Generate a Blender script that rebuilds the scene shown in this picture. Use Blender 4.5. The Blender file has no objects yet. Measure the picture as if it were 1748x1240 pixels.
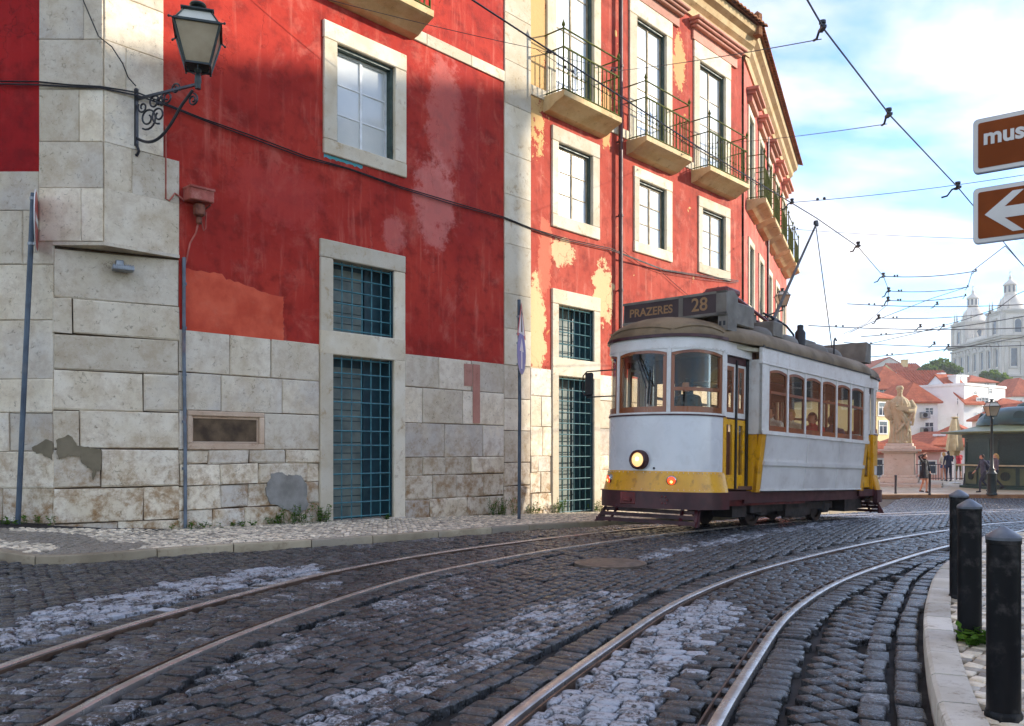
import bpy, bmesh, math, random
import numpy as np
from mathutils import Vector, Matrix, noise as mnoise
random.seed(7); rng = np.random.default_rng(7)
SC = bpy.context.scene
COL = SC.collection
R = math.radians
# ---------------------------------------------------------------- camera
F = 1450.0; CX = 874.0; HY = 768.0; HC = 1.25      # focal length, principal column, horizon row (photo pixels), eye height
cam = bpy.data.cameras.new('camera'); camo = bpy.data.objects.new('camera', cam); COL.objects.link(camo)
camo.location = (0, 0, HC); camo.rotation_euler = (R(90), 0, 0)
cam.sensor_fit = 'HORIZONTAL'; cam.sensor_width = 36.0
cam.lens = 36.0 * F / 1748.0; cam.shift_y = (HY - 620.0) / 1748.0
cam.clip_start = 0.05; cam.clip_end = 4000
SC.camera = camo
# ---------------------------------------------------------------- sun and sky
SUN_AZ = math.atan2(0.99, 0.13)      # from +Y towards +X
SUN_EL = R(20)
sd = Vector((math.sin(SUN_AZ)*math.cos(SUN_EL), math.cos(SUN_AZ)*math.cos(SUN_EL), math.sin(SUN_EL)))
sl = bpy.data.lights.new('sun', 'SUN'); sl.energy = 2.0; sl.angle = R(0.5); sl.color = (1.0, 0.90, 0.76)
so = bpy.data.objects.new('sun', sl); COL.objects.link(so); so.location = (40, 5, 40)
so.rotation_euler = sd.to_track_quat('Z', 'Y').to_euler()
W = bpy.data.worlds.new('World'); SC.world = W; W.use_nodes = True
nt = W.node_tree; nt.nodes.clear()
def N(tree, typ, **kw):
    n = tree.nodes.new(typ)
    for k, v in kw.items():
        if k in ('loc',): continue
        setattr(n, k, v)
    return n
out = N(nt, 'ShaderNodeOutputWorld'); bg = N(nt, 'ShaderNodeBackground'); bg.inputs['Strength'].default_value = 0.15
sky = N(nt, 'ShaderNodeTexSky', sky_type='NISHITA'); sky.sun_disc = False
sky.sun_elevation = SUN_EL; sky.sun_rotation = SUN_AZ; sky.air_density = 1.0; sky.dust_density = 0.15; sky.ozone_density = 2.5
tc = N(nt, 'ShaderNodeTexCoord'); sep = N(nt, 'ShaderNodeSeparateXYZ'); nt.links.new(tc.outputs['Generated'], sep.inputs[0])
add = N(nt, 'ShaderNodeMath', operation='ADD'); add.inputs[1].default_value = 0.22
mx = N(nt, 'ShaderNodeMath', operation='MAXIMUM'); mx.inputs[1].default_value = 0.0
nt.links.new(sep.outputs[2], mx.inputs[0]); nt.links.new(mx.outputs[0], add.inputs[0])
dv = N(nt, 'ShaderNodeVectorMath', operation='DIVIDE'); cb = N(nt, 'ShaderNodeCombineXYZ')
for i in range(3): nt.links.new(add.outputs[0], cb.inputs[i])
nt.links.new(tc.outputs['Generated'], dv.inputs[0]); nt.links.new(cb.outputs[0], dv.inputs[1])
mp = N(nt, 'ShaderNodeMapping'); mp.inputs['Location'].default_value = (3.1, 1.7, 0); mp.inputs['Scale'].default_value = (1.0, 1.5, 1.0)
nt.links.new(dv.outputs[0], mp.inputs[0])
cn = N(nt, 'ShaderNodeTexNoise'); cn.inputs['Scale'].default_value = 1.7; cn.inputs['Detail'].default_value = 7; cn.inputs['Roughness'].default_value = 0.55; cn.inputs['Distortion'].default_value = 0.25
nt.links.new(mp.outputs[0], cn.inputs['Vector'])
cr = N(nt, 'ShaderNodeValToRGB'); cr.color_ramp.elements[0].position = 0.40; cr.color_ramp.elements[1].position = 0.64
nt.links.new(cn.outputs[0], cr.inputs[0])
mixc = N(nt, 'ShaderNodeMix', data_type='RGBA'); mixc.inputs[7].default_value = (2.75, 2.48, 2.25, 1)
fm = N(nt, 'ShaderNodeMath', operation='MULTIPLY'); fm.inputs[1].default_value = 0.85
nt.links.new(cr.outputs[0], fm.inputs[0]); nt.links.new(fm.outputs[0], mixc.inputs[0])
tint = N(nt, 'ShaderNodeMix', data_type='RGBA', blend_type='MULTIPLY'); tint.inputs[0].default_value = 1.0; tint.inputs[7].default_value = (.47, .545, .66, 1)
nt.links.new(sky.outputs[0], tint.inputs[6]); nt.links.new(tint.outputs[2], mixc.inputs[6]); nt.links.new(mixc.outputs[2], bg.inputs[0]); nt.links.new(bg.outputs[0], out.inputs[0])
SC.view_settings.view_transform = 'Standard'; SC.view_settings.look = 'None'; SC.view_settings.exposure = 2.0; SC.view_settings.gamma = 1.0
SC.view_settings.use_curve_mapping = False
SC.render.engine = 'CYCLES'; SC.cycles.max_bounces = 6; SC.cycles.transparent_max_bounces = 16; SC.cycles.use_denoising = True
SC.cycles.volume_bounces = 1; SC.cycles.caustics_reflective = False; SC.cycles.caustics_refractive = False
# ---------------------------------------------------------------- terrain height and pixel helpers
def sm(t): t = min(1.0, max(0.0, t)); return t*t*(3-2*t)
def gz(x, y):
    z = -0.70*sm((y-10.0)/22.0)
    z += 0.10*max(0.0, min(4.0, -x-5.3))
    return z
def ray(px, py): return Vector(((px-CX)/F, 1.0, -(py-HY)/F))
def G(px, py, dz=0.0):
    d = ray(px, py); Y = 10.0
    for _ in range(60):
        z = gz(d.x*Y, Y)+dz
        Y = 0.5*Y + 0.5*max(1.0, (z-HC)/d.z)
    return Vector((d.x*Y, Y, gz(d.x*Y, Y)+dz))
def P(px, py, Y):
    d = ray(px, py); return Vector((d.x*Y, Y, HC+d.z*Y))
class Plane:
    """a vertical plane: origin, unit direction u along it; local frame x=u, y=into (left-hand normal), z=up"""
    def __init__(s, O, u):
        s.O = Vector((O[0], O[1], O[2] if len(O) > 2 else 0.0)); s.u = Vector((u[0], u[1], 0)).normalized(); s.n = Vector((-s.u.y, s.u.x, 0))
        s.M = Matrix(((s.u.x, s.n.x, 0, s.O.x), (s.u.y, s.n.y, 0, s.O.y), (0, 0, 1, s.O.z), (0, 0, 0, 1)))
    def W(s, px, py):
        d = ray(px, py); c = Vector((0, 0, HC))
        k = (s.O-c).dot(s.n)/d.dot(s.n); p = c+d*k
        return ((p-s.O).dot(s.u), p.z-s.O.z)
# ---------------------------------------------------------------- mesh builder
class MB:
    def __init__(s): s.v = []; s.f = []; s.m = []; s.uvw = None
    def add(s, vs, fs, mi=0):
        o = len(s.v); s.v.extend([tuple(v) for v in vs]); s.f.extend([tuple(i+o for i in f) for f in fs]); s.m.extend([mi]*len(fs)); return s
    def box(s, x0, x1, y0, y1, z0, z1, mi=0, bev=0.0):
        if x0 > x1: x0, x1 = x1, x0
        if y0 > y1: y0, y1 = y1, y0
        if z0 > z1: z0, z1 = z1, z0
        if bev <= 0:
            return s.add([(x, y, z) for x in (x0, x1) for y in (y0, y1) for z in (z0, z1)],
                  [(0,1,3,2),(4,6,7,5),(0,4,5,1),(2,3,7,6),(0,2,6,4),(1,5,7,3)], mi)
        b = min(bev, (x1-x0)*.45, (y1-y0)*.45, (z1-z0)*.45)
        X = (x0, x1); Y = (y0, y1); Z = (z0, z1); vs = []; idx = {}
        for i in (0,1):
            for j in (0,1):
                for k in (0,1):
                    sx = b if i == 0 else -b; sy = b if j == 0 else -b; sz = b if k == 0 else -b
                    for a in range(3):
                        p = [X[i]+sx, Y[j]+sy, Z[k]+sz]; p[a] = (X[i], Y[j], Z[k])[a]
                        idx[(i,j,k,a)] = len(vs); vs.append(tuple(p))
        fs = []
        for a in range(3):
            o = [q for q in range(3) if q != a]
            for e in (0,1):
                c = []
                for (p, q) in ((0,0),(1,0),(1,1),(0,1)):
                    key = [0,0,0]; key[a] = e; key[o[0]] = p; key[o[1]] = q
                    c.append(idx[(key[0],key[1],key[2],a)])
                if (e == 1) == (a == 1): c = c[::-1]
                fs.append(tuple(c))
        for a in range(3):
            o = [q for q in range(3) if q != a]
            for p in (0,1):
                for q in (0,1):
                    k0 = [0,0,0]; k1 = [0,0,0]; k0[o[0]] = k1[o[0]] = p; k0[o[1]] = k1[o[1]] = q; k1[a] = 1
                    fs.append((idx[(*k0,o[0])], idx[(*k1,o[0])], idx[(*k1,o[1])], idx[(*k0,o[1])]))
        for i in (0,1):
            for j in (0,1):
                for k in (0,1): fs.append((idx[(i,j,k,0)], idx[(i,j,k,1)], idx[(i,j,k,2)]))
        return s.add(vs, fs, mi)
    def tube(s, pts, r, n=8, mi=0, caps=True):
        pts = [Vector(p) for p in pts]; L = len(pts); rs = r if isinstance(r, (list, tuple)) else [r]*L
        t0 = (pts[1]-pts[0]).normalized(); ref = Vector((0,0,1)) if abs(t0.z) < .9 else Vector((1,0,0))
        a = t0.cross(ref).normalized(); vs = []; fs = []
        for i, p in enumerate(pts):
            t = (pts[min(i+1, L-1)]-pts[max(i-1, 0)])
            if t.length < 1e-9: t = t0
            t.normalize(); a = (a-t*a.dot(t)); a = a.normalized() if a.length > 1e-6 else t.orthogonal().normalized(); b = t.cross(a)
            for k in range(n):
                an = 2*math.pi*k/n; vs.append(p+(a*math.cos(an)+b*math.sin(an))*rs[i])
        for i in range(L-1):
            for k in range(n):
                k2 = (k+1) % n; fs.append((i*n+k, i*n+k2, (i+1)*n+k2, (i+1)*n+k))
        if caps: fs.append(tuple(range(n))[::-1]); fs.append(tuple((L-1)*n+k for k in range(n)))
        return s.add(vs, fs, mi)
    def bar(s, p, q, w, h, mi=0, up=(0,0,1)):
        p = Vector(p); q = Vector(q); t = (q-p).normalized(); up = Vector(up)
        a = t.cross(up); a = a.normalized() if a.length > 1e-5 else t.orthogonal().normalized(); b = a.cross(t)
        a = a*w*.5; b = b*h*.5
        return s.add([p-a-b, p+a-b, p+a+b, p-a+b, q-a-b, q+a-b, q+a+b, q-a+b], [(0,3,2,1),(4,5,6,7),(0,1,5,4),(1,2,6,5),(2,3,7,6),(3,0,4,7)], mi)
    def lathe(s, prof, n=16, c=(0,0,0), sx=1, sy=1, mi=0, fn=None, a0=0.0):
        vs = []; fs = []; L = len(prof)
        for i, (r, z) in enumerate(prof):
            for k in range(n):
                an = a0+2*math.pi*k/n; rr = r*(fn(an, z) if fn else 1.0)
                vs.append((c[0]+rr*sx*math.cos(an), c[1]+rr*sy*math.sin(an), c[2]+z))
        for i in range(L-1):
            for k in range(n):
                k2 = (k+1) % n; fs.append((i*n+k, i*n+k2, (i+1)*n+k2, (i+1)*n+k))
        if prof[0][0] > 1e-4: fs.append(tuple(range(n))[::-1])
        if prof[-1][0] > 1e-4: fs.append(tuple((L-1)*n+k for k in range(n)))
        return s.add(vs, fs, mi)
    def ball(s, c, r, n=10, m=8, sx=1, sy=1, sz=1, mi=0):
        return s.lathe([(r*math.sin(math.pi*i/m), -r*sz*math.cos(math.pi*i/m)) for i in range(m+1)], n, c, sx, sy, mi)
    def poly(s, pts, nrm, th, mi=0):
        """extrude a planar polygon by th along nrm"""
        nrm = Vector(nrm).normalized()*th; n = len(pts); a = [Vector(p) for p in pts]; b = [p+nrm for p in a]
        return s.add(a+b, [tuple(range(n))[::-1], tuple(range(n, 2*n))]+[(i, (i+1) % n, n+(i+1) % n, n+i) for i in range(n)], mi)
    def xf(s, M):
        s.v = [tuple(M @ Vector(v)) for v in s.v]; return s
    def mesh(s, name, mats, smooth=None, fix=False):
        me = bpy.data.meshes.new(name); me.from_pydata(s.v, [], s.f)
        mats = mats if isinstance(mats, (list, tuple)) else [mats]
        for m in mats: me.materials.append(m)
        if len(mats) > 1: me.polygons.foreach_set('material_index', s.m)
        if fix:
            b = bmesh.new(); b.from_mesh(me); bmesh.ops.recalc_face_normals(b, faces=b.faces); b.to_mesh(me); b.free()
        if smooth:
            me.polygons.foreach_set('use_smooth', [True]*len(me.polygons)); me.set_sharp_from_angle(angle=R(smooth))
        me.update(); return me
    def build(s, name, mats, parent=None, smooth=None, fix=True):
        return link(name, s.mesh(name, mats, smooth, fix), parent)
def link(name, me, parent=None):
    o = bpy.data.objects.new(name, me); COL.objects.link(o)
    if parent is not None: o.parent = parent
    return o
def tag(o, label=None, cat=None, group=None, kind=None):
    if label: o['label'] = label
    if cat: o['category'] = cat
    if group: o['group'] = group
    if kind: o['kind'] = kind
    return o
def thing(name, label, cat, loc=(0,0,0), rz=0.0, group=None, M=None):
    o = bpy.data.objects.new(name, None); COL.objects.link(o); o.empty_display_size = .2
    if M is not None: o.matrix_world = M
    else: o.location = loc; o.rotation_euler = (0, 0, rz)
    return tag(o, label, cat, group)
def copy_tree(o, parent=None):
    c = o.copy(); COL.objects.link(c); c.parent = parent
    for ch in list(o.children): copy_tree(ch, c)
    return c
def evalmesh(o, name):
    dg = bpy.context.evaluated_depsgraph_get(); return bpy.data.meshes.new_from_object(o.evaluated_get(dg))
def union_mesh(mb, voxel, smooth_it=3):
    """fuse overlapping closed shapes into one continuous surface"""
    me = mb.mesh('tmp', [], fix=True); o = link('tmp', me)
    m = o.modifiers.new('r', 'REMESH'); m.mode = 'VOXEL'; m.voxel_size = voxel
    if smooth_it:
        k = o.modifiers.new('s', 'SMOOTH'); k.iterations = smooth_it; k.factor = .5
    r = evalmesh(o, 'fused'); bpy.data.objects.remove(o); bpy.data.meshes.remove(me)
    r.polygons.foreach_set('use_smooth', [True]*len(r.polygons)); return r
def text_mesh(txt, size, depth=0.003, align='CENTER', xscale=1.0, bold=0.0):
    cu = bpy.data.curves.new('txt', 'FONT'); cu.body = txt; cu.size = size; cu.extrude = depth; cu.align_x = align; cu.align_y = 'CENTER'; cu.offset = bold
    o = link('txt', cu); r = evalmesh(o, 'txt'); bpy.data.objects.remove(o)
    r.transform(Matrix.Diagonal((xscale, 1, 1, 1))); return r
# ---------------------------------------------------------------- materials
def lin(r, g, b): return tuple(((c/255.0)/12.92 if c/255.0 <= .04045 else ((c/255.0+.055)/1.055)**2.4) for c in (r, g, b))+(1.0,)
class NT:
    def __init__(s, name):
        s.mat = bpy.data.materials.new(name); s.mat.use_nodes = True; s.t = s.mat.node_tree; s.t.nodes.clear()
        s.out = s.n('ShaderNodeOutputMaterial'); s.tc = s.n('ShaderNodeTexCoord')
    def n(s, typ, **kw):
        n = s.t.nodes.new(typ)
        for k, v in kw.items(): setattr(n, k, v)
        return n
    def L(s, a, b): s.t.links.new(a, b)
    def inp(s, sock, v):
        if hasattr(v, 'is_output') or isinstance(v, bpy.types.NodeSocket): s.L(v, sock)
        else: sock.default_value = v
    def coord(s, scale=(1,1,1), src='Object', loc=(0,0,0)):
        m = s.n('ShaderNodeMapping'); m.inputs['Scale'].default_value = scale; m.inputs['Location'].default_value = loc
        s.L(s.tc.outputs[src], m.inputs[0]); return m.outputs[0]
    def noise(s, vec, scale, detail=5, rough=.55, dist=0.0):
        n = s.n('ShaderNodeTexNoise'); n.inputs['Scale'].default_value = scale; n.inputs['Detail'].default_value = detail
        n.inputs['Roughness'].default_value = rough; n.inputs['Distortion'].default_value = dist; s.L(vec, n.inputs['Vector']); return n.outputs[0]
    def voro(s, vec, scale, feature='F1'):
        n = s.n('ShaderNodeTexVoronoi', feature=feature); n.inputs['Scale'].default_value = scale; s.L(vec, n.inputs['Vector']); return n.outputs[0]
    def ramp(s, v, a, b, lo=0.0, hi=1.0):
        n = s.n('ShaderNodeMapRange', clamp=True, interpolation_type='SMOOTHSTEP'); s.L(v, n.inputs[0])
        n.inputs[1].default_value = a; n.inputs[2].default_value = b; n.inputs[3].default_value = lo; n.inputs[4].default_value = hi; return n.outputs[0]
    def math(s, op, a, b=0.0, c=None):
        n = s.n('ShaderNodeMath', operation=op); s.inp(n.inputs[0], a); s.inp(n.inputs[1], b)
        if c is not None: s.inp(n.inputs[2], c)
        return n.outputs[0]
    def mix(s, f, a, b, blend='MIX'):
        n = s.n('ShaderNodeMix', data_type='RGBA', blend_type=blend); s.inp(n.inputs[0], f); s.inp(n.inputs[6], a); s.inp(n.inputs[7], b); return n.outputs[2]
    def xyz(s, src='Object'):
        n = s.n('ShaderNodeSeparateXYZ'); s.L(s.tc.outputs[src], n.inputs[0]); return n.outputs
    def attr(s, name):
        n = s.n('ShaderNodeAttribute', attribute_name=name); return n
    def rnd(s): return s.n('ShaderNodeObjectInfo').outputs['Random']
    def bump(s, h, strength=.3, dist=.02, prev=None):
        n = s.n('ShaderNodeBump'); n.inputs['Strength'].default_value = strength; n.inputs['Distance'].default_value = dist; s.L(h, n.inputs['Height'])
        if prev is not None: s.L(prev, n.inputs['Normal'])
        return n.outputs[0]
    def bsdf(s, col, rough=.6, nrm=None, metal=0.0, coat=0.0, spec=.5, emit=None, es=0.0, sheen=0.0):
        b = s.n('ShaderNodeBsdfPrincipled'); s.inp(b.inputs['Base Color'], col); s.inp(b.inputs['Roughness'], rough); s.inp(b.inputs['Metallic'], metal)
        b.inputs['Coat Weight'].default_value = coat; b.inputs['Specular IOR Level'].default_value = spec
        if sheen: b.inputs['Sheen Weight'].default_value = sheen
        if nrm is not None: s.L(nrm, b.inputs['Normal'])
        if emit is not None: b.inputs['Emission Color'].default_value = emit; b.inputs['Emission Strength'].default_value = es
        s.L(b.outputs[0], s.out.inputs[0]); s.b = b; return s.mat
def pmat(name, c, c2=None, rough=.6, scale=3.0, bump=.15, bscale=40.0, bdist=.01, metal=0.0, coat=0.0, rnd=0.0, dirt=None, spec=.5, r2=None, stretch=(1,1,1)):
    k = NT(name); v = k.coord(stretch); c2 = c2 or tuple(x*.72 for x in c[:3])+(1,)
    n1 = k.noise(v, scale, 6); col = k.mix(k.ramp(n1, .32, .68), c, c2)
    if rnd: col = k.mix(1.0, col, k.mix(k.rnd(), (1-rnd,)*3+(1,), (1+rnd*.6,)*3+(1,)), 'MULTIPLY')
    if dirt: col = k.mix(k.math('MULTIPLY', k.ramp(k.noise(v, dirt[2], 7, .65), .52, .70), dirt[1]), col, dirt[0])
    n2 = k.noise(v, bscale, 4, .6); nr = k.bump(n2, bump, bdist)
    rr = k.ramp(n1, .3, .7, rough*.85, min(1, (r2 or rough*1.15)))
    return k.bsdf(col, rr, nr, metal, coat, spec)
def emat(name, c, s, base=(0.02,0.02,0.02,1)):
    return NT(name).bsdf(base, .3, emit=c, es=s)
# red plaster: faded pink patches, vertical streaks, scraped places down to ochre render
def red_plaster(name, tp, blobs=(), flake_from=None, flake=.0, c1=lin(158,38,28), c2=lin(180,54,38), c3=lin(200,108,92)):
    k = NT(name); v = k.coord(); x, y, z = k.xyz()
    big = k.noise(v, .55, 6, .6); col = k.mix(k.ramp(big, .35, .66), c1, c2)
    blot = k.noise(v, 2.6, 7, .65); col = k.mix(k.ramp(blot, .45, .66, 0, .72), col, tuple(a*.55 for a in c1[:3])+(1,)); lt_ = k.noise(k.coord(loc=(7,3,1)), 1.5, 8, .7, .4); col = k.mix(k.ramp(lt_, .52, .72, 0, .5), col, c3)
    st = k.noise(k.coord((2.2, 2.2, .22)), 2.4, 7, .7, .3); col = k.mix(k.math('MULTIPLY', k.ramp(st, .52, .74), k.ramp(big, .36, .6, .15, .8)), col, c3)
    fine = k.noise(v, 9.0, 6, .7); col = k.mix(k.ramp(fine, .58, .78, 0, .30), col, c3)
    for (bt, bz, rx, rz, cc, amt) in blobs:
        dx = k.math('MULTIPLY', k.math('SUBTRACT', x, bt), 1.0/rx); dz = k.math('MULTIPLY', k.math('SUBTRACT', z, bz), 1.0/rz)
        r2 = k.math('ADD', k.math('MULTIPLY', dx, dx), k.math('MULTIPLY', dz, dz))
        m = k.math('ADD', r2, k.math('MULTIPLY', k.math('SUBTRACT', k.noise(v, 3.2, 9, .74), .5), 5.0 if flake_from is None else 5.2))
        col = k.mix(k.math('MULTIPLY', k.ramp(m, *((.45, 1.35) if flake_from is None else (.78, .96)), 1, 0), amt), col, cc)
    h = k.math('ADD', k.math('MULTIPLY', blot, .8), k.math('MULTIPLY', fine, .4))
    if flake_from is not None:
        fl = k.noise(v, 1.35, 8, .68, .5); fm = k.math('MULTIPLY', k.ramp(fl, .66-flake, .70-flake), k.ramp(x, flake_from-.2, flake_from+.5))
        oc = k.mix(k.ramp(k.noise(v, 7, 5), .35, .65), lin(214,150,84), lin(226,190,128))
        col = k.mix(fm, col, oc); h = k.math('SUBTRACT', h, k.math('MULTIPLY', fm, .7))
    vn = k.n('ShaderNodeTexNoise'); vn.inputs['Scale'].default_value = 2.2; vn.inputs['Detail'].default_value = 7; k.L(v, vn.inputs['Vector']); va = k.n('ShaderNodeVectorMath', operation='ADD'); k.L(v, va.inputs[0]); k.L(vn.outputs['Color'], va.inputs[1]); ce = k.n('ShaderNodeTexVoronoi', feature='DISTANCE_TO_EDGE'); ce.inputs['Scale'].default_value = .55; k.L(va.outputs[0], ce.inputs['Vector'])
    ck_ = k.math('MULTIPLY', k.ramp(ce.outputs[0], .0, .006, 1, 0), k.ramp(big, .45, .6)); col = k.mix(k.math('MULTIPLY', ck_, .55), col, tuple(a*.35 for a in c1[:3])+(1,)); h = k.math('SUBTRACT', h, k.math('MULTIPLY', ck_, .6))
    gr = k.noise(v, 70, 3, .6)
    nr = k.bump(gr, .18, .006, k.bump(h, .45, .03))
    return k.bsdf(col, .86, nr, spec=.25)
def stone_mat(name, c=lin(240,229,207), c2=lin(224,210,183), stain=lin(146,108,62), pit=.62, base_z=None, cool=lin(214,208,198)):
    k = NT(name); v = k.coord(); rn = k.rnd()
    off = k.n('ShaderNodeVectorMath', operation='ADD'); k.L(v, off.inputs[0]); cb = k.n('ShaderNodeCombineXYZ')
    for i in range(3): k.L(k.math('MULTIPLY', rn, 37.0+i*11), cb.inputs[i])
    k.L(cb.outputs[0], off.inputs[1]); vv = off.outputs[0]
    n1 = k.noise(vv, 1.8, 7, .6); col = k.mix(k.ramp(n1, .35, .66), c, c2)
    col = k.mix(k.math('MULTIPLY', k.ramp(rn, .4, 1.0, 0, .8), k.ramp(k.noise(vv, 1.1, 4, .6), .38, .6)), col, cool)
    col = k.mix(1.0, col, k.mix(k.math('FRACT', k.math('MULTIPLY', rn, 7.31)), (.74,.73,.72,1), (1.08,1.07,1.05,1)), 'MULTIPLY')
    sn = k.noise(vv, 4.2, 9, .76, .12)
    amt = k.ramp(sn, .54, .70, 0, .75)
    if base_z is not None:
        zz = k.xyz()[2]; amt = k.math('MULTIPLY', k.ramp(sn, .40, .66), k.ramp(zz, base_z+.3, base_z+2.4, 1.0, .30))
    col = k.mix(amt, col, stain)
    pn = k.noise(vv, 15, 6, .8, .8); pm = k.ramp(pn, .575, .66)
    col = k.mix(k.math('MULTIPLY', pm, pit), col, lin(112,92,66))
    cr_ = k.n('ShaderNodeTexVoronoi', feature='DISTANCE_TO_EDGE'); cr_.inputs['Scale'].default_value = .9; dv_ = k.n('ShaderNodeVectorMath', operation='ADD'); k.L(vv, dv_.inputs[0]); nv_ = k.n('ShaderNodeTexNoise'); nv_.inputs['Scale'].default_value = 4.0; nv_.inputs['Detail'].default_value = 6; k.L(vv, nv_.inputs['Vector']); k.L(nv_.outputs['Color'], dv_.inputs[1]); k.L(dv_.outputs[0], cr_.inputs['Vector'])
    col = k.mix(k.math('MULTIPLY', k.ramp(cr_.outputs[0], .0, .008, 1, 0), k.ramp(n1, .5, .62, 0, pit)), col, lin(92,74,54))
    fn = k.noise(vv, 95, 3, .7)
    nr = k.bump(fn, .25, .006, k.bump(k.math('SUBTRACT', n1, k.math('MULTIPLY', pm, .5)), .5, .02))
    return k.bsdf(col, .82, nr, spec=.3)
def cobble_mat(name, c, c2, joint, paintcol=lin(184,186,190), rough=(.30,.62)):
    k = NT(name); a = k.attr('rnd').outputs['Fac']; p = k.attr('paint').outputs['Fac']; v = k.coord(src='Object')
    n1 = k.noise(v, 9, 6, .65); col = k.mix(k.ramp(n1, .35, .7), c, c2)
    col = k.mix(1.0, col, k.mix(a, (.42,.42,.43,1), (1.7,1.7,1.7,1)), 'MULTIPLY')
    br = k.math('FRACT', k.math('MULTIPLY', a, 13.7)); col = k.mix(k.ramp(br, .7, 1.0, 0, .22), col, joint)
    sp_ = k.noise(v, 55, 6, .8); col = k.mix(k.ramp(sp_, .52, .70, 0, .62), col, lin(146,146,150)); col = k.mix(k.ramp(k.noise(v, 5, 5, .7), .55, .72, 0, .35), col, lin(104,106,112))
    wear = k.noise(v, 30, 8, .78, .5); wb = k.noise(v, 2.2, 5, .6)
    m = k.math('ADD', k.math('MULTIPLY', wear, .9), k.math('MULTIPLY', wb, .35)); m = k.math('ADD', m, k.math('MULTIPLY', k.math('SUBTRACT', a, .5), .10))
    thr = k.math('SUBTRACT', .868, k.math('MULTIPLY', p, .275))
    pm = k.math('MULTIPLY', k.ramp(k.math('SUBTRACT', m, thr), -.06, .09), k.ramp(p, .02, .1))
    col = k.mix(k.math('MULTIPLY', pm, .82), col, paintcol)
    g = k.noise(v, 120, 3, .6); n3 = k.noise(v, 34, 4, .6)
    nr = k.bump(g, .3, .004, k.bump(n3, .95, .016))
    rr = k.math('ADD', k.ramp(n1, .3, .7, rough[0], rough[1]), k.math('MULTIPLY', pm, .15))
    return k.bsdf(col, rr, nr, spec=.5)
def glass_mat(name, tint=(1,1,1,1), refl=.5, base=.05, rough=.02):
    k = NT(name); tr = k.n('ShaderNodeBsdfTransparent'); tr.inputs[0].default_value = tint
    gl = k.n('ShaderNodeBsdfGlossy'); gl.inputs['Roughness'].default_value = rough; gl.inputs[0].default_value = (1,1,1,1)
    fr = k.n('ShaderNodeFresnel'); fr.inputs[0].default_value = 1.45
    f = k.math('ADD', k.math('MULTIPLY', fr.outputs[0], refl), base)
    m = k.n('ShaderNodeMixShader'); k.L(f, m.inputs[0]); k.L(tr.outputs[0], m.inputs[1]); k.L(gl.outputs[0], m.inputs[2]); k.L(m.outputs[0], k.out.inputs[0]); return k.mat
def leaf_mat(name, c, c2):
    k = NT(name); v = k.coord(); a = k.attr('rnd').outputs['Fac']
    col = k.mix(a, c, c2); d = k.n('ShaderNodeBsdfDiffuse'); k.L(col, d.inputs[0]); t = k.n('ShaderNodeBsdfTranslucent'); k.L(k.mix(.5, col, (.25,.4,.03,1)), t.inputs[0])
    m = k.n('ShaderNodeMixShader'); m.inputs[0].default_value = .35; k.L(d.outputs[0], m.inputs[1]); k.L(t.outputs[0], m.inputs[2]); k.L(m.outputs[0], k.out.inputs[0]); return k.mat
def tile_mat(name, c=lin(188,104,74), c2=lin(150,78,56)):
    k = NT(name); v = k.coord(); n1 = k.noise(v, 1.2, 6, .7); col = k.mix(k.ramp(n1, .3, .7), c, c2)
    zc_ = k.math('FRACT', k.math('MULTIPLY', k.xyz()[2], 6.2)); col = k.mix(k.ramp(zc_, .0, .30, .55, 0), col, lin(92,48,36)); w = k.noise(v, 9, 3, .6); col = k.mix(k.ramp(w, .5, .75, 0, .5), col, lin(200,136,104)); return k.bsdf(col, .85, k.bump(w, .3, .03), spec=.2)
M = {}
M['stone'] = stone_mat('limestone_ashlar', base_z=-.4)
M['trim'] = stone_mat('limestone_trim', c=lin(226,217,196), c2=lin(212,198,170), stain=lin(164,134,94), pit=.22, cool=lin(222,208,180))
M['pink_trim'] = stone_mat('pink_stone_trim', c=lin(206,150,132), c2=lin(190,130,112), stain=lin(140,92,72), pit=.25, cool=lin(198,150,130))
M['niche'] = stone_mat('niche_stone', c=lin(214,190,164), c2=lin(192,162,136), stain=lin(140,104,72), pit=.4, cool=lin(206,184,160))
M['mortar'] = pmat('mortar', lin(104,84,60), lin(66,52,38), .9, 4, .4, 40)
M['patch_cement'] = pmat('cement_patch', lin(128,116,92), lin(108,98,78), .9, 3, .3, 40)
M['grey_cement'] = pmat('grey_cement_patch', lin(148,144,136), lin(124,120,112), .9, 4, .3, 40)
M['orange'] = pmat('orange_paint_patch', lin(216,88,52), lin(192,66,38), .8, 2.4, .5, 40, dirt=(lin(206,110,80), .4, 3))
M['teal'] = pmat('teal_door_paint', lin(34,72,82), lin(24,54,64), .45, 3, .2, 30)
M['grate'] = pmat('teal_iron', lin(62,126,134), lin(46,100,110), .38, 9, .2, 60)
M['grate2'] = pmat('teal_iron_weathered', lin(66,110,112), lin(48,90,96), .4, 9, .2, 60)
M['shutter'] = pmat('grey_shutter_slats', lin(118,128,120), lin(86,98,94), .6, 2, .1, 20)
M['white_wood'] = pmat('white_painted_wood', lin(232,234,232), lin(210,212,208), .45, 6, .1, 50)
M['green_wood'] = pmat('green_painted_wood', lin(58,80,72), lin(40,58,54), .5, 8, .3, 40)
M['tan_wood'] = pmat('weathered_tan_sash', lin(168,150,118), lin(128,116,90), .7, 6, .2, 50)
M['curtain'] = pmat('window_curtain_glass', lin(214,214,206), lin(192,196,192), .12, .8, .0, 10, coat=.5)
M['skyglass'] = pmat('window_painted_sky_glass', lin(196,210,220), lin(222,224,220), .10, .9, .0, 10, coat=.8)  # pale base paints curtains and reflected sky into the panes
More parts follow.
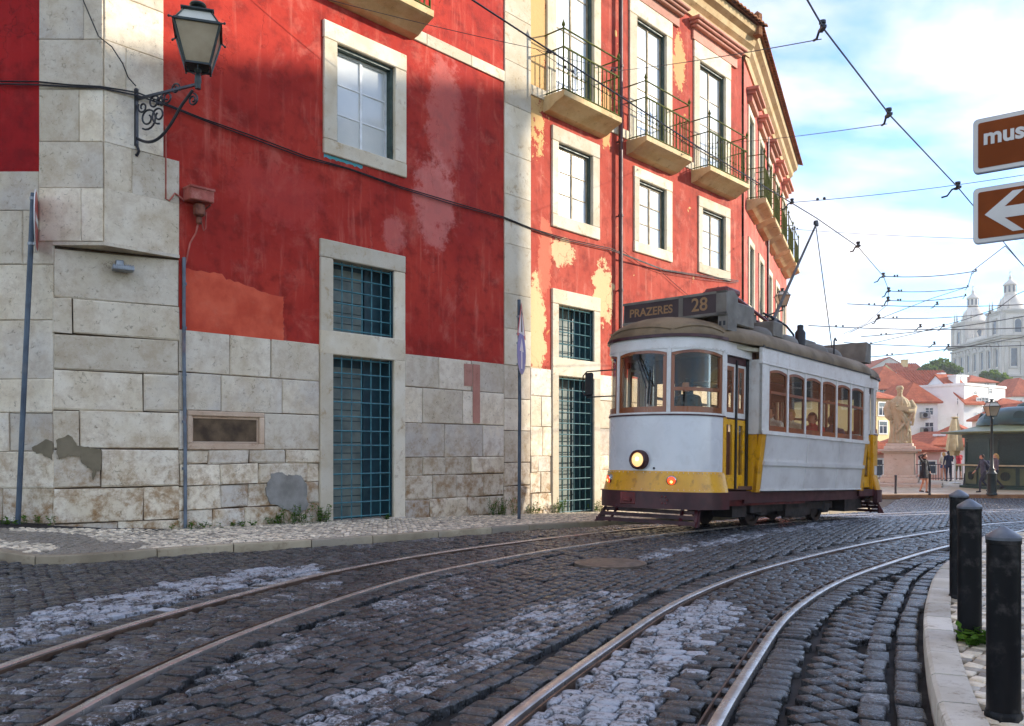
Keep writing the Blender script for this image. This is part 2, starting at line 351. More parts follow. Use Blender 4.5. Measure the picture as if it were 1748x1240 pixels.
M['rail_green'] = pmat('green_iron_railing', lin(92,98,44), lin(66,72,32), .8, 12, .25, 60, spec=.1)
M['black_iron'] = pmat('black_painted_iron', lin(34,36,42), lin(22,24,28), .38, 10, .25, 60)
M['bollard'] = pmat('black_bollard_paint', lin(16,16,19), lin(10,10,12), .40, 5, .12, 30, dirt=(lin(84,78,74), .55, 7), spec=.18)
M['dark_green_iron'] = pmat('dark_green_iron', lin(40,54,50), lin(28,40,38), .42, 10, .2, 60)
M['lamp_glass'] = pmat('frosted_lamp_glass', lin(176,160,132), lin(150,132,104), .22, 2, .05, 20)
M['lamp_glass_top'] = pmat('frosted_lamp_glass_top', lin(200,200,186), lin(186,184,168), .25, 2, .05, 20)
M['cable'] = pmat('black_cable', lin(26,24,26), None, .6, 10, 0, 10)
M['wire'] = pmat('trolley_wire', lin(38,38,42), None, .5, 10, 0, 10)
M['pipe'] = pmat('grey_blue_pipe', lin(104,116,128), lin(84,92,102), .5, 5, .2, 40, dirt=(lin(122,70,52), .6, 3))
M['red_pipe'] = pmat('dark_red_drainpipe', lin(78,36,30), lin(58,26,24), .5, 4, .2, 40)
M['rust_box'] = pmat('dusty_red_metal', lin(182,96,80), lin(150,72,58), .7, 5, .3, 40, dirt=(lin(210,150,132), .5, 6))
M['steel'] = pmat('polished_rail_steel', lin(198,192,184), lin(164,154,144), .28, 6, .1, 80, metal=.6)
M['rail_side'] = pmat('rusty_rail_steel', lin(110,88,72), lin(82,64,52), .5, 8, .3, 50, metal=.6)
M['sign_back'] = pmat('grey_sign_metal', lin(150,154,158), lin(128,132,136), .4, 4, .1, 30, metal=.6)
M['sign_pole'] = pmat('blue_grey_pole', lin(70,86,100), lin(52,64,78), .45, 5, .15, 40, dirt=(lin(110,112,112), .4, 4))
M['white_paint'] = pmat('white_enamel', lin(226,226,222), lin(212,212,208), .35, 3, .05, 30)
M['sign_brown'] = pmat('brown_sign_face', lin(138,64,6), lin(116,52,4), .5, 2.5, .05, 30, spec=.15)
M['sign_white'] = pmat('sign_white_lettering', lin(214,208,198), lin(200,194,184), .4, 3, .05, 30)
M['sign_blue'] = pmat('blue_sign_face', lin(52,98,172), lin(44,84,152), .35, 3, .05, 30)
M['sign_red'] = pmat('red_sign_border', lin(176,40,36), lin(150,32,30), .35, 3, .05, 30)
M['roof_tile'] = tile_mat('terracotta_tile')
M['roof_tile_old'] = tile_mat('old_terracotta_tile', lin(176,120,76), lin(120,84,56))
M['cornice'] = stone_mat('ochre_cornice', c=lin(218,196,150), c2=lin(198,168,118), stain=lin(132,100,62), pit=.35, cool=lin(208,186,146))
# tram
M['tram_white'] = pmat('tram_white_enamel', lin(228,225,218), lin(212,207,198), .34, 2.2, .10, 12, coat=.2, dirt=(lin(168,142,112), .32, 6))
M['tram_grey'] = pmat('tram_silver_panel', lin(216,216,216), lin(202,202,202), .28, 1.4, .07, 3, coat=.3, dirt=(lin(170,164,154), .18, 5))
M['tram_side'] = pmat('tram_side_panel', lin(218,214,208), lin(196,190,184), .36, 1.5, .14, 3, coat=.15, bdist=.04, dirt=(lin(160,146,128), .25, 5))
M['tram_yellow'] = pmat('tram_yellow_enamel', lin(226,166,22), lin(208,146,16), .30, 1.5, .06, 10, coat=.3, dirt=(lin(116,74,18), .55, 7))
M['tram_maroon'] = pmat('tram_maroon_paint', lin(72,22,28), lin(50,16,20), .42, 4, .1, 30)
M['tram_wood'] = pmat('varnished_window_wood', lin(144,76,24), lin(112,54,16), .32, 3, .1, 30, coat=.3, stretch=(1,1,.15))
M['tram_wood_dark'] = pmat('dark_interior_wood', lin(96,52,28), lin(70,36,20), .4, 3, .1, 30)
M['tram_roof'] = pmat('tram_roof_canvas', lin(132,112,82), lin(104,86,62), .75, 1.6, .35, 14, dirt=(lin(72,62,50), .5, 2.2))
M['tram_box'] = pmat('tram_roof_box_metal', lin(122,116,104), lin(100,94,84), .6, 3, .2, 30)
M['tram_under'] = pmat('oily_dark_iron', lin(44,34,28), lin(28,22,20), .6, 6, .4, 40)
M['tram_wheel'] = pmat('wheel_iron', lin(64,52,42), lin(44,36,30), .5, 8, .3, 40, metal=.4)
M['tram_black'] = pmat('tram_black_rubber', lin(18,18,20), None, .5, 8, .1, 40)
M['tram_signface'] = pmat('dark_maroon_sign_glass', lin(56,34,32), lin(46,28,26), .55, 2, .02, 20)
M['tram_letters'] = pmat('faded_gold_letters', lin(150,112,64), lin(136,100,58), .5, 3, .02, 20)
M['tram_red'] = pmat('tram_red_oxide', lin(118,36,30), lin(88,26,24), .5, 5, .15, 40)
M['tram_ceiling'] = pmat('cream_interior_panel', lin(196,186,160), lin(176,166,140), .5, 3, .05, 20)
M['seat'] = pmat('seat_leatherette', lin(120,80,40), lin(96,62,32), .5, 4, .1, 40)
M['glass'] = glass_mat('tram_window_glass', (.95,.93,.88,1), .26, .01)
M['headlight'] = emat('headlight_lit', (1.0,.55,.16,1), .30, (.7,.6,.4,1))
M['tail'] = emat('marker_lit', (1.0,.08,.02,1), .5, (.4,.02,.01,1))
M['tail_hot'] = emat('marker_bulb', (1.0,.5,.10,1), 1.6)
M['chrome'] = pmat('chrome_ring', lin(190,190,190), None, .2, 5, .0, 20, metal=1.0)
# ground
M['dirt'] = pmat('joint_dirt', lin(40,33,27), lin(26,22,19), .9, 5, .5, 60)
M['cobble'] = cobble_mat('basalt_cobble', lin(38,39,38), lin(62,63,62), lin(84,78,70), rough=(.16,.40))
M['calcada'] = cobble_mat('limestone_calcada', lin(212,198,172), lin(186,170,142), lin(140,118,92), rough=(.35,.7))
M['kerb'] = stone_mat('kerb_limestone', c=lin(218,210,194), c2=lin(192,182,162), stain=lin(122,94,64), pit=.5, cool=lin(204,200,192))
M['kerb_worn'] = stone_mat('worn_kerb_stone', c=lin(178,164,138), c2=lin(148,134,110), stain=lin(104,82,56), pit=.5, cool=lin(168,160,146))
M['far_kerb'] = stone_mat('brown_kerb_stone', c=lin(150,112,76), c2=lin(118,86,58), stain=lin(90,60,40), pit=.3, cool=lin(140,104,74))
M['plaza'] = pmat('plaza_limestone_setts', lin(196,182,154), lin(172,158,130), .6, 2.4, .5, 16, bdist=.02)
M['manhole'] = pmat('manhole_iron', lin(112,98,84), lin(86,74,64), .5, 12, .4, 60, metal=.3)
M['land'] = pmat('hill_ground', lin(120,112,88), lin(84,92,58), .95, .05, .2, 2)
M['weed'] = leaf_mat('weed_leaf', (.045,.11,.015,1), (.10,.19,.03,1))
M['tree_leaf'] = leaf_mat('tree_leaf', (.035,.075,.016,1), (.085,.14,.03,1))
M['bark'] = pmat('bark', lin(92,76,58), lin(64,52,42), .9, 6, .5, 30)
# plaza
M['statue'] = stone_mat('statue_limestone', c=lin(222,204,168), c2=lin(200,178,138), stain=lin(132,112,80), pit=.3, cool=lin(212,196,160))
M['pedestal'] = stone_mat('pedestal_limestone', c=lin(220,206,190), c2=lin(206,190,170), stain=lin(150,116,88), pit=.2, cool=lin(216,194,172))
M['kiosk'] = pmat('kiosk_green_paint', lin(36,66,56), lin(26,50,44), .38, 2, .08, 20)
M['kiosk_lit'] = pmat('kiosk_lit_green', lin(96,104,70), lin(78,88,60), .5, 2, .08, 20)  # paler green puts the light on the left-hand panels into their colour
M['kiosk_roof'] = pmat('kiosk_dome_green', lin(34,70,66), lin(26,56,54), .36, 2, .08, 20)
M['kiosk_eave'] = pmat('kiosk_eave_pale', lin(132,138,100), lin(104,114,84), .5, 1.4, .08, 20)  # eave green set paler than the kiosk body
M['counter'] = pmat('stone_counter', lin(206,190,150), None, .5, 3, .05, 20)
M['canvas'] = pmat('cream_umbrella_canvas', lin(216,198,158), lin(196,176,134), .85, 3, .2, 40)
M['mesh_screen'] = pmat('green_shutter_mesh', lin(34,62,56), lin(26,50,46), .5, 20, .3, 80)
M['skin'] = pmat('skin', lin(206,150,120), lin(190,132,104), .55, 8, .05, 60)
def cloth(name, c): return pmat(name, c, tuple(x*.8 for x in c[:3])+(1,), .85, 9, .25, 60)
# ---------------------------------------------------------------- ground, tracks, paving
def poly_len(pts): return np.concatenate([[0], np.cumsum(np.linalg.norm(np.diff(pts, axis=0), axis=1))])
def smooth_curve(pts, step=.12):
    pts = np.array(pts, float); s = poly_len(pts)
    # natural-ish Catmull-Rom sampled by arc length
    out = []
    for i in range(len(pts)-1):
        p0 = pts[max(i-1, 0)]; p1 = pts[i]; p2 = pts[i+1]; p3 = pts[min(i+2, len(pts)-1)]
        if i == 0: p0 = 2*p1-p2
        if i == len(pts)-2: p3 = 2*p2-p1
        n = max(2, int(np.linalg.norm(p2-p1)/step))
        for k in range(n):
            t = k/n; out.append(.5*((2*p1)+(-p0+p2)*t+(2*p0-5*p1+4*p2-p3)*t*t+(-p0+3*p1-3*p2+p3)*t**3))
    out.append(pts[-1]); out = np.array(out)
    for _ in range(25): out[1:-1] = .25*out[:-2]+.5*out[1:-1]+.25*out[2:]
    return out
def offset_curve(c, d):   # + = to the left of travel
    t = np.gradient(c, axis=0); t /= np.linalg.norm(t, axis=1)[:, None]; return c+np.stack([-t[:, 1], t[:, 0]], 1)*d
TA = R(42); TC = (4.8, 16.4); TH = np.array([-math.sin(TA), -math.cos(TA)]); TL = np.array([math.cos(TA), -math.sin(TA)])
def tram_xy(x, y): return np.array(TC)+TH*x+TL*y
def g2(px, py): p = G(px, py); return (p.x, p.y)
railB_pts = [(-1.75,-6), (-2.15,0.5), g2(80,1240), g2(240,1155), g2(400,1085), g2(550,1032), g2(700,985), g2(850,954), g2(1000,930)]+[tuple(tram_xy(x, .45)) for x in (3.5, 1.5, -1, -4)]+[(9.6,20.6), (13.0,23.4), (18,26.2), (26,29)]
railC_pts = [(-1.2,0.0), (-.55,2.4), g2(850,1240), g2(925,1182), g2(1000,1130), g2(1075,1078), g2(1150,1030), g2(1270,980), g2(1400,945), g2(1510,922), g2(1620,905), (9.4,16.1), (14,18.8), (22,22)]
railB = smooth_curve(railB_pts); railC = smooth_curve(railC_pts)
railA = offset_curve(railB, .93); railD = offset_curve(railC, -.90)
cen1 = offset_curve(railB, .465); cen2 = offset_curve(railC, -.45)
def dist_poly(Q, C):
    """signed distance (+ left) and arc length of points Q to dense polyline C"""
    d = np.empty(len(Q)); sarc = np.empty(len(Q)); S = poly_len(C); T = np.gradient(C, axis=0); T /= np.linalg.norm(T, axis=1)[:, None]
    for i in range(0, len(Q), 4000):
        q = Q[i:i+4000]; D = ((q[:, None, :]-C[None])**2).sum(2); k = D.argmin(1); v = q-C[k]; t = T[k]
        d[i:i+4000] = t[:, 0]*v[:, 1]-t[:, 1]*v[:, 0]; sarc[i:i+4000] = S[k]+(v*t).sum(1)
    return d, sarc
kerbL_pts = [(-16,13.5), (-9.5,11.0), (-6.3,9.75), (-5.05,9.35)]+[(G(px, py, .05).x, G(px, py, .05).y) for px, py in ((330,936),(460,930),(600,921),(760,909),(900,899),(1030,892))]+[(4.0,17.3),(7.0,20.6),(9.5,23.4),(11,26)]
kerbL = smooth_curve(kerbL_pts, .1)
kerbR_pts = [(.1,-6), (.75,0), (1.35,2.2)]+[(G(px, py, .1).x, G(px, py, .1).y) for px, py in ((1615,1240),(1598,1206),(1580,1110),(1576,1059),(1580,1025),(1605,967),(1672,930),(1748,909))]+[(12.5,11.6),(20,13.2),(34,15)]
kerbR = smooth_curve(kerbR_pts, .1)
kerbF_pts = [(4,30.5),(9,33.3),(15,34.4),(19,34.5),(24,33.6),(34,31.2),(60,25)]
kerbF = smooth_curve(kerbF_pts, .3)
RP = {}   # paint stripes as ground polygons
def gp(*px): return np.array([g2(*p) for p in px])
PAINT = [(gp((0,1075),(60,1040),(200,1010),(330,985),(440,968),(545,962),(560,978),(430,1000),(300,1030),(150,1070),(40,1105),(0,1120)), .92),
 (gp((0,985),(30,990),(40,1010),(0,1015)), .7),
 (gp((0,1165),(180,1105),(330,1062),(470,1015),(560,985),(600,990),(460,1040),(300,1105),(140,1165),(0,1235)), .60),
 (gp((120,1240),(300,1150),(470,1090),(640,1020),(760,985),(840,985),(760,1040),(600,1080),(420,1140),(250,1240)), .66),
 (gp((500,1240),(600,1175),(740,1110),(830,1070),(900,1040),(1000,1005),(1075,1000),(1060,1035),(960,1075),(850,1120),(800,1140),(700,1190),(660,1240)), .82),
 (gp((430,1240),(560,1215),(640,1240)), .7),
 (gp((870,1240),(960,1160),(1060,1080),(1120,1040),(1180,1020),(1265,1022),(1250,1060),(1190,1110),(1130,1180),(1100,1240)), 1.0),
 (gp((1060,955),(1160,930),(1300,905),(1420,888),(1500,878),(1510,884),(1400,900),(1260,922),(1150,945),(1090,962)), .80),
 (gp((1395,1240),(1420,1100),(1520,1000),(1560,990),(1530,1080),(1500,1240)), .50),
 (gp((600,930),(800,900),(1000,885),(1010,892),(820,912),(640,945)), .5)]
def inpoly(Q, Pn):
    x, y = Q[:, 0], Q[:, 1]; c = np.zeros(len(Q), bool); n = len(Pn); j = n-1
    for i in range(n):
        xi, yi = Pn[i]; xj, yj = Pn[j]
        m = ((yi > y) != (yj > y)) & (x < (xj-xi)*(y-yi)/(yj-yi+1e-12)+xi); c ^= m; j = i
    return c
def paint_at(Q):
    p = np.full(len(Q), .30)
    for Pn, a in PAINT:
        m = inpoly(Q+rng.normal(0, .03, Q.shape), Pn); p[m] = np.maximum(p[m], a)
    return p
gzv = np.vectorize(gz)
def stones_data(cx, cy, ang, lx, ly, top, hgt=.06, bev=.018, dome=.006, skew=.10):
    """numpy arrays of bevelled setts; returns verts (n,13,3) template faces"""
    n = len(cx); ca, sa = np.cos(ang), np.sin(ang)
    base = np.array([(-1,-1),(1,-1),(1,1),(-1,1)], float)
    V = np.empty((n, 13, 3)); jit = 1+rng.normal(0, skew, (n, 4, 2))
    for k in range(4):
        jx = base[k, 0]*lx*.5*np.clip(jit[:, k, 0], .78, 1.12); jy = base[k, 1]*ly*.5*np.clip(jit[:, k, 1], .78, 1.12)
        for lev in range(3):
            f = 1.0 if lev < 2 else 1-2*bev/np.minimum(lx, ly)
            qx = jx*f; qy = jy*f
            V[:, lev*4+k, 0] = cx+qx*ca-qy*sa; V[:, lev*4+k, 1] = cy+qx*sa+qy*ca
            V[:, lev*4+k, 2] = (top-hgt, top-bev*.9, top)[lev]
    V[:, 12, :2] = V[:, 8:12, :2].mean(1); tl = rng.normal(0, .0042, (n, 2))
    V[:, 12, 2] = top+dome
    for k in range(4):
        for lev in (1, 2):
            V[:, lev*4+k, 2] += (V[:, lev*4+k, 0]-cx)*tl[:, 0]*6+(V[:, lev*4+k, 1]-cy)*tl[:, 1]*6+rng.normal(0, .0025, n)
    return V
FT = [(0,1,5,4),(1,2,6,5),(2,3,7,6),(3,0,4,7),(4,5,9,8),(5,6,10,9),(6,7,11,10),(7,4,8,11),(8,9,12),(9,10,12),(10,11,12),(11,8,12)]
def set_attr(me, name, vals):
    a = me.attributes.new(name, 'FLOAT', 'POINT'); a.data.foreach_set('value', np.ascontiguousarray(vals, dtype=np.float32))
def stones_mesh(name, V, mat, paint, rnd):
    n = len(V); me = bpy.data.meshes.new(name); vs = V.reshape(-1, 3); nf = n*12
    loops = np.concatenate([np.array(f) for f in FT]); lt = np.array([len(f) for f in FT])
    L = (loops[None]+13*np.arange(n)[:, None]).ravel(); LT = np.tile(lt, n); LS = np.concatenate([[0], np.cumsum(LT)[:-1]])
    me.vertices.add(len(vs)); me.vertices.foreach_set('co', vs.astype(np.float32).ravel())
    me.loops.add(len(L)); me.loops.foreach_set('vertex_index', L.astype(np.int32))
    me.polygons.add(nf); me.polygons.foreach_set('loop_start', LS.astype(np.int32)); me.polygons.foreach_set('loop_total', LT.astype(np.int32))
    me.polygons.foreach_set('use_smooth', np.tile(np.array([False]*4+[True]*8), n)); me.materials.append(mat)
    set_attr(me, 'paint', np.repeat(paint, 13)); set_attr(me, 'rnd', np.repeat(rnd, 13)); me.update(calc_edges=True); return me
def sheet(name, f, xs, ys, mat, kind='structure', mask=None):
    vs = []; idx = {}; fs = []
    for i, x in enumerate(xs):
        for j, y in enumerate(ys): idx[(i, j)] = len(vs); vs.append((x, y, f(x, y)))
    for i in range(len(xs)-1):
        for j in range(len(ys)-1):
            if mask and not mask(.5*(xs[i]+xs[i+1]), .5*(ys[j]+ys[j+1])): continue
            fs.append((idx[(i,j)], idx[(i+1,j)], idx[(i+1,j+1)], idx[(i,j+1)]))
    mb = MB(); mb.add(vs, fs); o = mb.build(name, mat, None, smooth=60, fix=False); o['kind'] = kind; return o
def terrain(x, y):
    if y < 52: return gz(x, y)-.09
    t = sm((y-53)/6.0); d = -.79-11*t
    d += 24*sm((y-70)/190.0)*(0.55+.45*sm((x+60)/150.0)); d += 10*sm((y-260)/500.0)
    return d
xs = list(np.concatenate([[-900,-400,-200,-120,-80], np.arange(-60, 61, 3), [80,100,120,140,160,190,230,300,420,600,900]]))
ys = list(np.concatenate([[-300,-100,-40], np.arange(-20, 52, 2), [51.9,53,55,57,59,62,66,70,80,90,100,115,130,150,170,200,230,260,300,360,450,600,900,1500]]))
land = sheet('ground', terrain, xs, ys, M['land'])
road = sheet('road', lambda x, y: gz(x, y)-.058, list(np.arange(-40, 60, 1.0)), list(np.arange(-20, 41, 1.0)), M['dirt'])
# --- road setts
def rot_grid(x0, x1, y0, y1, ang, a, b, bond=True):
    cxx, cyy = .5*(x0+x1), .5*(y0+y1); Rr = math.hypot(x1-x0, y1-y0)/2+.5
    na = int(2*Rr/a); nb = int(2*Rr/b); U, Vv = np.meshgrid(np.arange(na)*a-Rr, np.arange(nb)*b-Rr)
    if bond: U = U+(np.arange(nb)[:, None]*.47 % 1.0)*a
    U = U.ravel(); Vv = Vv.ravel(); U = U+rng.normal(0, a*.07, len(U)); Vv = Vv+rng.normal(0, b*.05, len(Vv))
    ca, sa = math.cos(ang), math.sin(ang); X = cxx+U*ca-Vv*sa; Y = cyy+U*sa+Vv*ca
    m = (X > x0) & (X < x1) & (Y > y0) & (Y < y1); return X[m], Y[m]
def frustum(X, Y, mg=1.2, right=.63): return (np.abs(X-0) < right*Y+mg) & (Y > 1.6)
def band_stones(C, half, a, b):
    """rows laid across the track: a along, b across"""
    S = poly_len(C); T = np.gradient(C, axis=0); T /= np.linalg.norm(T, axis=1)[:, None]
    sv = np.arange(0, S[-1], a); out = []
    for i, s in enumerate(sv):
        k = min(len(C)-1, int(np.searchsorted(S, s))); t = T[k]; nrm = np.array([-t[1], t[0]]); p = C[k]+t*(s-S[k])
        d = -half+rng.uniform(0, .04)+((i % 2)*b*.5 if half > .2 else 0)-(b*.5 if half > .2 else 0)
        while d < half:
            w = b*rng.uniform(.75, 1.3); w = min(w, half-d)
            if w > .06: q = p+nrm*(d+w/2); out.append((q[0], q[1], math.atan2(t[1], t[0]), a*rng.uniform(.82, .92), w*.92))
            d += w
    return np.array(out)
A_, B_ = .165, .118
chunks = []
for C, side in ((cen1, 1), (cen2, 2)):
    o = band_stones(C, .385, .108, .155); chunks.append(o)
    for d in ((.465+.16) if side == 1 else .61, -((.465+.16) if side == 1 else .61)):
        for rr in (0,):
            e = band_stones(offset_curve(C, d+(.0)), .115, .108, .24); chunks.append(e)
X, Y = rot_grid(-22, 24, 1.5, 35, R(62), .135, .108); a1 = np.full(len(X), R(62))
Q = np.stack([X, Y], 1); d1, _ = dist_poly(Q, cen1); d2, _ = dist_poly(Q, cen2)
right = d2 < 0
keep = ((np.abs(d1) > .79) & (np.abs(d2) > .775))
keep &= ~right
o = np.stack([X, Y, a1, np.full(len(X), .121)*rng.uniform(.88, 1.04, len(X)), np.full(len(X), .095)*rng.uniform(.9, 1.03, len(X))], 1)[keep]; chunks.append(o)
X, Y = rot_grid(-2, 30, 1.5, 35, R(20), .128, .128, False); a1 = np.full(len(X), R(20)); Q = np.stack([X, Y], 1); d1, _ = dist_poly(Q, cen1); d2, _ = dist_poly(Q, cen2)
keep = (d2 < -.775) & (np.abs(d1) > .79)
o = np.stack([X, Y, a1, np.full(len(X), .120)*rng.uniform(.85, 1.05, len(X)), np.full(len(X), .120)*rng.uniform(.85, 1.04, len(X))], 1)[keep]; chunks.append(o)
S_ = np.concatenate(chunks)
Q = S_[:, :2]; m = frustum(Q[:, 0], Q[:, 1]); S_ = S_[m]; Q = S_[:, :2]
dK, _ = dist_poly(Q, kerbL); dR, _ = dist_poly(Q, kerbR); dF, _ = dist_poly(Q, kerbF)
d1, _ = dist_poly(Q, cen1); d2, _ = dist_poly(Q, cen2); g1 = np.abs(np.abs(d1)-.465); gg2 = np.abs(np.abs(d2)-.45)
mh = g2(1042, 961); rM = np.hypot(Q[:, 0]-mh[0], Q[:, 1]-mh[1])
m = (dK < -.10) & (dR > .36) & (dF < -.1) & (g1 > .075) & (gg2 > .075) & (rM > .42); S_ = S_[m]; Q = S_[:, :2]
# gutter: two rows of long setts along the right kerb
gut = [band_stones(offset_curve(kerbR, d), .08, .24, .2) for d in (.09, .255)]
gut = np.concatenate(gut); gut = gut[frustum(gut[:, 0], gut[:, 1])]; S_ = np.concatenate([S_, gut]); Q = S_[:, :2]
n = len(S_); topz = gzv(Q[:, 0], Q[:, 1])-.006+rng.normal(0, .0032, n); lowf = np.array([mnoise.noise((q[0]*.9, q[1]*.9, 0)) for q in Q])*.012; topz += lowf
Vst = stones_data(Q[:, 0], Q[:, 1], S_[:, 2], S_[:, 3], S_[:, 4], topz, hgt=.075, bev=.012, dome=.004, skew=.06)
pnt = paint_at(Q); rn = rng.uniform(0, 1, n)
order = np.argsort(Q[:, 1]-.0*np.abs(Q[:, 0])); vis = (np.abs(Q[:, 0]) < .61*Q[:, 1]) & (Q[:, 1] > 3.75); order = np.concatenate([order[vis[order]], order[~vis[order]]])
near, rest = order[:300], order[300:]
for i in near:
    c = Vst[i, 12].copy(); o = link('cobblestone', stones_mesh('cobblestone', Vst[i:i+1]-c*0, M['cobble'], pnt[i:i+1], rn[i:i+1]), road)
o = link('cobblestones', stones_mesh('cobblestones', Vst[rest], M['cobble'], pnt[rest], rn[rest]), road); o['kind'] = 'stuff'
# --- rails: head, groove and guard lip
def sweep(mb, C, prof, mi=0, zf=gz):
    T = np.gradient(C, axis=0); T /= np.linalg.norm(T, axis=1)[:, None]; n = len(prof); vs = []; fs = []
    for p, t in zip(C, T):
        z = zf(p[0], p[1])
        for (d, h) in prof: vs.append((p[0]-t[1]*d, p[1]+t[0]*d, z+h))
    for i in range(len(C)-1):
        for k in range(n):
            k2 = (k+1) % n; fs.append((i*n+k, i*n+k2, (i+1)*n+k2, (i+1)*n+k))
    fs.append(tuple(range(n))); fs.append(tuple((len(C)-1)*n+k for k in range(n))[::-1]); mb.add(vs, fs, mi)
def rail(C, sgn, label, wl=1.0):
    r = thing('tram_rail', label, 'rail', (0,0,0), group='rails set in the cobbles')
    a = MB(); sweep(a, C, [(sgn*d*wl, h) for d, h in ((-.034,-.05),(.030,-.05),(.030,.000),(.022,.006),(-.026,.006),(-.034,.001))]); a.build('rail_head', M['steel'], r, smooth=50)
    b = MB(); sweep(b, C, [(sgn*d*wl, h) for d, h in ((.030,-.05),(.075,-.05),(.075,.002),(.064,.002),(.064,-.030),(.030,-.030))]); b.build('guard_lip', M['rail_side'], r, smooth=50)
rail(railA, -1, 'polished tram rail nearest the left pavement, farther rail of the tram')
rail(railB, 1, 'polished tram rail crossing the lower left corner of the cobbles', .88)
rail(railC, -1, 'polished rail in the middle of the street, left rail of the empty track')
rail(railD, 1, 'curved polished rail nearest the bollards, right rail of the empty track', .95)
b = MB(); mz = gz(*mh)+.0; b.lathe([(.40,-.04),(.40,.004),(.36,.008),(.34,.004),(.33,.008),(0,.008)], 32, (mh[0], mh[1], mz)); o = b.build('manhole_cover', M['manhole'], None, smooth=30)
tag(o, 'round brown iron manhole cover between the two tracks', 'manhole cover')
# --- kerbs and pavements
def kerb(curve, name_parent, width, zt, seg, mat, left=True, jit=.004, zf=None):
    S = poly_len(curve); s = 0.0; T = np.gradient(curve, axis=0); T /= np.linalg.norm(T, axis=1)[:, None]
    while s < S[-1]-.3:
        e = min(S[-1], s+seg*random.uniform(.75, 1.25)); sv_ = np.linspace(s+.007, e-.007, 7); C = np.stack([np.interp(sv_, S, curve[:, 0]), np.interp(sv_, S, curve[:, 1])], 1)
        if len(C) > 3:
            w = width if left else -width; j = random.uniform(-jit, jit)
            mid = C[len(C)//2]
            if len(C) > 2 and abs(mid[0]) < .75*mid[1]+2.5:
                mb = MB(); sweep(mb, C, [(0,-.12),(w,-.12),(w,zt+j-.004),(w*.93,zt+j),(w*.14,zt+j),(w*.03,zt+j-.012),(0,zt-.03+j)], zf=zf or gz); mb.build('kerb_stone', mat, name_parent, smooth=30)
        s = e
paveL = MB()
def strip_between(mb, c0, off0, off1, zt, n=1, lim=None):
    A = offset_curve(c0, off0)[::4]; Bq = offset_curve(c0, off1)[::4]; vs = []; fs = []; K = 16
    for p, q in zip(A, Bq):
        for k in range(K+1): r_ = p+(q-p)*k/K; vs.append((r_[0], r_[1], gz(r_[0], r_[1])+zt))
    for i in range(len(A)-1):
        for k in range(K): a_ = i*(K+1)+k; fs.append((a_, a_+K+1, a_+K+2, a_+1))
    mb.add(vs, fs)
strip_between(paveL, kerbL, .10, 9.0, .045); pl = paveL.build('left_pavement', M['dirt'], None); pl['kind'] = 'structure'
kerb(kerbL, pl, .13, .078, 1.1, M['kerb_worn'])
paveR = MB(); strip_between(paveR, kerbR, -.2, -9.0, .055); pr = paveR.build('right_pavement', M['dirt'], None); pr['kind'] = 'structure'
kerb(kerbR, pr, .17, .11, .62, M['kerb'], left=False)
# calcada setts
X, Y = rot_grid(-14, 8, 9, 25, R(35), .085, .08); Q = np.stack([X, Y], 1); dK, _ = dist_poly(Q, kerbL); OR = Vector((((565-CX)/F)*15.2, 15.2, 0)); ur = Vector((.674,.738,0)).normalized(); wn = Vector((-ur.y, ur.x, 0))
dW = (X-OR.x)*wn.x+(Y-OR.y)*wn.y
m = (dK > .17) & (dW < .02) & frustum(X, Y, .6) & (Y < 24) & ~((Y > 12.9) & (X < -5.5)); Q = Q[m]; n = len(Q)
dark = np.array([mnoise.noise((q[0]*.8, q[1]*.8, 3.3)) for q in Q])
V = stones_data(Q[:, 0], Q[:, 1], rng.normal(R(35), .2, n), np.full(n, .071), np.full(n, .066), gzv(Q[:, 0], Q[:, 1])+.072+rng.normal(0, .003, n), hgt=.03, bev=.012, dome=.003, skew=.14)
o = link('paving_setts', stones_mesh('paving_setts', V, M['calcada'], np.zeros(n), rng.uniform(0, 1, n)*np.where((dark > .16) & (Q[:, 0] < -4.2), .02, 1)), pl); o['kind'] = 'stuff'
X, Y = rot_grid(.5, 16, 1.5, 17, R(48), .098, .092, False); Q = np.stack([X, Y], 1); dR, _ = dist_poly(Q, kerbR); m = (dR < -.165) & frustum(X, Y, .5) & (dR > -6); Q = Q[m]; n = len(Q)
V = stones_data(Q[:, 0], Q[:, 1], rng.normal(R(48), .08, n), np.full(n, .093), np.full(n, .087), gzv(Q[:, 0], Q[:, 1])+.095+rng.normal(0, .002, n), hgt=.03, bev=.007, dome=.002, skew=.06)
rn = rng.uniform(0, 1, n); od = np.argsort(Q[:, 1]+np.where((Q[:, 0] < .605*Q[:, 1]) & (Q[:, 1] > 3.3), 0, 50))
for i in od[:300]: link('paving_stone', stones_mesh('paving_stone', V[i:i+1], M['calcada'], np.zeros(1), rn[i:i+1]), pr)
rs = od[300:]; o = link('paving_setts', stones_mesh('paving_setts', V[rs], M['calcada'], np.zeros(len(rs)), rn[rs]), pr); o['kind'] = 'stuff'
# far square
pz = MB(); strip_between(pz, kerbF, .2, 17.6, .115); plaza = pz.build('square_pavement', M['plaza'], None); plaza['kind'] = 'structure'
kerb(kerbF, plaza, .3, .13, 1.6, M['far_kerb'])
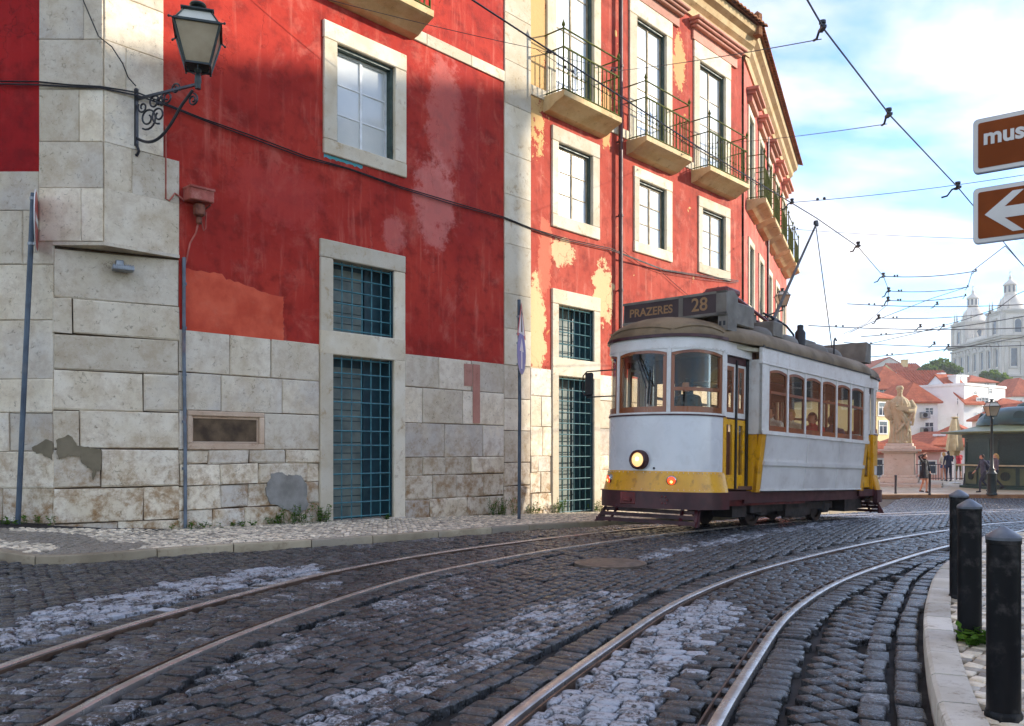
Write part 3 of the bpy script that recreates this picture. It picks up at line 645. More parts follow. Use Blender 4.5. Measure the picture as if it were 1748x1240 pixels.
# ---------------------------------------------------------------- the red corner building
PR = Plane((OR.x, OR.y, 0), (ur.x, ur.y)); WR = PR.W
RW = Matrix.Translation((0,0,0))
bld = thing('red_building', 'red plastered corner building with white stone base, pilaster, balconies and tiled eaves', 'building', M=PR.M)
PRi = PR.M.inverted()
def loc(p): return PRi @ Vector(p)
def zr(px, py): return WR(px, py)[1]
tC = WR(278, 500)[0]; tCorner = WR(177, 500)[0]; tChR = WR(305, 500)[0]; tP0 = WR(860, 500)[0]; tP1 = WR(905, 500)[0]; tEnd = WR(1266, 400)[0]; tPipe = WR(1053, 300)[0]
zRed = zr(860, 622); zRed0 = zr(310, 576); zTop = 15.0; zB = -.9
zStripe1 = zr(715, 55); zStripe0 = zr(715, 70)
holes = []   # (t0,t1,z0,z1) openings
def rect(px0, py0, px1, py1):
    a = WR(px0, py0); b = WR(px1, py1); return min(a[0], b[0]), max(a[0], b[0]), min(a[1], b[1]), max(a[1], b[1])
def casing(o, i, parent, mat, y0=-.045, y1=.30, sill=0.0, jx=0.0):
    """stone surround pieces round an inner opening"""
    t0, t1, z0, z1 = o; a0, a1, b0, b1 = i; j = .0025
    MB().box(t0, a0, y0, y1, b0, b1, bev=.012).build('jamb', mat, parent); MB().box(a1, t1, y0+j, y1, b0, b1, bev=.012).build('jamb', mat, parent)
    MB().box(t0-.004, t1+.004, y0-.004, y1, b1+.004, z1, bev=.015).build('lintel', mat, parent)
    MB().box(t0-.004-sill, t1+.004+sill, y0-.006-sill, y1, z0, b0-.004, bev=.015).build('sill', mat, parent)
def panes(parent, t0, t1, z0, z1, y, cols, rows, frame, bar, wood, glass, split=True):
    """two sashes with glazing bars; every pane its own mesh"""
    fr = MB(); fr.box(t0, t0+frame, y, y+.05, z0, z1); fr.box(t1-frame, t1, y, y+.05, z0, z1); fr.box(t0+frame, t1-frame, y+.001, y+.05, z1-frame, z1); fr.box(t0+frame, t1-frame, y+.001, y+.05, z0, z0+frame)
    a0, a1, b0, b1 = t0+frame, t1-frame, z0+frame, z1-frame; w = (a1-a0)/cols; h = (b1-b0)/rows
    for c in range(1, cols):
        bw = bar*1.9 if (split and c*2 == cols) else bar; fr.box(a0+c*w-bw/2, a0+c*w+bw/2, y-.006, y+.046, b0, b1)
    for r in range(1, rows): fr.box(a0, a1, y+.004, y+.044, b0+r*h-bar/2, b0+r*h+bar/2)
    fr.build('sash', wood, parent)
    for c in range(cols):
        for r in range(rows): MB().box(a0+c*w+.002, a0+(c+1)*w-.002, y+.018+random.uniform(0,.003), y+.028, b0+r*h+.002, b0+(r+1)*h-.002).build('pane', glass, parent)
def window(o, i, label=None, trim=M['trim'], sill=0.0, glass=M['skyglass'], outer=M['green_wood'], cols=2, rows=3, inset=.16, parent=None, wood=M['white_wood']):
    holes.append((o[0]+.02, o[1]-.02, o[2]+.02, o[3]-.02)); t0, t1, z0, z1 = i; c = MB(); b = .055
    c.box(t0, t0+b, .04, .3, z0, z1); c.box(t1-b, t1, .04, .3, z0, z1); c.box(t0+b, t1-b, .041, .3, z1-b, z1)
    c.box(t0-.1, t1+.1, .302, .32, z0-.1, z1+.1)
    w = c.build('window', outer, parent or bld); casing(o, i, w, trim, sill=sill)
    if label: w['label'] = label
    panes(w, t0+b, t1-b, z0+.005, z1-b, inset, cols, rows, .045, .028, wood, glass); return w
Yc0 = PR.M @ Vector((tCorner, 0, 0)); WL0 = Plane((Yc0.x, Yc0.y, 0), (1, 0)).W
# openings of the near bay
window(rect(551, 33, 692, 305), rect(574, 74, 673, 275), 'white two-leaf window in a pale stone surround', glass=M['curtain'], wood=M['white_wood'])
def grated_door(o, iu, il, gm, nv, nhu, nhl, label):
    holes.append((o[0]+.02, o[1]-.02, zB, o[3]-.02)); d = MB()
    t0 = min(iu[0], il[0]); t1 = max(iu[1], il[1])
    d.box(t0-.15, t1+.15, .36, .42, il[2]-.1, iu[3]+.1); w = d.build('doorway', M['teal'], bld); w['label'] = label
    for s in (0, 1): MB().box(o[0] if s == 0 else t1, t0 if s == 0 else o[1], -.045+s*.002, .35, il[2]-.5, iu[3], bev=.012).build('jamb', M['trim'], w)
    MB().box(o[0]-.004, o[1]+.004, -.05, .35, iu[3]+.004, o[3], bev=.015).build('lintel', M['trim'], w)
    MB().box(o[0]-.003, o[1]+.003, -.048, .35, il[3]+.003, iu[2]-.003, bev=.015).build('transom', M['trim'], w)
    MB().box(o[0]-.01, o[1]+.01, -.07, .35, il[2]-.5, il[2]-.012, bev=.015).build('threshold', M['stone'], w)
    for nm, (a0, a1, b0, b1), nh, y in (('upper_grate', iu, nhu, .06), ('lower_grate', il, nhl, .05)):
        g = MB(); r = .0125; k = MB()
        for q in range(nv):
            t = a0+.02+(a1-a0-.04)*q/(nv-1); g.tube([(t, y, b0), (t, y, b1)], r, 6)
        for q in range(nh):
            z = b0+.05+(b1-b0-.1)*q/(nh-1); g.tube([(a0, y-.012, z), (a1, y-.012, z)], r*1.05, 6)
        g.build(nm, gm, w, smooth=50)
        lf = (a1-a0)*.66 if nm == 'upper_grate' else (a1-a0)*.66
        for q in range(int((b1-b0)/.20)): k.box(a0+.02, a0+lf, .335, .352, b0+.02+q*.20, b0+.02+q*.20+.185)
        k.build('louvre_boards', M['shutter'], w)
        MB().box(a0+lf+.02, a0+lf+.10, .30, .352, b0, b1).build('door_stile', M['teal'], w)
        MB().box(a1-.01, a1-.001, .0, .35, b0, b1).build('door_reveal', M['teal'], w)
grated_door(rect(545, 407, 690, 600), rect(568, 443, 671, 578), rect(567, 606, 669, 882), M['grate'], 7, 6, 12, 'tall doorway with teal iron grates over louvred boards')
grated_door(rect(941, 492, 1023, 620), rect(953, 520, 1012, 618), rect(952, 642, 1012, 874), M['grate2'], 7, 5, 13, 'doorway with teal iron grates beside the tram')
# windows of the lit bay
for (o, i) in (((941,213,1022,411),(952,243,1010,386)), ((1081,283,1146,449),(1090,306,1136,428)), ((1191,334,1245,481),(1198,355,1237,463))):
    window(rect(*o), rect(*i), wood=M['tan_wood'], inset=.10)
def french(o, i, cornice=None):
    w = window(rect(*o), rect(*i), trim=M['trim'], cols=2, rows=4, inset=.12, wood=M['tan_wood'])
    t0, t1, z0, z1 = rect(*o)
    if cornice:
        c = rect(*cornice); cm = MB(); zc = c[3]; cm.box(c[0], c[1], -.34, .02, zc-.09, zc, bev=.02); cm.box(c[0]+.05, c[1]-.05, -.27, .02, zc-.17, zc-.092, bev=.02); cm.box(c[0]+.10, c[1]-.10, -.19, .02, zc-.25, zc-.172, bev=.02)
        cm.box(c[0]+.16, c[1]-.16, -.06, .02, z1, zc-.252); cm.build('door_cornice', M['pink_trim'], w)
    return w
FA = ((932,-150,1024,215), (948,-110,1012,212)); FB = ((1073,-10,1146,280), (1086,28,1136,278)); FC = ((1183,68,1246,325), (1193,104,1237,322))
french(FA[0], FA[1]); french(FB[0], FB[1], (1068,-40,1162,20)); french(FC[0], FC[1], (1176,30,1260,95))
# wall faces
def cells(t0, t1, z0, z1, y, mat, name, hs, parent=bld, Mx=None, sub=1.2):
    ts = sorted({t0, t1, *[h[0] for h in hs if t0 < h[0] < t1], *[h[1] for h in hs if t0 < h[1] < t1]}); zs = sorted({z0, z1, *[h[2] for h in hs if z0 < h[2] < z1], *[h[3] for h in hs if z0 < h[3] < z1]})
    mb = MB(); vid = {}
    def v(t, z):
        k = (round(t, 5), round(z, 5))
        if k not in vid: vid[k] = len(mb.v); mb.v.append((t, y, z))
        return vid[k]
    for a, b in zip(ts, ts[1:]):
        for c, d in zip(zs, zs[1:]):
            mt, mz_ = .5*(a+b), .5*(c+d)
            if any(h[0] < mt < h[1] and h[2] < mz_ < h[3] for h in hs): continue
            mb.f.append((v(a, c), v(b, c), v(b, d), v(a, d))); mb.m.append(0)
    if Mx is not None: mb.xf(Mx)
    adj = {}
    for i, f in enumerate(mb.f):
        for q in f: adj.setdefault(q, []).append(i)
    seen = set(); o = None
    for i in range(len(mb.f)):     # one object for each connected stretch of wall
        if i in seen: continue
        st = [i]; comp = []; seen.add(i)
        while st:
            j = st.pop(); comp.append(j)
            for q in mb.f[j]:
                for w_ in adj[q]:
                    if w_ not in seen: seen.add(w_); st.append(w_)
        m2 = MB(); ids = sorted({q for j in comp for q in mb.f[j]}); mp_ = {q: n_ for n_, q in enumerate(ids)}
        m2.add([mb.v[q] for q in ids], [tuple(mp_[q] for q in mb.f[j]) for j in comp]); o = m2.build(name, mat, parent, fix=False)
    return o
bl = lambda px, py: WR(px, py)
pk = lin(214,132,122)
blobs = [(*bl(742, 345), .55, .9, pk, .6), (*bl(760, 200), .5, 1.3, pk, .4), (*bl(480, 330), .9, .5, lin(186,66,58), .5), (*bl(800, 250), .35, 1.6, lin(150,40,40), .4), (*bl(650, 140), .3, .3, lin(140,30,30), .3), (*bl(672, 400), .3, .35, pk, .4)]
mred = red_plaster('red_plaster_wall', tP0, blobs)
mredlit = red_plaster('red_plaster_wall_flaking_lit', tP0, [(*bl(915, 570), .35, 1.4, lin(216,190,140), .9), (*bl(915, 60), .45, 2.6, lin(208,172,112), .9), (*bl(1030, 500), .45, .8, lin(218,188,140), .9), (*bl(960, 430), .5, .35, lin(216,184,140), .9), (*bl(1035, 200), .25, .8, lin(214,166,110), .85), (*bl(1160, 110), .35, .8, lin(214,166,110), .85), (*bl(930, 440), .25, 1.0, lin(206,110,84), .9)], tP1, .02, c1=lin(166,62,46), c2=lin(180,78,60), c3=lin(204,130,110))  # sunlit bay: sun's paler red put into the base colours, plus worn flakes
zUp = WL0(177, 413)[1]
cells(tC-.02, tP0, zUp, zTop, 0.0, mred, 'plaster_wall', holes); cells(tChR, tP0, zRed-.03, zUp, 0.0, mred, 'plaster_wall', holes)
cells(tP1, tEnd, zRed-.03, zTop, 0.0, mredlit, 'plaster_wall', holes)
cells(tChR, tEnd, zB, zRed-.02, .022, M['mortar'], 'stone_base_backing', holes)
# orange repaint with a rough hand-rolled edge
a = WR(314, 458); b = WR(484, 587); pts = []
for k in range(26): pts.append((a[0]+(b[0]-a[0])*k/25, -.004, a[1]-.06*(k > 9)-.10*sm((k-9)/14)*1.4+random.uniform(-.015,.015)-.0))
for k in range(22): pts.append((b[0]+random.uniform(-.02,.02), -.004, pts[25][2]-(pts[25][2]-zRed+.01)*(k+1)/22))
pts.append((a[0], -.004, zRed-.01)); MB().poly(pts[::-1], (0,1,0), .003).build('repaint_patch', M['orange'], bld, fix=True)
# stone base: ashlar blocks, each its own piece
def block(t0, t1, z0, z1, y0=-.012, mat=None, name='stone_block', parent=bld, Mx=None, depth=.05, g=.006, rough=.004):
    mb = MB(); d = random.uniform(-.006, .004)*(rough/.004); bv = random.uniform(.006, .012)*(1+rough*60)
    x0, x1, w0, w1 = t0+g, t1-g, z0+g, z1-g
    if x1-x0 < .03 or w1-w0 < .03: return
    j = lambda s=rough: random.uniform(-s, s)
    F_ = [(x0+bv+j(), y0+d+j(.002), w0+bv+j()), (x1-bv+j(), y0+d+j(.002), w0+bv+j()), (x1-bv+j(), y0+d+j(.002), w1-bv+j()), (x0+bv+j(), y0+d+j(.002), w1-bv+j())]
    K_ = [(x0+j(), y0+d+bv, w0+j()), (x1+j(), y0+d+bv, w0+j()), (x1+j(), y0+d+bv, w1+j()), (x0+j(), y0+d+bv, w1+j())]; B_q = [(p[0], y0+depth+.03, p[2]) for p in K_]
    mb.add(F_+K_+B_q, [(0,1,2,3)]+[(4+k, 4+(k+1) % 4, (k+1) % 4, k) for k in range(4)]+[(8+k, 8+(k+1) % 4, 4+(k+1) % 4, 4+k) for k in range(4)])
    if Mx is not None: mb.xf(Mx)
    return mb.build(name, mat or M['stone'], parent, fix=True)
zrows = [zRed]+[zr(692, y) for y in (660, 721.6, 781, 813, 855, 890)]+[zr(692, 930), zB]
def fill_rows(t0, t1, rows, lens, skip=(), **kw):
    for r, (zt, zb) in enumerate(zip(rows, rows[1:])):
        t = t0; first = True
        while t < t1-.02:
            L = random.uniform(*lens[min(r, len(lens)-1)]); L = L*.6 if first and r % 2 else L; first = False
            e = t+L
            if t1-e < .25: e = t1
            for s in skip:
                if t < s[0] < e and not (zt <= s[2]+.01 or zb >= s[3]-.01): e = s[0]
            if any(s[0]-.01 <= t < s[1]-.01 and not (zt <= s[2]+.01 or zb >= s[3]-.01) for s in skip):
                t = max(s[1] for s in skip if s[0]-.01 <= t < s[1]-.01); continue
            block(t, e, zb, zt, rough=.004 if r < 3 else .014, **kw); t = e
d1o = rect(545, 407, 690, 600); d2o = rect(941, 492, 1023, 620)
nic = rect(318, 705, 450, 766)
LN = [(.55,1.0), (.6,1.3), (.7,1.2), (.45,.9), (.5,1.1), (.5,1.2), (.5,1.0)]
zrowsL = [zRed]+[zr(380, y) for y in (640, 703, 768, 792, 828, 868, 908)]+[zB]; nic = (nic[0], nic[1], zrowsL[3], zrowsL[2])
fill_rows(tChR, d1o[0], zrowsL, LN, skip=[nic]); fill_rows(d1o[1], tP0, zrows, LN)
fill_rows(tP1, d2o[0], zrows, [(.35,.7)]); fill_rows(d2o[1], tEnd, zrows, [(.5,1.1)])
fill_rows(tP0, tP1, [zr(860, y) for y in (622, 680, 735, 790, 830)]+[zB], [(.7,.8)])
# niche with moulded frame
nw = MB(); t0, t1, z0, z1 = nic; nw.box(t0, t1, .10, .14, z0, z1); nq = nw.build('niche', M['niche'], bld); nq['label'] = 'recessed niche with moulded stone frame'
for (a0, a1, b0, b1) in ((t0, t1, z1-.08, z1), (t0, t1, z0, z0+.10), (t0, t0+.09, z0+.10, z1-.08), (t1-.09, t1, z0+.10, z1-.08)): MB().box(a0, a1, -.035, .10, b0, b1, bev=.012).build('frame_piece', M['niche'], nq)
for (a0, a1, b0, b1) in ((t0+.09, t1-.09, z1-.12, z1-.08), (t0+.09, t1-.09, z0+.10, z0+.13), (t0+.09, t0+.12, z0+.13, z1-.12), (t1-.12, t1-.09, z0+.13, z1-.12)): MB().box(a0, a1, .01, .10, b0, b1, bev=.008).build('inner_moulding', M['niche'], nq)
# pilaster: stacked blocks, floor stripe
zz = zRed; zp = [zRed]+[zr(860, y) for y in (560, 500, 415, 330, 260, 175, 100, 20, -60, -140)]+[zTop]
for a_, b_ in zip(zp, zp[1:]): block(tP0, tP1, a_, b_, y0=-.03, mat=M['trim'], name='pilaster_block', depth=.03, g=.0015, rough=.001)
t = tC+.9
for (ta, tb) in ((tC+.05, tP0), (tP1, tEnd)):
    t = ta
    while t < tb-.05:
        e = min(tb, t+random.uniform(1.1, 1.7)); block(t, e, zStripe0-.03, zStripe1+.03, y0=-.035, mat=M['trim'], name='string_course', depth=.03, g=.001, rough=.001); t = e
# balconies
def balcony(t0, t1, zt, out=.62, parent=bld, Mx=None, nb=13, hgt=1.0, mat=M['rail_green'], slabm=M['cornice']):
    b = MB(); prof = [(-out,zt), (0.02,zt), (0.02,zt-.36), (-.18,zt-.33), (-out*.6,zt-.22), (-out*.93,zt-.145), (-out,zt-.12)]
    n = len(prof); vs = [(t0, y, z) for y, z in prof]+[(t1, y, z) for y, z in prof]; b.add(vs, [tuple(range(n)), tuple(range(n, 2*n))[::-1]]+[(i, n+i, n+(i+1) % n, (i+1) % n) for i in range(n)])
    r = MB(); yo = -out+.06; zc = zt+hgt; ht = zt+hgt+.42
    a0, a1 = t0+.05, t1-.05
    r.bar((a0, yo, zc), (a1, yo, zc), .035, .03); r.bar((a0, yo, zt+.06), (a1, yo, zt+.06), .035, .02); r.bar((a0, yo, ht), (a1, yo, ht), .03, .025)
    for tt in (a0, a1):
        for z in (zc, zt+.06, ht): r.bar((tt, yo, z), (tt, .0, z), .025, .025)
        r.tube([(tt, yo, zt), (tt, yo, ht+.02)], .022, 6); r.lathe([(.0,0),(.03,.02),(.045,.06),(.03,.10),(.012,.14),(.0,.2)], 8, (tt, yo, ht+.02))
        for q in range(1, 4): r.tube([(tt, yo*(1-q/4.0), zt), (tt, yo*(1-q/4.0), zc)], .010, 5)
    for q in range(1, nb):
        tt = a0+(a1-a0)*q/nb; r.tube([(tt, yo, zt), (tt, yo, zc)], .015, 5); r.ball((tt, yo, zt+.45), .028, 6, 4)
    if Mx is not None: b.xf(Mx); r.xf(Mx)
    s = b.build('balcony', slabm, parent); r.build('railing', mat, s, smooth=40); return s
def bz(px, py): return WR(px, py)[1]
# slab outer corners are nearer than the wall, so their ends are set from the door they serve
for o, py in ((FA[0], 212), (FB[0], 277), (FC[0], 322)):
    t0, t1, z0, z1 = rect(*o); balcony(t0-.10, t1+.06, z0+.05)
t0 = WR(560, 20)[0]; zb_ = zStripe1+.14; balcony(t0, WR(704, 40)[0], zb_)
# drainpipe
dp = MB(); dp.tube([(tPipe, -.12, zTop-1.2), (tPipe, -.12, zr(1053, 560)-2.5)], .055, 10)
for z in np.arange(1.5, 13, 1.9): dp.lathe([(.07,-.03),(.07,.03)], 10, (tPipe, -.12, z)); dp.box(tPipe-.015, tPipe+.015, -.1, .02, z-.015, z+.015)
dp.build('drainpipe', M['red_pipe'], bld, smooth=40)
# corner quoin and far wing
zq = list(np.arange(-.9, 14.3, .62))+[14.3]; cQ = PR.M @ Vector((tEnd, 0, 0))
uS = Vector((.40,.917,0)); PS = Plane((cQ.x+uS.x*.35, cQ.y+uS.y*.35, 0), (uS.x, uS.y)); MS = PRi @ PS.M
for a_, b_ in zip(zq, zq[1:]): block(tEnd-.32, tEnd, b_, a_, y0=-.05, mat=M['pink_trim'], name='quoin_block', depth=.05, g=.001, rough=.001)
for a_, b_ in zip(zq, zq[1:]): block(-.37, .12, b_, a_, y0=-.05, mat=M['trim'], name='quoin_block', depth=.05, g=.001, rough=.001, Mx=MS)
WS = PS.W; sEnd = WS(1343, 400)[0]
mpink = red_plaster('pink_lit_plaster_wall', 0, (), None, 0, c1=lin(196,92,80), c2=lin(206,112,96), c3=lin(222,160,140))  # far wing: pinker look of sunlit red put into the plaster colour
shl = []
def swin(t0, t1, z0, z1, cols, rows, corn=False):
    shl.append((t0-.10, t1+.10, z0-.1, z1+.1)); c = MB(); c.box(t0, t0+.06, .04, .3, z0, z1); c.box(t1-.06, t1, .04, .3, z0, z1); c.box(t0, t1, .04, .3, z1-.06, z1); c.box(t0-.1, t1+.1, .31, .33, z0-.1, z1+.1)
    w = c.xf(MS).build('window', M['green_wood'], bld)
    for (a0, a1, b0, b1) in ((t0-.2, t0, z0, z1), (t1, t1+.2, z0, z1), (t0-.2, t1+.2, z1, z1+.22), (t0-.2, t1+.2, z0-.2, z0)): MB().box(a0, a1, -.05, .3, b0, b1, bev=.012).xf(MS).build('jamb', M['trim'], w)
    f = MB(); f.box((t0+t1)/2-.03, (t0+t1)/2+.03, .14, .19, z0, z1)
    for r in range(1, rows): f.box(t0, t1, .15, .18, z0+(z1-z0)*r/rows-.015, z0+(z1-z0)*r/rows+.015)
    f.xf(MS).build('sash', M['white_wood'], w); MB().box(t0+.06, t1-.06, .165, .175, z0, z1-.06).xf(MS).build('pane', M['skyglass'], w)
    if corn:
        cm = MB(); cm.box(t0-.35, t1+.35, -.38, .02, z1+.62, z1+.72); cm.box(t0-.28, t1+.28, -.28, .02, z1+.52, z1+.618); cm.box(t0-.2, t1+.2, -.16, .02, z1+.3, z1+.518); cm.xf(MS).build('door_cornice', M['pink_trim'], w)
fz = WS(1290, 372)[1]; nS = 5; sp = (sEnd-.5)/nS
for k in range(nS):
    tm = .35+sp*(k+.5); swin(tm-.55, tm+.55, fz+.06, fz+3.0, 2, 4, True); swin(tm-.5, tm+.5, fz-3.3, fz-1.3, 2, 3); swin(tm-.5, tm+.5, fz-7.2, fz-4.9, 2, 3)
    balcony(tm-.95, tm+.95, fz+.04, Mx=MS, nb=9)
cells(.12, sEnd, zB, zTop, 0.0, mpink, 'plaster_wall', shl, Mx=MS)
cells(0, 9, zB, zTop, 0.0, mpink, 'plaster_wall', [], Mx=PRi @ Plane(PS.M @ Vector((sEnd, 0, 0)), (-uS.y*.9-.2, uS.x)).M)
dp = MB(); tt = .35+sp*1.0+sp*.5+.0; tt = .35+sp*2; dp.tube([(tt, -.1, zTop-1.3), (tt, -.1, 1.5)], .05, 8); dp.xf(MS).build('drainpipe', M['red_pipe'], bld, smooth=40)
# cornice and tiled eaves over both wings
zE = zTop-.05
zEc = WR(1262, 48)[1]
def eaves(t0, t1, Mx, zt):
    c = MB(); prof = [(0,-.75),(-.06,-.75),(-.10,-.55),(-.22,-.45),(-.26,-.28),(-.42,-.18),(-.46,0),(0,0)]; n = len(prof)
    vs = [(t0, y, zt+z) for y, z in prof]+[(t1, y, zt+z) for y, z in prof]; c.add(vs, [tuple(range(n)), tuple(range(n, 2*n))[::-1]]+[(i, n+i, n+(i+1) % n, (i+1) % n) for i in range(n)])
    if Mx is not None: c.xf(Mx)
    c.build('cornice', M['cornice'], bld)
    rt = MB(); k = 0; t = t0
    s = MB(); s.add([(t0, -.55, zt+.03), (t1, -.55, zt+.03), (t1, 3.2, zt+1.5), (t0, 3.2, zt+1.5)], [(0,1,2,3)])
    if Mx is not None: s.xf(Mx)
    rf = s.build('roof', M['roof_tile_old'], bld, fix=False)
    while t < t1-.05:
        for y0, y1 in ((-.66,-.1), (-.15,.45), (.4,1.0), (.95,1.6), (1.55,2.3)):
            zz = lambda y: zt+.06+(y+.55)*.39
            pts = []
            for q in range(5):
                an = math.pi*q/4; pts.append((math.cos(an)*.105, math.sin(an)*.075))
            vs = [(t+.11+x, y0, zz(y0)+h+.02) for x, h in pts]+[(t+.11+x*.85, y1, zz(y1)+h) for x, h in pts]+[(t+.11+x*.8, y0, zz(y0)+h*.75+.0) for x, h in pts]
            rt.add(vs, [(i, i+1, 5+i+1, 5+i) for i in range(4)]+[(10+i, 10+i+1, i+1, i) for i in range(4)])
        t += .235
    if Mx is not None: rt.xf(Mx)
    o = rt.build('roof_tiles', M['roof_tile_old'], rf, fix=False); o['kind'] = 'stuff'
eaves(tP0-9, tEnd+.45, None, zEc); eaves(-.1, sEnd+.5, MS, zEc+.003)
cap = MB(); cap.lathe([(.16,-.3),(.16,.35),(0,.5)], 8, (tEnd+.25, -.4, zEc+.05)); cap.build('ridge_tile_end', M['roof_tile_old'], bld, smooth=40)
# --- left corner: upper quoin standing out over a chamfer
Yc = PR.M @ Vector((tCorner, 0, 0)); PLf = Plane((Yc.x, Yc.y, 0), (1, 0)); WL = PLf.W; ML = PRi @ PLf.M
tl68 = WL(68, 300)[0]; tl92 = WL(92, 600)[0]
zq = [WL(177, y)[1] for y in (413, 322, 243, 154, 69, -15, -100, -190)]
for r, (zb_, zt_) in enumerate(zip(zq, zq[1:])):
    sp_ = (.66, .0, .63, .0, .70, .0, .66)[r]
    if sp_:
        ts = tl68+(0-tl68)*sp_; block(tl68, ts, zb_, zt_, y0=-.03, Mx=ML, name='quoin_block', depth=.05, g=.002, rough=.002); block(ts, .0, zb_, zt_, y0=-.03, Mx=ML, name='quoin_block', depth=.05, g=.002, rough=.002)
    else: block(tl68, .0, zb_, zt_, y0=-.03, Mx=ML, name='quoin_block', depth=.05, g=.002, rough=.002)
for r, (zb_, zt_) in enumerate(zip(zq, zq[1:])):
    te = tC if r > 1 else tChR
    s2 = tCorner+(te-tCorner)*(.35 if r % 2 else 1.0)
    if r == 0: block(tCorner, te, zb_-.02, zt_+.02, y0=-.03, name='quoin_block', depth=.05, g=.002, rough=.002); continue
    if s2 < te: block(tCorner, s2, zb_, zt_, y0=-.03, name='quoin_block', depth=.05, g=.002, rough=.002)
    else: s2 = tCorner
    block(s2, te, zb_, zt_, y0=-.03, name='quoin_block', depth=.05, g=.002, rough=.002)
# underside slab of the overhang
cA = ML @ Vector((tl92, -.03, 0)); cB = Vector((tCorner, -.03, 0)); cC_ = Vector((tChR, -.03, 0)); zu = zq[0]
us = MB(); ins = [cA, cB, cC_]; us.poly([(p.x, p.y, zu-.004) for p in ins]+[(cC_.x, cC_.y+.3, zu-.004), (cA.x+.1, cA.y+.3, zu-.004)], (0,0,-1), .05); us.build('corbel', M['stone'], bld)
# chamfer face
wA = PR.M @ cA; wC = PR.M @ cC_; PC = Plane((wA.x, wA.y, 0), (wC.x-wA.x, wC.y-wA.y)); MC = PRi @ PC.M; tCe = (Vector((wC.x, wC.y, 0))-Vector((wA.x, wA.y, 0))).length; WC = PC.W
zc_ = [zu-.05]+[WC(298, y)[1] for y in (444, 523, 581, 640, 704, 767, 830, 887)]+[zB]
spl = [[.33,.70], [], [.15], [], [.70], [.20], [.36], [.70], [.5]]
for r, (zt_, zb_) in enumerate(zip(zc_, zc_[1:])):
    e = [0]+[s*tCe for s in spl[r]]+[tCe]
    for a_, b_ in zip(e, e[1:]): block(a_, b_, zb_, zt_, y0=.0, Mx=MC, depth=.06, g=.008, rough=.013)
cells(0, tCe, zB, zu, .05, M['mortar'], 'stone_base_backing', [], Mx=MC)
# brown cement repair smeared over two courses
def blobpatch(pl, Mx, pts, mat, name, off=-.012, th=.012):
    q = []
    for k in range(len(pts)):
        a_ = pts[k]; b_ = pts[(k+1) % len(pts)]
        for s in range(5):
            f = s/5.0; px = a_[0]+(b_[0]-a_[0])*f+random.uniform(-2,2); py = a_[1]+(b_[1]-a_[1])*f+random.uniform(-2,2); w = pl.W(px, py); q.append((w[0], off, w[1]))
    mb = MB().poly(q[::-1], (0,1,0), th)
    if Mx is not None: mb.xf(Mx)
    return mb.build(name, mat, bld, fix=True)
blobpatch(PC, MC, [(95,752),(120,742),(132,760),(150,764),(172,768),(174,800),(163,806),(160,822),(156,800),(140,792),(137,778),(118,778),(100,785)], M['patch_cement'], 'cement_repair', -.024)
blobpatch(PLf, ML, [(55,765),(80,752),(91,752),(91,786),(80,780),(62,772)], M['patch_cement'], 'cement_repair', -.03)
blobpatch(PR, None, [(452,835),(462,810),(478,806),(492,812),(512,812),(522,826),(524,868),(505,880),(480,866),(460,862)], M['grey_cement'], 'cement_repair', -.03)
# left face: stone base with red plaster above
zl = [WL(60, y)[1] for y in (293, 360, 452, 547, 648, 705, 771, 833, 895)]+[zB]
for r, (zt_, zb_) in enumerate(zip(zl, zl[1:])):
    tend = tl68 if zb_ >= zq[0]-.2 else tl92; t = -6.0+(r % 2)*.4; xsx = []
    while t < tend-.05:
        e = t+random.uniform(.8, 1.3); e = tend if tend-e < .4 else e
        block(t, e, zb_, zt_, y0=-.012, Mx=ML, depth=.05, g=.003, rough=.003 if r < 4 else .009); t = e
cells(-7, tl92, zB, zl[0], .045, M['mortar'], 'stone_base_backing', [], Mx=ML); cells(tl92, 0, zq[0], zTop, .045, M['mortar'], 'stone_base_backing', [], Mx=ML)
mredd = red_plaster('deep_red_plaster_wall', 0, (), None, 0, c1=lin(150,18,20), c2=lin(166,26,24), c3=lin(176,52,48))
cells(-7, tl68, zl[0]-.005, zTop, 0.0, mredd, 'plaster_wall', [], Mx=ML)
cells(tl68, 0, zq[-1]-.1, zTop, .0, M['stone'], 'plaster_wall', [], Mx=ML)
# roof closing slab and rear mass so that no sky shows behind the front
rb = MB(); corners = [ML @ Vector((-7, .5, 0)), ML @ Vector((0, .5, 0)), Vector((tEnd-.5, .5, 0)), MS @ Vector((sEnd-.2, .5, 0)), MS @ Vector((sEnd-.2, 9, 0)), Vector((tCorner-2, 14, 0)), ML @ Vector((-7, 9, 0))]
rb.poly([(c.x, c.y, zB) for c in corners], (0,0,1), zEc+.2-zB); rb.build('inner_mass', M['mortar'], bld)
for (q0, q1, y0_, y1_) in ((791,805,621,660), (806,818,622,723)):
    c_ = rect(q0, y0_, q1, y1_); MB().box(c_[0], c_[1], -.026, -.018, c_[2], c_[3]).build('paint_streak', M['pink_trim'], bld)
# teal smear under the window sill
tw = rect(551, 33, 692, 305); q = []
for k in range(20): q.append((tw[0]+.02+k*.045, -.0035, tw[2]-.0+random.uniform(-.01,.01)))
for k in range(20): q.append((tw[0]+.02+(19-k)*.045, -.0035, tw[2]-.05-random.uniform(0,.035)*(1 if k % 3 else .2)))
MB().poly(q, (0,-1,0), .002).build('teal_paint_smear', pmat('teal_smear', lin(36,150,140), lin(90,150,170), .6, 6, .1, 40), bld)
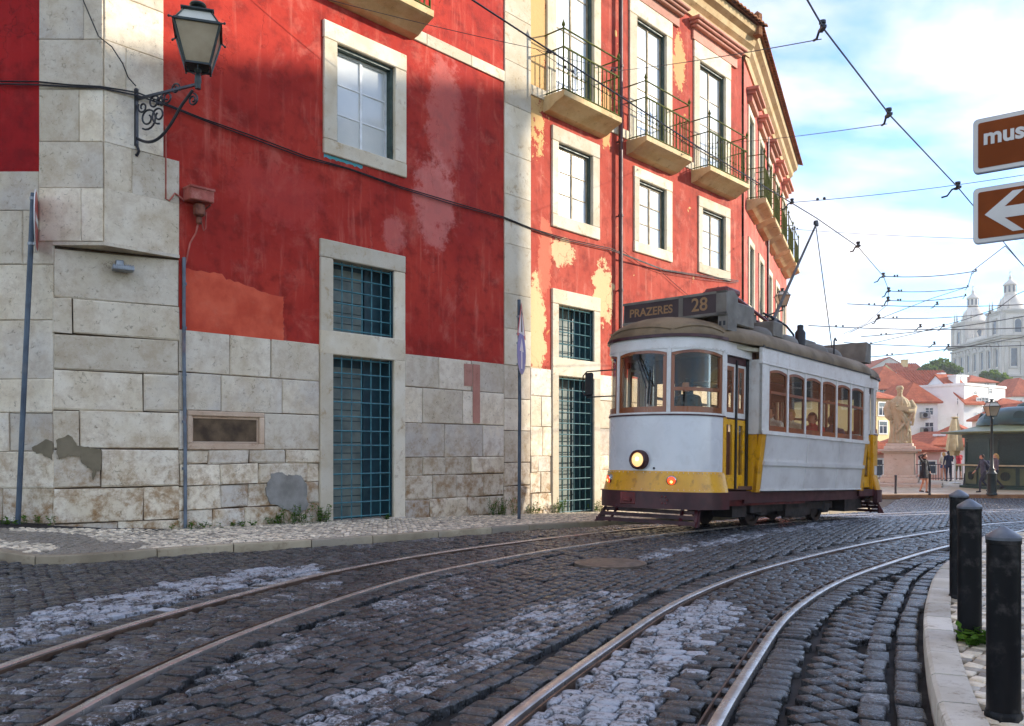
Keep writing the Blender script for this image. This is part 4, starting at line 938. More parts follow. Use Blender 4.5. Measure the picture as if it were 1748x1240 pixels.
# ---------------------------------------------------------------- house builder; unseen buildings added at right for street shade and window reflections
def house(name, label, cat, P1, P2, z0, z1, depth, wallm, roof='hip', roofm=None, rise=2.0, wins=(), sidewins=(), over=.35, winm=None, parts=(), trimm=None, loc_z=None, gable_front=False, chimneys=()):
    """P1->P2 is the visible front; depth runs away from the viewer"""
    u = Vector((P2[0]-P1[0], P2[1]-P1[1], 0)); w = u.length; pl = Plane((P1[0], P1[1], 0), (u.x, u.y)); roofm = roofm or M['roof_tile']
    h = thing(name, label, cat, M=pl.M @ Matrix.Translation((0,0,z0))); H = z1-z0
    b = MB(); b.box(0, w, 0, depth, 0, H); wl = b.build('wall', wallm, h)
    r = MB(); o = over; th = .16
    if roof == 'hip':
        rx = min(w, depth)*.5
        if w >= depth: A_ = (rx, depth/2, H+rise); B_2 = (w-rx, depth/2, H+rise)
        else: A_ = (w/2, rx, H+rise); B_2 = (w/2, depth-rx, H+rise)
        c = [(-o,-o,H), (w+o,-o,H), (w+o,depth+o,H), (-o,depth+o,H)]
        if w >= depth: fs = [(0,1,5,4),(1,2,5),(2,3,4,5),(3,0,4)]
        else: fs = [(0,1,4),(1,2,5,4),(2,3,5),(3,0,4,5)]
        r.add(c+[A_, B_2], fs); r.add([(x, y, z-th) for x, y, z in c]+c, [(0,1,5,4),(1,2,6,5),(2,3,7,6),(3,0,4,7),(3,2,1,0)])
    elif roof == 'gable':   # ridge runs in depth, gable faces the viewer
        for s, x0, x1 in ((0, -o, w/2), (1, w+o, w/2)):
            zl_ = H-o*rise/(w/2); r.add([(x0,-o*.4,zl_), (x1,-o*.4,H+rise), (x1,depth+o*.4,H+rise), (x0,depth+o*.4,zl_), (x0,-o*.4,zl_+th), (x1,-o*.4,H+rise+th), (x1,depth+o*.4,H+rise+th), (x0,depth+o*.4,zl_+th)], [(0,1,2,3),(4,7,6,5),(0,4,5,1),(3,2,6,7),(0,3,7,4)])
        MB().poly([(0,0.002,H), (w,0.002,H), (w/2,0.002,H+rise)], (0,1,0), depth-.004).build('gable', wallm, h)
    elif roof == 'side':    # ridge runs along the front
        for y0 in (-o, depth+o):
            zl_ = H-o*rise/(depth/2); r.add([(-o*.4,y0,zl_), (-o*.4,depth/2,H+rise), (w+o*.4,depth/2,H+rise), (w+o*.4,y0,zl_), (-o*.4,y0,zl_+th), (-o*.4,depth/2,H+rise+th), (w+o*.4,depth/2,H+rise+th), (w+o*.4,y0,zl_+th)], [(0,1,2,3),(4,7,6,5),(0,4,5,1),(3,2,6,7),(0,3,7,4)])
        MB().poly([(0.002,0,H), (0.002,depth,H), (0.002,depth/2,H+rise)], (1,0,0), w-.004).build('gable', wallm, h)
    else:
        r.box(-.1, w+.1, -.1, depth+.1, H, H+.25)
    rf = r.build('roof', roofm, h)
    if roof in ('hip', 'side', 'gable'):
        rib = MB()      # rows of barrel tiles
        if roof == 'hip' and w >= depth or roof == 'side':
            n_ = int((w+2*o)/.42); rx = min(w, depth)*.5 if roof == 'hip' else 0
            for k in range(n_):
                x = -o+(k+.5)*(w+2*o)/n_; fr = 1.0
                if roof == 'hip': fr = min(1.0, (x+o)/(rx+o), (w+o-x)/(rx+o))
                y1 = -o+(depth/2+o)*fr; zb = (H if roof == 'hip' else H-o*rise/(depth/2)+th)
                z1_ = zb+(rise+(0 if roof == 'hip' else o*rise/(depth/2)))*fr
                if fr > .05: rib.tube([(x, -o-.03, zb+.02), (x, y1, z1_+.02)], .11, 5, caps=True)
        if rib.v: q = rib.build('tile_rows', roofm, rf, smooth=60); q['kind'] = 'stuff'
    def win(face, t, z, ww, hh, shutter=False, balc=False):
        g = MB(); p = MB(); s_ = .10
        def add(mb, x0, x1, y0, y1, a, c):
            if face == 0: mb.box(x0, x1, y0, y1, a, c)
            elif face == 1: mb.box(w-y1, w-y0, x0, x1, a, c)
            else: mb.box(y0, y1, x0, x1, a, c)
        for (a0, a1, b0, b1) in ((t-ww/2-s_, t-ww/2, z-s_, z+hh+s_), (t+ww/2, t+ww/2+s_, z-s_, z+hh+s_), (t-ww/2, t+ww/2, z+hh, z+hh+s_), (t-ww/2, t+ww/2, z-s_, z)): add(g, a0, a1, -.05, .03, b0, b1)
        wo = g.build('window', trimm or M['white_wood'], h)
        add(p, t-ww/2, t+ww/2, -.012, .02, z, z+hh); p.build('pane', winm or M['far_glass'], wo)
        f = MB(); add(f, t-.03, t+.03, -.03, -.013, z, z+hh); add(f, t-ww/2, t+ww/2, -.03, -.014, z+hh*.62, z+hh*.62+.05); f.build('glazing_bar', M['white_wood'], wo)
        if shutter: q = MB(); add(q, t-ww/2, t+ww/2, -.04, -.018, z+hh*.72, z+hh); q.build('blind', M['teal'], wo)
        if balc:
            q = MB(); add(q, t-ww/2-.3, t+ww/2+.3, -.7, .0, z-.22, z-.1); k = 8
            for i in range(k+1): x = t-ww/2-.28+(ww+.56)*i/k; add(q, x-.02, x+.02, -.68, -.64, z-.1, z+.85)
            add(q, t-ww/2-.3, t+ww/2+.3, -.69, -.63, z+.85, z+.9); q.build('balcony', M['black_iron'], wo)
    for wv in wins: win(0, *wv)
    for wv in sidewins: win(1, *wv)
    for (cx_, cy_, cw, ch) in chimneys:
        c = MB(); c.box(cx_-cw/2, cx_+cw/2, cy_-cw/2, cy_+cw/2, H, H+rise+ch); c.box(cx_-cw*.62, cx_+cw*.62, cy_-cw*.62, cy_+cw*.62, H+rise+ch, H+rise+ch+.15); c.build('chimney', wallm, rf)
    return h, pl
M['far_glass'] = pmat('dark_window_glass', lin(70,84,98), lin(50,60,72), .12, 1.0, .02, 10)
M['wh'] = pmat('white_limewash', lin(232,232,230), lin(216,216,214), .85, .5, .15, 6, dirt=(lin(190,180,165), .35, .8))
M['cream'] = pmat('yellow_limewash', lin(226,206,150), lin(212,190,134), .85, .5, .15, 6, dirt=(lin(180,160,120), .3, .8))
M['pinkw'] = pmat('pink_limewash', lin(222,180,168), lin(206,164,152), .85, .5, .15, 6)
M['greyw'] = pmat('pale_grey_render', lin(206,206,200), lin(190,190,184), .85, .5, .15, 6)
wq = [(x, z, 1.1, 1.9) for x in np.arange(2.5, 26, 3.2) for z in (1.0, 4.6)]
house('reflected_house_row', 'unseen low terracotta house row added right of the square for tram window reflections', 'house', (41, 53), (40, 26), -.8, 7.4, 8.0, pmat('terracotta_limewash', lin(186,128,98), lin(168,112,84), .85, .5, .15, 6), 'hip', rise=1.6, wins=wq)  # unseen row added so the tram windows reflect walls
wv = [(x, z, 1.3, 2.1) for x in np.arange(2, 21, 3) for z in np.arange(1.2, 26, 3.3)]
house('shade_block', 'unseen tall cream block added far to the right to shade the near street', 'building', (48.6, 25.4), (48.0, 3.5), -.8, 26.9, 12.0, M['cream'], 'hip', rise=1.6, wins=wv)  # unseen block added and sized to cast the near-street shade
# ---------------------------------------------------------------- the tram
zF = gz(*tram_xy(1.4, 0)); zR_ = gz(*tram_xy(-1.4, 0)); xa = Vector((TH[0], TH[1], (zF-zR_)/2.8)).normalized(); ya = Vector((TL[0], TL[1], 0)); za = xa.cross(ya)
zc = .5*(zF+zR_)+.006
TM = Matrix(((xa.x, ya.x, za.x, TC[0]), (xa.y, ya.y, za.y, TC[1]), (xa.z, ya.z, za.z, zc), (0,0,0,1)))
tram = thing('tram', 'white and yellow vintage tram with wooden window frames and lit headlight', 'tram', M=TM)
PW = .965; XN = 3.30; RXN = .93; BW = 1.17; BX = 2.42
def nose(y, grow=0.0):
    """x of the rounded front at lateral offset y"""
    w = PW+grow; a = min(1.0, abs(y)/w); return XN+(RXN+grow)*(1-a**2.5)**(1/2.5)
def nose_pts(y0, y1, n=10, grow=0.0):
    w = PW+grow; out = []
    for k in range(n+1):
        y = y0+(y1-y0)*k/n; y = max(-w, min(w, y)); out.append((nose(y, grow), y))
    return out
def nose_arc(t0, t1, n=14, grow=0.0):
    """same outline but by angle, even steps; t=-1..1 (right to left)"""
    w = PW+grow; out = []
    for k in range(n+1):
        a = (t0+(t1-t0)*k/n)*math.pi/2; s, c = math.sin(a), math.cos(a)
        y = w*math.copysign(abs(s)**(2/2.5), s); x = XN+(RXN+grow)*abs(c)**(2/2.5); out.append((x, y))
    return out
def strip(mb, pts, z0, z1, th=.04, mi=0, lean=0.0, thin=None):
    """vertical band along a plan outline; z0,z1 numbers or functions of 0..1; lean = outward offset at the bottom"""
    P_ = [Vector((x, y, 0)) for x, y in pts]; n = len(P_); vs = []; fs = []
    for i, p in enumerate(P_):
        t = (P_[min(i+1, n-1)]-P_[max(i-1, 0)]); t = t.normalized() if t.length > 1e-9 else Vector((0,1,0)); nn = Vector((t.y, -t.x, 0)); u = i/(n-1)
        a = z0(u) if callable(z0) else z0; b = z1(u) if callable(z1) else z1
        o = p+nn*lean; q = p-nn*th; qo = o-nn*th
        vs += [(o.x, o.y, a), (p.x, p.y, b), (q.x, q.y, b), (qo.x, qo.y, a)]
    for i in range(n-1):
        for k in range(4): k2 = (k+1) % 4; fs.append((4*i+k, 4*i+k2, 4*i+4+k2, 4*i+4+k))
    fs.append((0,1,2,3)); e = 4*(n-1); fs.append((e+3, e+2, e+1, e)); mb.add(vs, fs, mi)
def mirror(mb): mb.v = [(-x, -y, z) for x, y, z in mb.v]; return mb      # the other end of a double-ended car
def both(f, name, mat, smooth=35, rear=True, parent=None, label=None):
    o = f().build(name, mat, parent or tram, smooth=smooth)
    if label: o['label'] = label
    if rear: mirror(f()).build(name, mat, tram, smooth=smooth)
    return o
ZS, ZW, ZF0, ZF1 = 1.81, 1.85, 2.80, 3.04
# front aprons
both(lambda: (lambda m: (strip(m, nose_arc(-1, 1, 24), .94, ZS), m)[1])(MB()), 'front_panel', M['tram_grey'])
both(lambda: (lambda m: (strip(m, nose_arc(-1, 1, 24, .004), .62, .94, .04, 0, .075), m)[1])(MB()), 'yellow_skirt', M['tram_yellow'])
both(lambda: (lambda m: (strip(m, nose_arc(-1, 1, 24, .10), .36, .625, .10), m)[1])(MB()), 'fender', M['tram_maroon'])
both(lambda: (lambda m: (strip(m, nose_arc(-1, 1, 24, .014), ZS-.012, ZS+.012, .04), m)[1])(MB()), 'belt_line', M['tram_maroon'])
both(lambda: (lambda m: (strip(m, nose_arc(-1, 1, 24, .006), ZS+.013, ZW, .06), m)[1])(MB()), 'window_sill', M['tram_white'])
both(lambda: (lambda m: (strip(m, nose_arc(-1, 1, 24, .012), ZF0+.03, ZF1, .05), m)[1])(MB()), 'fascia', M['tram_white'])
def rivets(front):
    m = MB()
    for t_ in np.linspace(-.98, .98, 34):
        x, y = nose_arc(t_, t_+.001, 1, .014)[0]
        for z in (ZF0+.05, .655, .915): m.ball((x+(.05 if z < .7 else 0)*math.cos(t_*1.57), y+(.05 if z < .7 else 0)*math.sin(t_*1.57), z), .008, 5, 4)
    for s in (1, -1):
        for x in np.arange(-2.4, 2.41, .12): m.ball((x, s*(BW+.007), ZF0-.02), .007, 5, 4); m.ball((x, s*(BW+.019), ZPT+.02), .007, 5, 4)
        for x in np.arange(2.46, 3.3, .1): m.ball((x, s*(PW+.013), ZF0+.03), .007, 5, 4)
    return m
ZPT = 1.575
rivets(True).build('rivets', M['tram_white'], tram)['kind'] = 'stuff'
both(lambda: (lambda m: (strip(m, nose_arc(-.98, -.66, 6, .004), 1.14, 1.80, .03), m)[1])(MB()), 'yellow_strip', M['tram_yellow'])
# front posts and windows
cuts = [-.985, -.60, -.37, .37, .60, .985]   # angle parameters of the front windows
def front_windows(rear):
    mk = (lambda m: mirror(m)) if rear else (lambda m: m)
    for tc_ in (-.62, .0+.395, -.395, .62) if False else (-.265, .265, -.985, .985):
        m = MB(); strip(m, nose_arc(tc_-.022, tc_+.022, 2, .008), ZW, ZF0+.03, .06); mk(m).build('window_post', M['tram_white'], tram)
    for (a, b) in ((-.96, -.29), (-.24, .24), (.29, .96)):
        m = MB(); arc = lambda u: ZF0-.028-.05*(2*u-1)**2
        big = (a, b) == (.29, .96)
        strip(m, nose_arc(a, b, 10, .002), lambda u: arc(u)+.045, ZF0+.032, .05); mk(m).build('spandrel', M['tram_white'], tram)
        m = MB(); fw = .035
        strip(m, nose_arc(a, b, 10, -.004), arc, lambda u: arc(u)+.047, .04); strip(m, nose_arc(a, b, 10, -.004), ZW, ZW+.09, .04)
        strip(m, nose_arc(a, a+.038, 2, -.002), ZW, lambda u: ZF0-.08, .04); strip(m, nose_arc(b-.038, b, 2, -.002), ZW, lambda u: ZF0-.08, .04)
        if big: strip(m, nose_arc(a, b, 10, -.006), ZW+.33, ZW+.385, .035)
        f = mk(m).build('window_frame', M['tram_wood'], tram)
        m = MB(); strip(m, nose_arc(a, b, 10, -.02), ZW+.02, lambda u: arc(u)+.02, .005); mk(m).build('window_pane', M['glass'], tram, smooth=40)
front_windows(False); front_windows(True)
# headlight and markers
hx = nose(0)+.004
h = MB(); prof = [(.115,0),(.15,.015),(.15,.07),(.128,.095),(.108,.088)]
def yz_lathe(mb, prof, n, x, y, z, mi=0, tilt=0.0, out=(1,0)):
    """lathe whose axis points along plan direction out"""
    a = Vector((out[0], out[1], 0)).normalized(); a = (a+Vector((0,0,tilt))).normalized(); s = Vector((-out[1], out[0], 0)).normalized(); q = a.cross(s); vs = []; fs = []; L = len(prof)
    for r, d in prof:
        for k in range(n): an = 2*math.pi*k/n; vs.append(Vector((x, y, z))+a*d+s*r*math.cos(an)+q*r*math.sin(an))
    for i in range(L-1):
        for k in range(n): k2 = (k+1) % n; fs.append((i*n+k, i*n+k2, (i+1)*n+k2, (i+1)*n+k))
    if prof[-1][0] > 1e-4: fs.append(tuple((L-1)*n+k for k in range(n)))
    mb.add(vs, fs, mi)
yz_lathe(h, [(.15,-.03),(.155,.05),(.15,.09),(.125,.105),(.112,.095),(.112,.06)], 28, hx, 0.02, 1.11); hl = h.build('headlight', M['tram_maroon'], tram, smooth=40)
b = MB(); yz_lathe(b, [(.112,.075),(.10,.083),(.07,.090),(.0,.095)], 24, hx, .02, 1.11); b.build('lens', M['headlight'], hl, smooth=60); b = MB(); yz_lathe(b, [(.035,.0945),(.0,.1)], 14, hx, .02, 1.12); b.build('bulb_glow', emat('headlight_bulb', (1.0,.85,.5,1), .8), hl)
b = MB(); yz_lathe(b, [(.018,-.01),(.018,.01)], 12, hx-.02, .26, .98); b.build('socket', M['tram_black'], tram)
for y in (.55, -.62):
    x = nose(y)+.03; dy = .01; sl_ = (nose(y+dy)-nose(y-dy))/(2*dy); o_ = (1, -sl_)
    m = MB(); yz_lathe(m, [(.075,-.04),(.078,.02),(.064,.032),(.060,.02)], 20, x+.015, y, .80, tilt=-.2, out=o_); q = m.build('marker_light', M['chrome'], tram, smooth=40)
    m = MB(); yz_lathe(m, [(.062,.018),(.05,.035),(.028,.044),(.0,.047)], 20, x+.015, y, .80, tilt=-.2, out=o_); m.build('lens', M['tail'], q, smooth=60)
    m = MB(); yz_lathe(m, [(.02,.046),(.0,.052)], 10, x+.015, y, .785, tilt=-.2, out=o_); m.build('bulb_glow', M['tail_hot'], q)
# coupler plate on the fender
m = MB(); m.box(nose(0,.1)-.02, nose(0,.1)+.012, -.28, .0, .42, .60, bev=.01); m.box(nose(0,.1), nose(0,.1)+.05, -.2, -.06, .46, .52, bev=.01)
for q in range(6):
    an = q*math.pi/3; yq = .48+.06*math.cos(an); m.ball((nose(.48,.1)+.005, yq, .50+.06*math.sin(an)), .014, 6, 4)
m.build('coupler_plate', M['tram_red'], tram)
# lifeguard: slatted gate under the fender
def guard():
    m = MB(); xg = 3.95
    for z, w, x in ((.31,.84,xg-.02), (.235,.88,xg+.06), (.15,.92,xg+.13)): m.box(x-.015, x+.015, -w, w, z-.03, z+.03)
    for y in (-.84,-.60,.60,.84): m.bar((xg-.03, y, .36), (xg+.14, y*1.09, .11), .05, .02)
    for y in (-.88,.88): m.poly([(xg-.05, y, .36), (xg+.17, y*1.06, .10), (xg-.02, y, .10)], (0,1,0), .02)
    for y in (-.8,.8): m.bar((3.2, y*.8, .5), (xg, y, .28), .03, .03)
    return m
both(guard, 'lifeguard', M['tram_maroon'], smooth=None)
# doors (two folding leaves) on the platform sides
def platform_side(s, front):
    mk = (lambda m: m) if front else mirror; ys = PW*s
    x0, x1 = BX, XN+.02
    m = MB(); m.box(x0, x1+.02, ys-.045*s, ys+.012*s, ZF0+.0, ZF1); m.box(x1-.05, x1+.03, ys-.05*s, ys+.012*s, ZS, ZF0+.03); mk(m).build('door_header', M['tram_white'], tram)
    m = MB(); m.box(x1-.055, x1+.035, ys-.05*s, ys+.01*s, .64, ZS); mk(m).build('door_post', M['tram_yellow'], tram)
    m = MB(); m.box(x0, x1, ys-.05*s, ys+.03*s, .50, .64); mk(m).build('door_step', M['tram_maroon'], tram); m = MB(); m.box(x0+.02, x1-.05, ys-.09*s, ys-.05*s, ZF0-.12, ZF0); mk(m).build('door_header_shade', M['tram_maroon'], tram)  # maroon strip under the door header stands in for its shade
    m = MB(); m.box(x0+.02, x0+.09, ys-.09*s, ys-.03*s, .66, ZF0); xm = x0+.09+(x1-.06-x0-.09)*.44; m.box(xm-.025, xm+.025, ys-.06*s, ys-.035*s, .68, ZF0-.05); mk(m).build('door_rubber', M['tram_black'], tram)
    for (a, b) in ((x0+.09, xm-.026), (xm+.026, x1-.06)):
        yd = ys-.055*s
        d = MB(); w = b-a; fr = .085 if w > .3 else .07
        d.box(a, a+fr, yd-.035*s, yd, .68, 1.79); d.box(b-fr, b, yd-.035*s, yd, .68, 1.79); d.box(a+fr, b-fr, yd-.034*s, yd-.001*s, .68, .90); d.box(a+fr, b-fr, yd-.034*s, yd-.001*s, 1.70, 1.79)
        lo = mk(d).build('door_leaf', M['tram_yellow'], tram)
        d = MB(); d.box(a, b, yd-.034*s, yd+.002*s, 1.792, 1.815); mk(d).build('belt_line', M['tram_maroon'], lo)
        d = MB(); d.box(a, a+.045, yd-.035*s, yd, 1.817, 2.70); d.box(b-.045, b, yd-.035*s, yd, 1.817, 2.70); d.box(a+.045, b-.045, yd-.034*s, yd-.001*s, 1.817, 1.90); d.box(a+.045, b-.045, yd-.034*s, yd-.001*s, 2.64, 2.70); mk(d).build('upper_frame', M['tram_white'], lo)
        d = MB(); c0, c1 = a+.045, b-.045
        d.box(c0, c0+.05, yd-.03*s, yd-.004*s, 1.90, 2.64); d.box(c1-.05, c1, yd-.03*s, yd-.004*s, 1.90, 2.64); d.box(c0+.05, c1-.05, yd-.03*s, yd-.005*s, 1.90, 1.97); d.box(c0+.05, c1-.05, yd-.03*s, yd-.005*s, 2.57, 2.64); mk(d).build('window_frame', M['tram_wood'], lo)
        d = MB(); d.box(c0+.05, c1-.05, yd-.02*s, yd-.015*s, 1.97, 2.57); mk(d).build('upper_pane', M['glass'], lo)
        d = MB(); d.box(a+fr, b-fr, yd-.02*s, yd-.015*s, .90, 1.70); mk(d).build('lower_pane', M['glass'], lo)
for fr_ in (True, False):
    for s in (1, -1): platform_side(s, fr_)
# saloon side walls
NWIN = 6; wx0, wx1 = -2.18, 2.18; pitch = (wx1-wx0)/NWIN; ZB0 = .64; ZPT = 1.575; ZWB = 1.66; ZWT = 2.68
def side(s):
    y1 = BW*s; yb = (BW-.10)*s
    def slab(x0, x1, za_, zb_, off=0.0, th=.03, bend=True):
        f = lambda z: yb+(y1-yb)*min(1.0, max(0.0, (z-ZB0)/(ZPT-ZB0)))+off*s
        m = MB(); m.add([(x0, f(za_), za_), (x1, f(za_), za_), (x1, f(zb_), zb_), (x0, f(zb_), zb_), (x0, f(za_)-th*s, za_), (x1, f(za_)-th*s, za_), (x1, f(zb_)-th*s, zb_), (x0, f(zb_)-th*s, zb_)], [(0,1,2,3),(7,6,5,4),(0,4,5,1),(1,5,6,2),(2,6,7,3),(3,7,4,0)]); return m
    xs_ = [2.26, .55, -.93, -2.26]; zm = 1.10
    for a, b in zip(xs_, xs_[1:]):
        slab(b+.006, a-.006, ZB0+.03, zm-.03).build('side_panel', M['tram_side'], tram); slab(b+.006, a-.006, zm+.035, ZPT).build('side_panel', M['tram_side'], tram)
    slab(-2.28, 2.28, zm-.032, zm+.037, .030, .05).build('rub_rail', M['tram_side'], tram)
    slab(-2.28, 2.28, ZB0, ZB0+.034, .012, .05).build('bottom_rail', M['tram_white'], tram)
    for x in xs_[1:-1]:
        m = slab(x-.012, x+.012, ZB0+.03, ZPT, .008, .03)
        for z in np.arange(ZB0+.1, ZPT, .12):
            yy = yb+(y1-yb)*((z-ZB0)/(ZPT-ZB0))+.01*s; m.ball((x, yy, z), .009, 5, 4)
        m.build('panel_seam', M['tram_side'], tram)
    for e in (1, -1):
        m = slab(min(e*2.27, e*2.42), max(e*2.27, e*2.42), ZB0-.02, ZPT, -.004, .06); m.build('yellow_corner', M['tram_yellow'], tram)
        m = MB(); m.box(min(e*2.18, e*2.44), max(e*2.18, e*2.44), y1-.05*s, y1, ZPT, ZF0+.01)
        for z in np.arange(1.7, 2.75, .12): m.ball((e*2.40, y1+.003*s, z), .010, 5, 4); m.ball((e*2.20, y1+.003*s, z), .010, 5, 4)
        m.build('corner_post', M['tram_white'], tram)
        # end bulkhead from saloon width in to the platform width
        m = MB(); m.box(e*2.40, e*2.44, y1-.002*s, (PW-.06)*s, ZPT, ZF0); m.build('bulkhead_wall', M['tram_white'], tram); m = MB(); m.box(e*2.38, e*2.42, (BW-.09)*s, (PW-.06)*s, ZB0-.02, ZPT-.002); m.build('bulkhead_wall', M['tram_yellow'], tram)
    m = MB(); m.box(-2.44, 2.44, y1-.06*s, y1+.018*s, ZPT+.001, ZWB-.02); m.build('window_sill', M['tram_white'], tram)
    m = MB(); m.box(-2.46, 2.46, y1-.05*s, y1+.006*s, ZF0-.05, ZF1-.04); m.box(-2.46, 2.46, y1-.05*s, y1+.014*s, ZF0-.07, ZF0-.045); m.build('fascia', M['tram_white'], tram)
    m = MB(); m.box(-2.46, 2.46, y1, y1+.03*s, ZF1-.045, ZF1-.01); m.build('drip_rail', M['tram_black'], tram)
    for k in range(NWIN+1):
        x = wx0+k*pitch
        if 0 < k < NWIN: m = MB(); m.box(x-.028, x+.028, y1-.05*s, y1+.004*s, ZWB-.02, ZF0-.05); m.build('window_post', M['tram_white'], tram)
    for k in range(NWIN):
        a = wx0+k*pitch+.029; b = a+pitch-.058; yf = y1-.012*s; fw = .035; arc = lambda u: ZWT-.05-.045*(2*u-1)**2
        w = MB(); w.box(a, a+fw, yf-.03*s, yf, ZWB-.02, ZWT-.06); w.box(b-fw, b, yf-.03*s, yf, ZWB-.02, ZWT-.06); w.box(a+fw, b-fw, yf-.029*s, yf-.001*s, ZWB-.02, ZWB+.07); w.box(a+fw, b-fw, yf-.025*s, yf+.006*s, ZWB+.60, ZWB+.65)
        pts = [(a+(b-a)*q/8, yf) for q in range(9)]
        n0 = len(w.v)
        for q in range(8):
            u0, u1 = q/8, (q+1)/8; X0, X1 = a+(b-a)*u0, a+(b-a)*u1
            w.add([(X0, yf, arc(u0)), (X1, yf, arc(u1)), (X1, yf, arc(u1)+.05), (X0, yf, arc(u0)+.05), (X0, yf-.03*s, arc(u0)), (X1, yf-.03*s, arc(u1)), (X1, yf-.03*s, arc(u1)+.05), (X0, yf-.03*s, arc(u0)+.05)], [(0,1,2,3),(7,6,5,4),(0,4,5,1),(3,2,6,7)])
        wf = w.build('side_window', M['tram_wood'], tram)
        sp2 = MB()
        for q in range(8):
            u0, u1 = q/8, (q+1)/8; X0, X1 = a+(b-a)*u0, a+(b-a)*u1
            sp2.add([(X0, yf+.004*s, arc(u0)+.045), (X1, yf+.004*s, arc(u1)+.045), (X1, yf+.004*s, ZF0-.045), (X0, yf+.004*s, ZF0-.045), (X0, yf-.03*s, arc(u0)+.045), (X1, yf-.03*s, arc(u1)+.045), (X1, yf-.03*s, ZF0-.045), (X0, yf-.03*s, ZF0-.045)], [(0,1,2,3),(7,6,5,4),(0,4,5,1)])
        sp2.build('spandrel', M['tram_white'], wf)
        g = MB(); g.box(a+fw, b-fw, yf-.018*s, yf-.014*s, ZWB+.65, ZWT-.06); g.build('upper_pane', M['glass'], wf); g = MB(); g.box(a+fw, b-fw, yf-.018*s, yf-.014*s, ZWB+.07, ZWB+.60); g.build('lower_pane', M['glass'], wf)
side(1); side(-1)
# roof shell
def outline(grow=0.0):
    pts = [(x, BW+grow) for x in np.linspace(-2.4, 2.4, 13)]
    fr = [(XN-.55, PW+.10+grow), (XN-.1, PW+.04+grow)]+nose_arc(1, -1, 20, grow)+[(XN-.1, -PW-.04-grow), (XN-.55, -PW-.10-grow)]
    rt = [(x, -BW-grow) for x in np.linspace(2.4, -2.4, 13)]
    return pts+fr+rt+[(-x, -y) for x, y in fr]
def roof():
    m = MB(); O_ = outline(.035); n = len(O_); vs = []; fs = []; ph = [0, .06, .16, .28, .42, .58, .76, .98, 1.2, 1.4, math.pi/2]
    vs += [(x, y, ZF1-.03) for x, y in O_]
    for p in ph:
        c = math.cos(p); kx = 1-.20*(1-c)
        for x, y in O_: vs.append((x*kx, y*c, ZF1+.40*math.sin(p)**.9))
    for i in range(len(ph)):
        for k in range(n): k2 = (k+1) % n; fs.append((i*n+k, i*n+k2, (i+1)*n+k2, (i+1)*n+k))
    fs.append(tuple(range(n))); m.add(vs, fs); return m
rf = roof().build('roof', M['tram_roof'], tram, smooth=50)
m = MB(); strip(m, nose_arc(-1, 1, 24, .05), ZF1-.035, ZF1+.012, .03); m.build('gutter', M['tram_maroon'], rf); m = MB(); strip(m, nose_arc(-1, 1, 24, .05), ZF1-.035, ZF1+.012, .03); mirror(m).build('gutter', M['tram_maroon'], rf)
for (t0_, t1_) in ((-.95,-.42), (-.38,.28), (.32,.95)):   # rain strips over the front windows
    m = MB(); pts = []
    for k in range(13):
        u = k/12; an = (t0_+(t1_-t0_)*u)*math.pi/2; s_, c_ = math.sin(an), math.cos(an); ph = .16+.16*(1-(2*u-1)**2); cc = math.cos(ph); kx = 1-.2*(1-cc)
        y = (PW+.035)*math.copysign(abs(s_)**.8, s_); x = XN+(RXN+.035)*abs(c_)**.8; pts.append((x*kx, y*cc, ZF1+.40*math.sin(ph)**.9+.008))
    m.tube(pts, .016, 6); m.build('rain_strip', M['tram_roof'], rf)
# roof furniture
m = MB(); zt = ZF1+.34; sx0, sx1 = 2.95, 3.30
m.poly([(sx0, .98, zt+.02), (sx0, .98, zt+.38), (sx0+.14, .98, zt+.46), (sx1, .98, zt+.42), (sx1+.02, .98, zt+.04)], (0,-1,0), 1.96)
sb = m.build('destination_box', M['tram_box'], tram)
for a_ in ((sx0+.05, sx1, .82, .99, zt-.20, zt+.06), (sx0+.05, sx1, -.99, -.86, zt-.26, zt+.06), (sx0+.1, sx1-.05, -.05, .02, zt-.1, zt+.03), (sx0+.1, sx1-.05, -.7, -.6, zt-.12, zt+.03)): m = MB(); m.box(*a_); m.build('box_bracket', M['tram_box'], sb)
m = MB()
for y in (.86, .93): m.box(sx0+.1, sx1+.004, y-.02, y+.02, zt-.12, zt-.05)
m.build('bracket_slots', M['tram_black'], sb)
fx = sx1+.012
m = MB(); m.box(fx, fx+.014, -.95, .12, zt+.09, zt+.39); m.build('destination_blind', M['tram_signface'], sb); m = MB(); m.box(fx, fx+.014, .20, .80, zt+.09, zt+.39); m.build('route_blind', M['tram_signface'], sb)
m = MB(); m.box(fx-.005, fx+.022, .12, .20, zt+.05, zt+.42); m.box(fx-.005, fx+.022, -.98, .98, zt+.39, zt+.43); m.box(fx-.005, fx+.022, -.98, .98, zt+.05, zt+.09); m.box(fx-.005, fx+.022, .80, .98, zt+.05, zt+.43); m.build('blind_frame', M['tram_box'], sb)
def facing(me, x, y, z):   # text reads from the front: text x -> tram -y? the viewer in front sees +y on the right
    me.transform(Matrix(((0,0,1,x), (1,0,0,y), (0,1,0,z), (0,0,0,1)))); return me
me = facing(text_mesh('PRAZERES', .19, .002, bold=.004), fx+.0165, -.42, zt+.235); me.materials.append(M['tram_letters']); link('destination_lettering', me, sb)
me = facing(text_mesh('28', .30, .002, bold=.004), fx+.0165, .50, zt+.24); me.materials.append(M['tram_letters']); link('route_number', me, sb)
m = MB(); m.box(1.95, 2.75, .18, .78, ZF1+.34, ZF1+.72, bev=.02); m.build('resistor_box', M['tram_box'], tram)
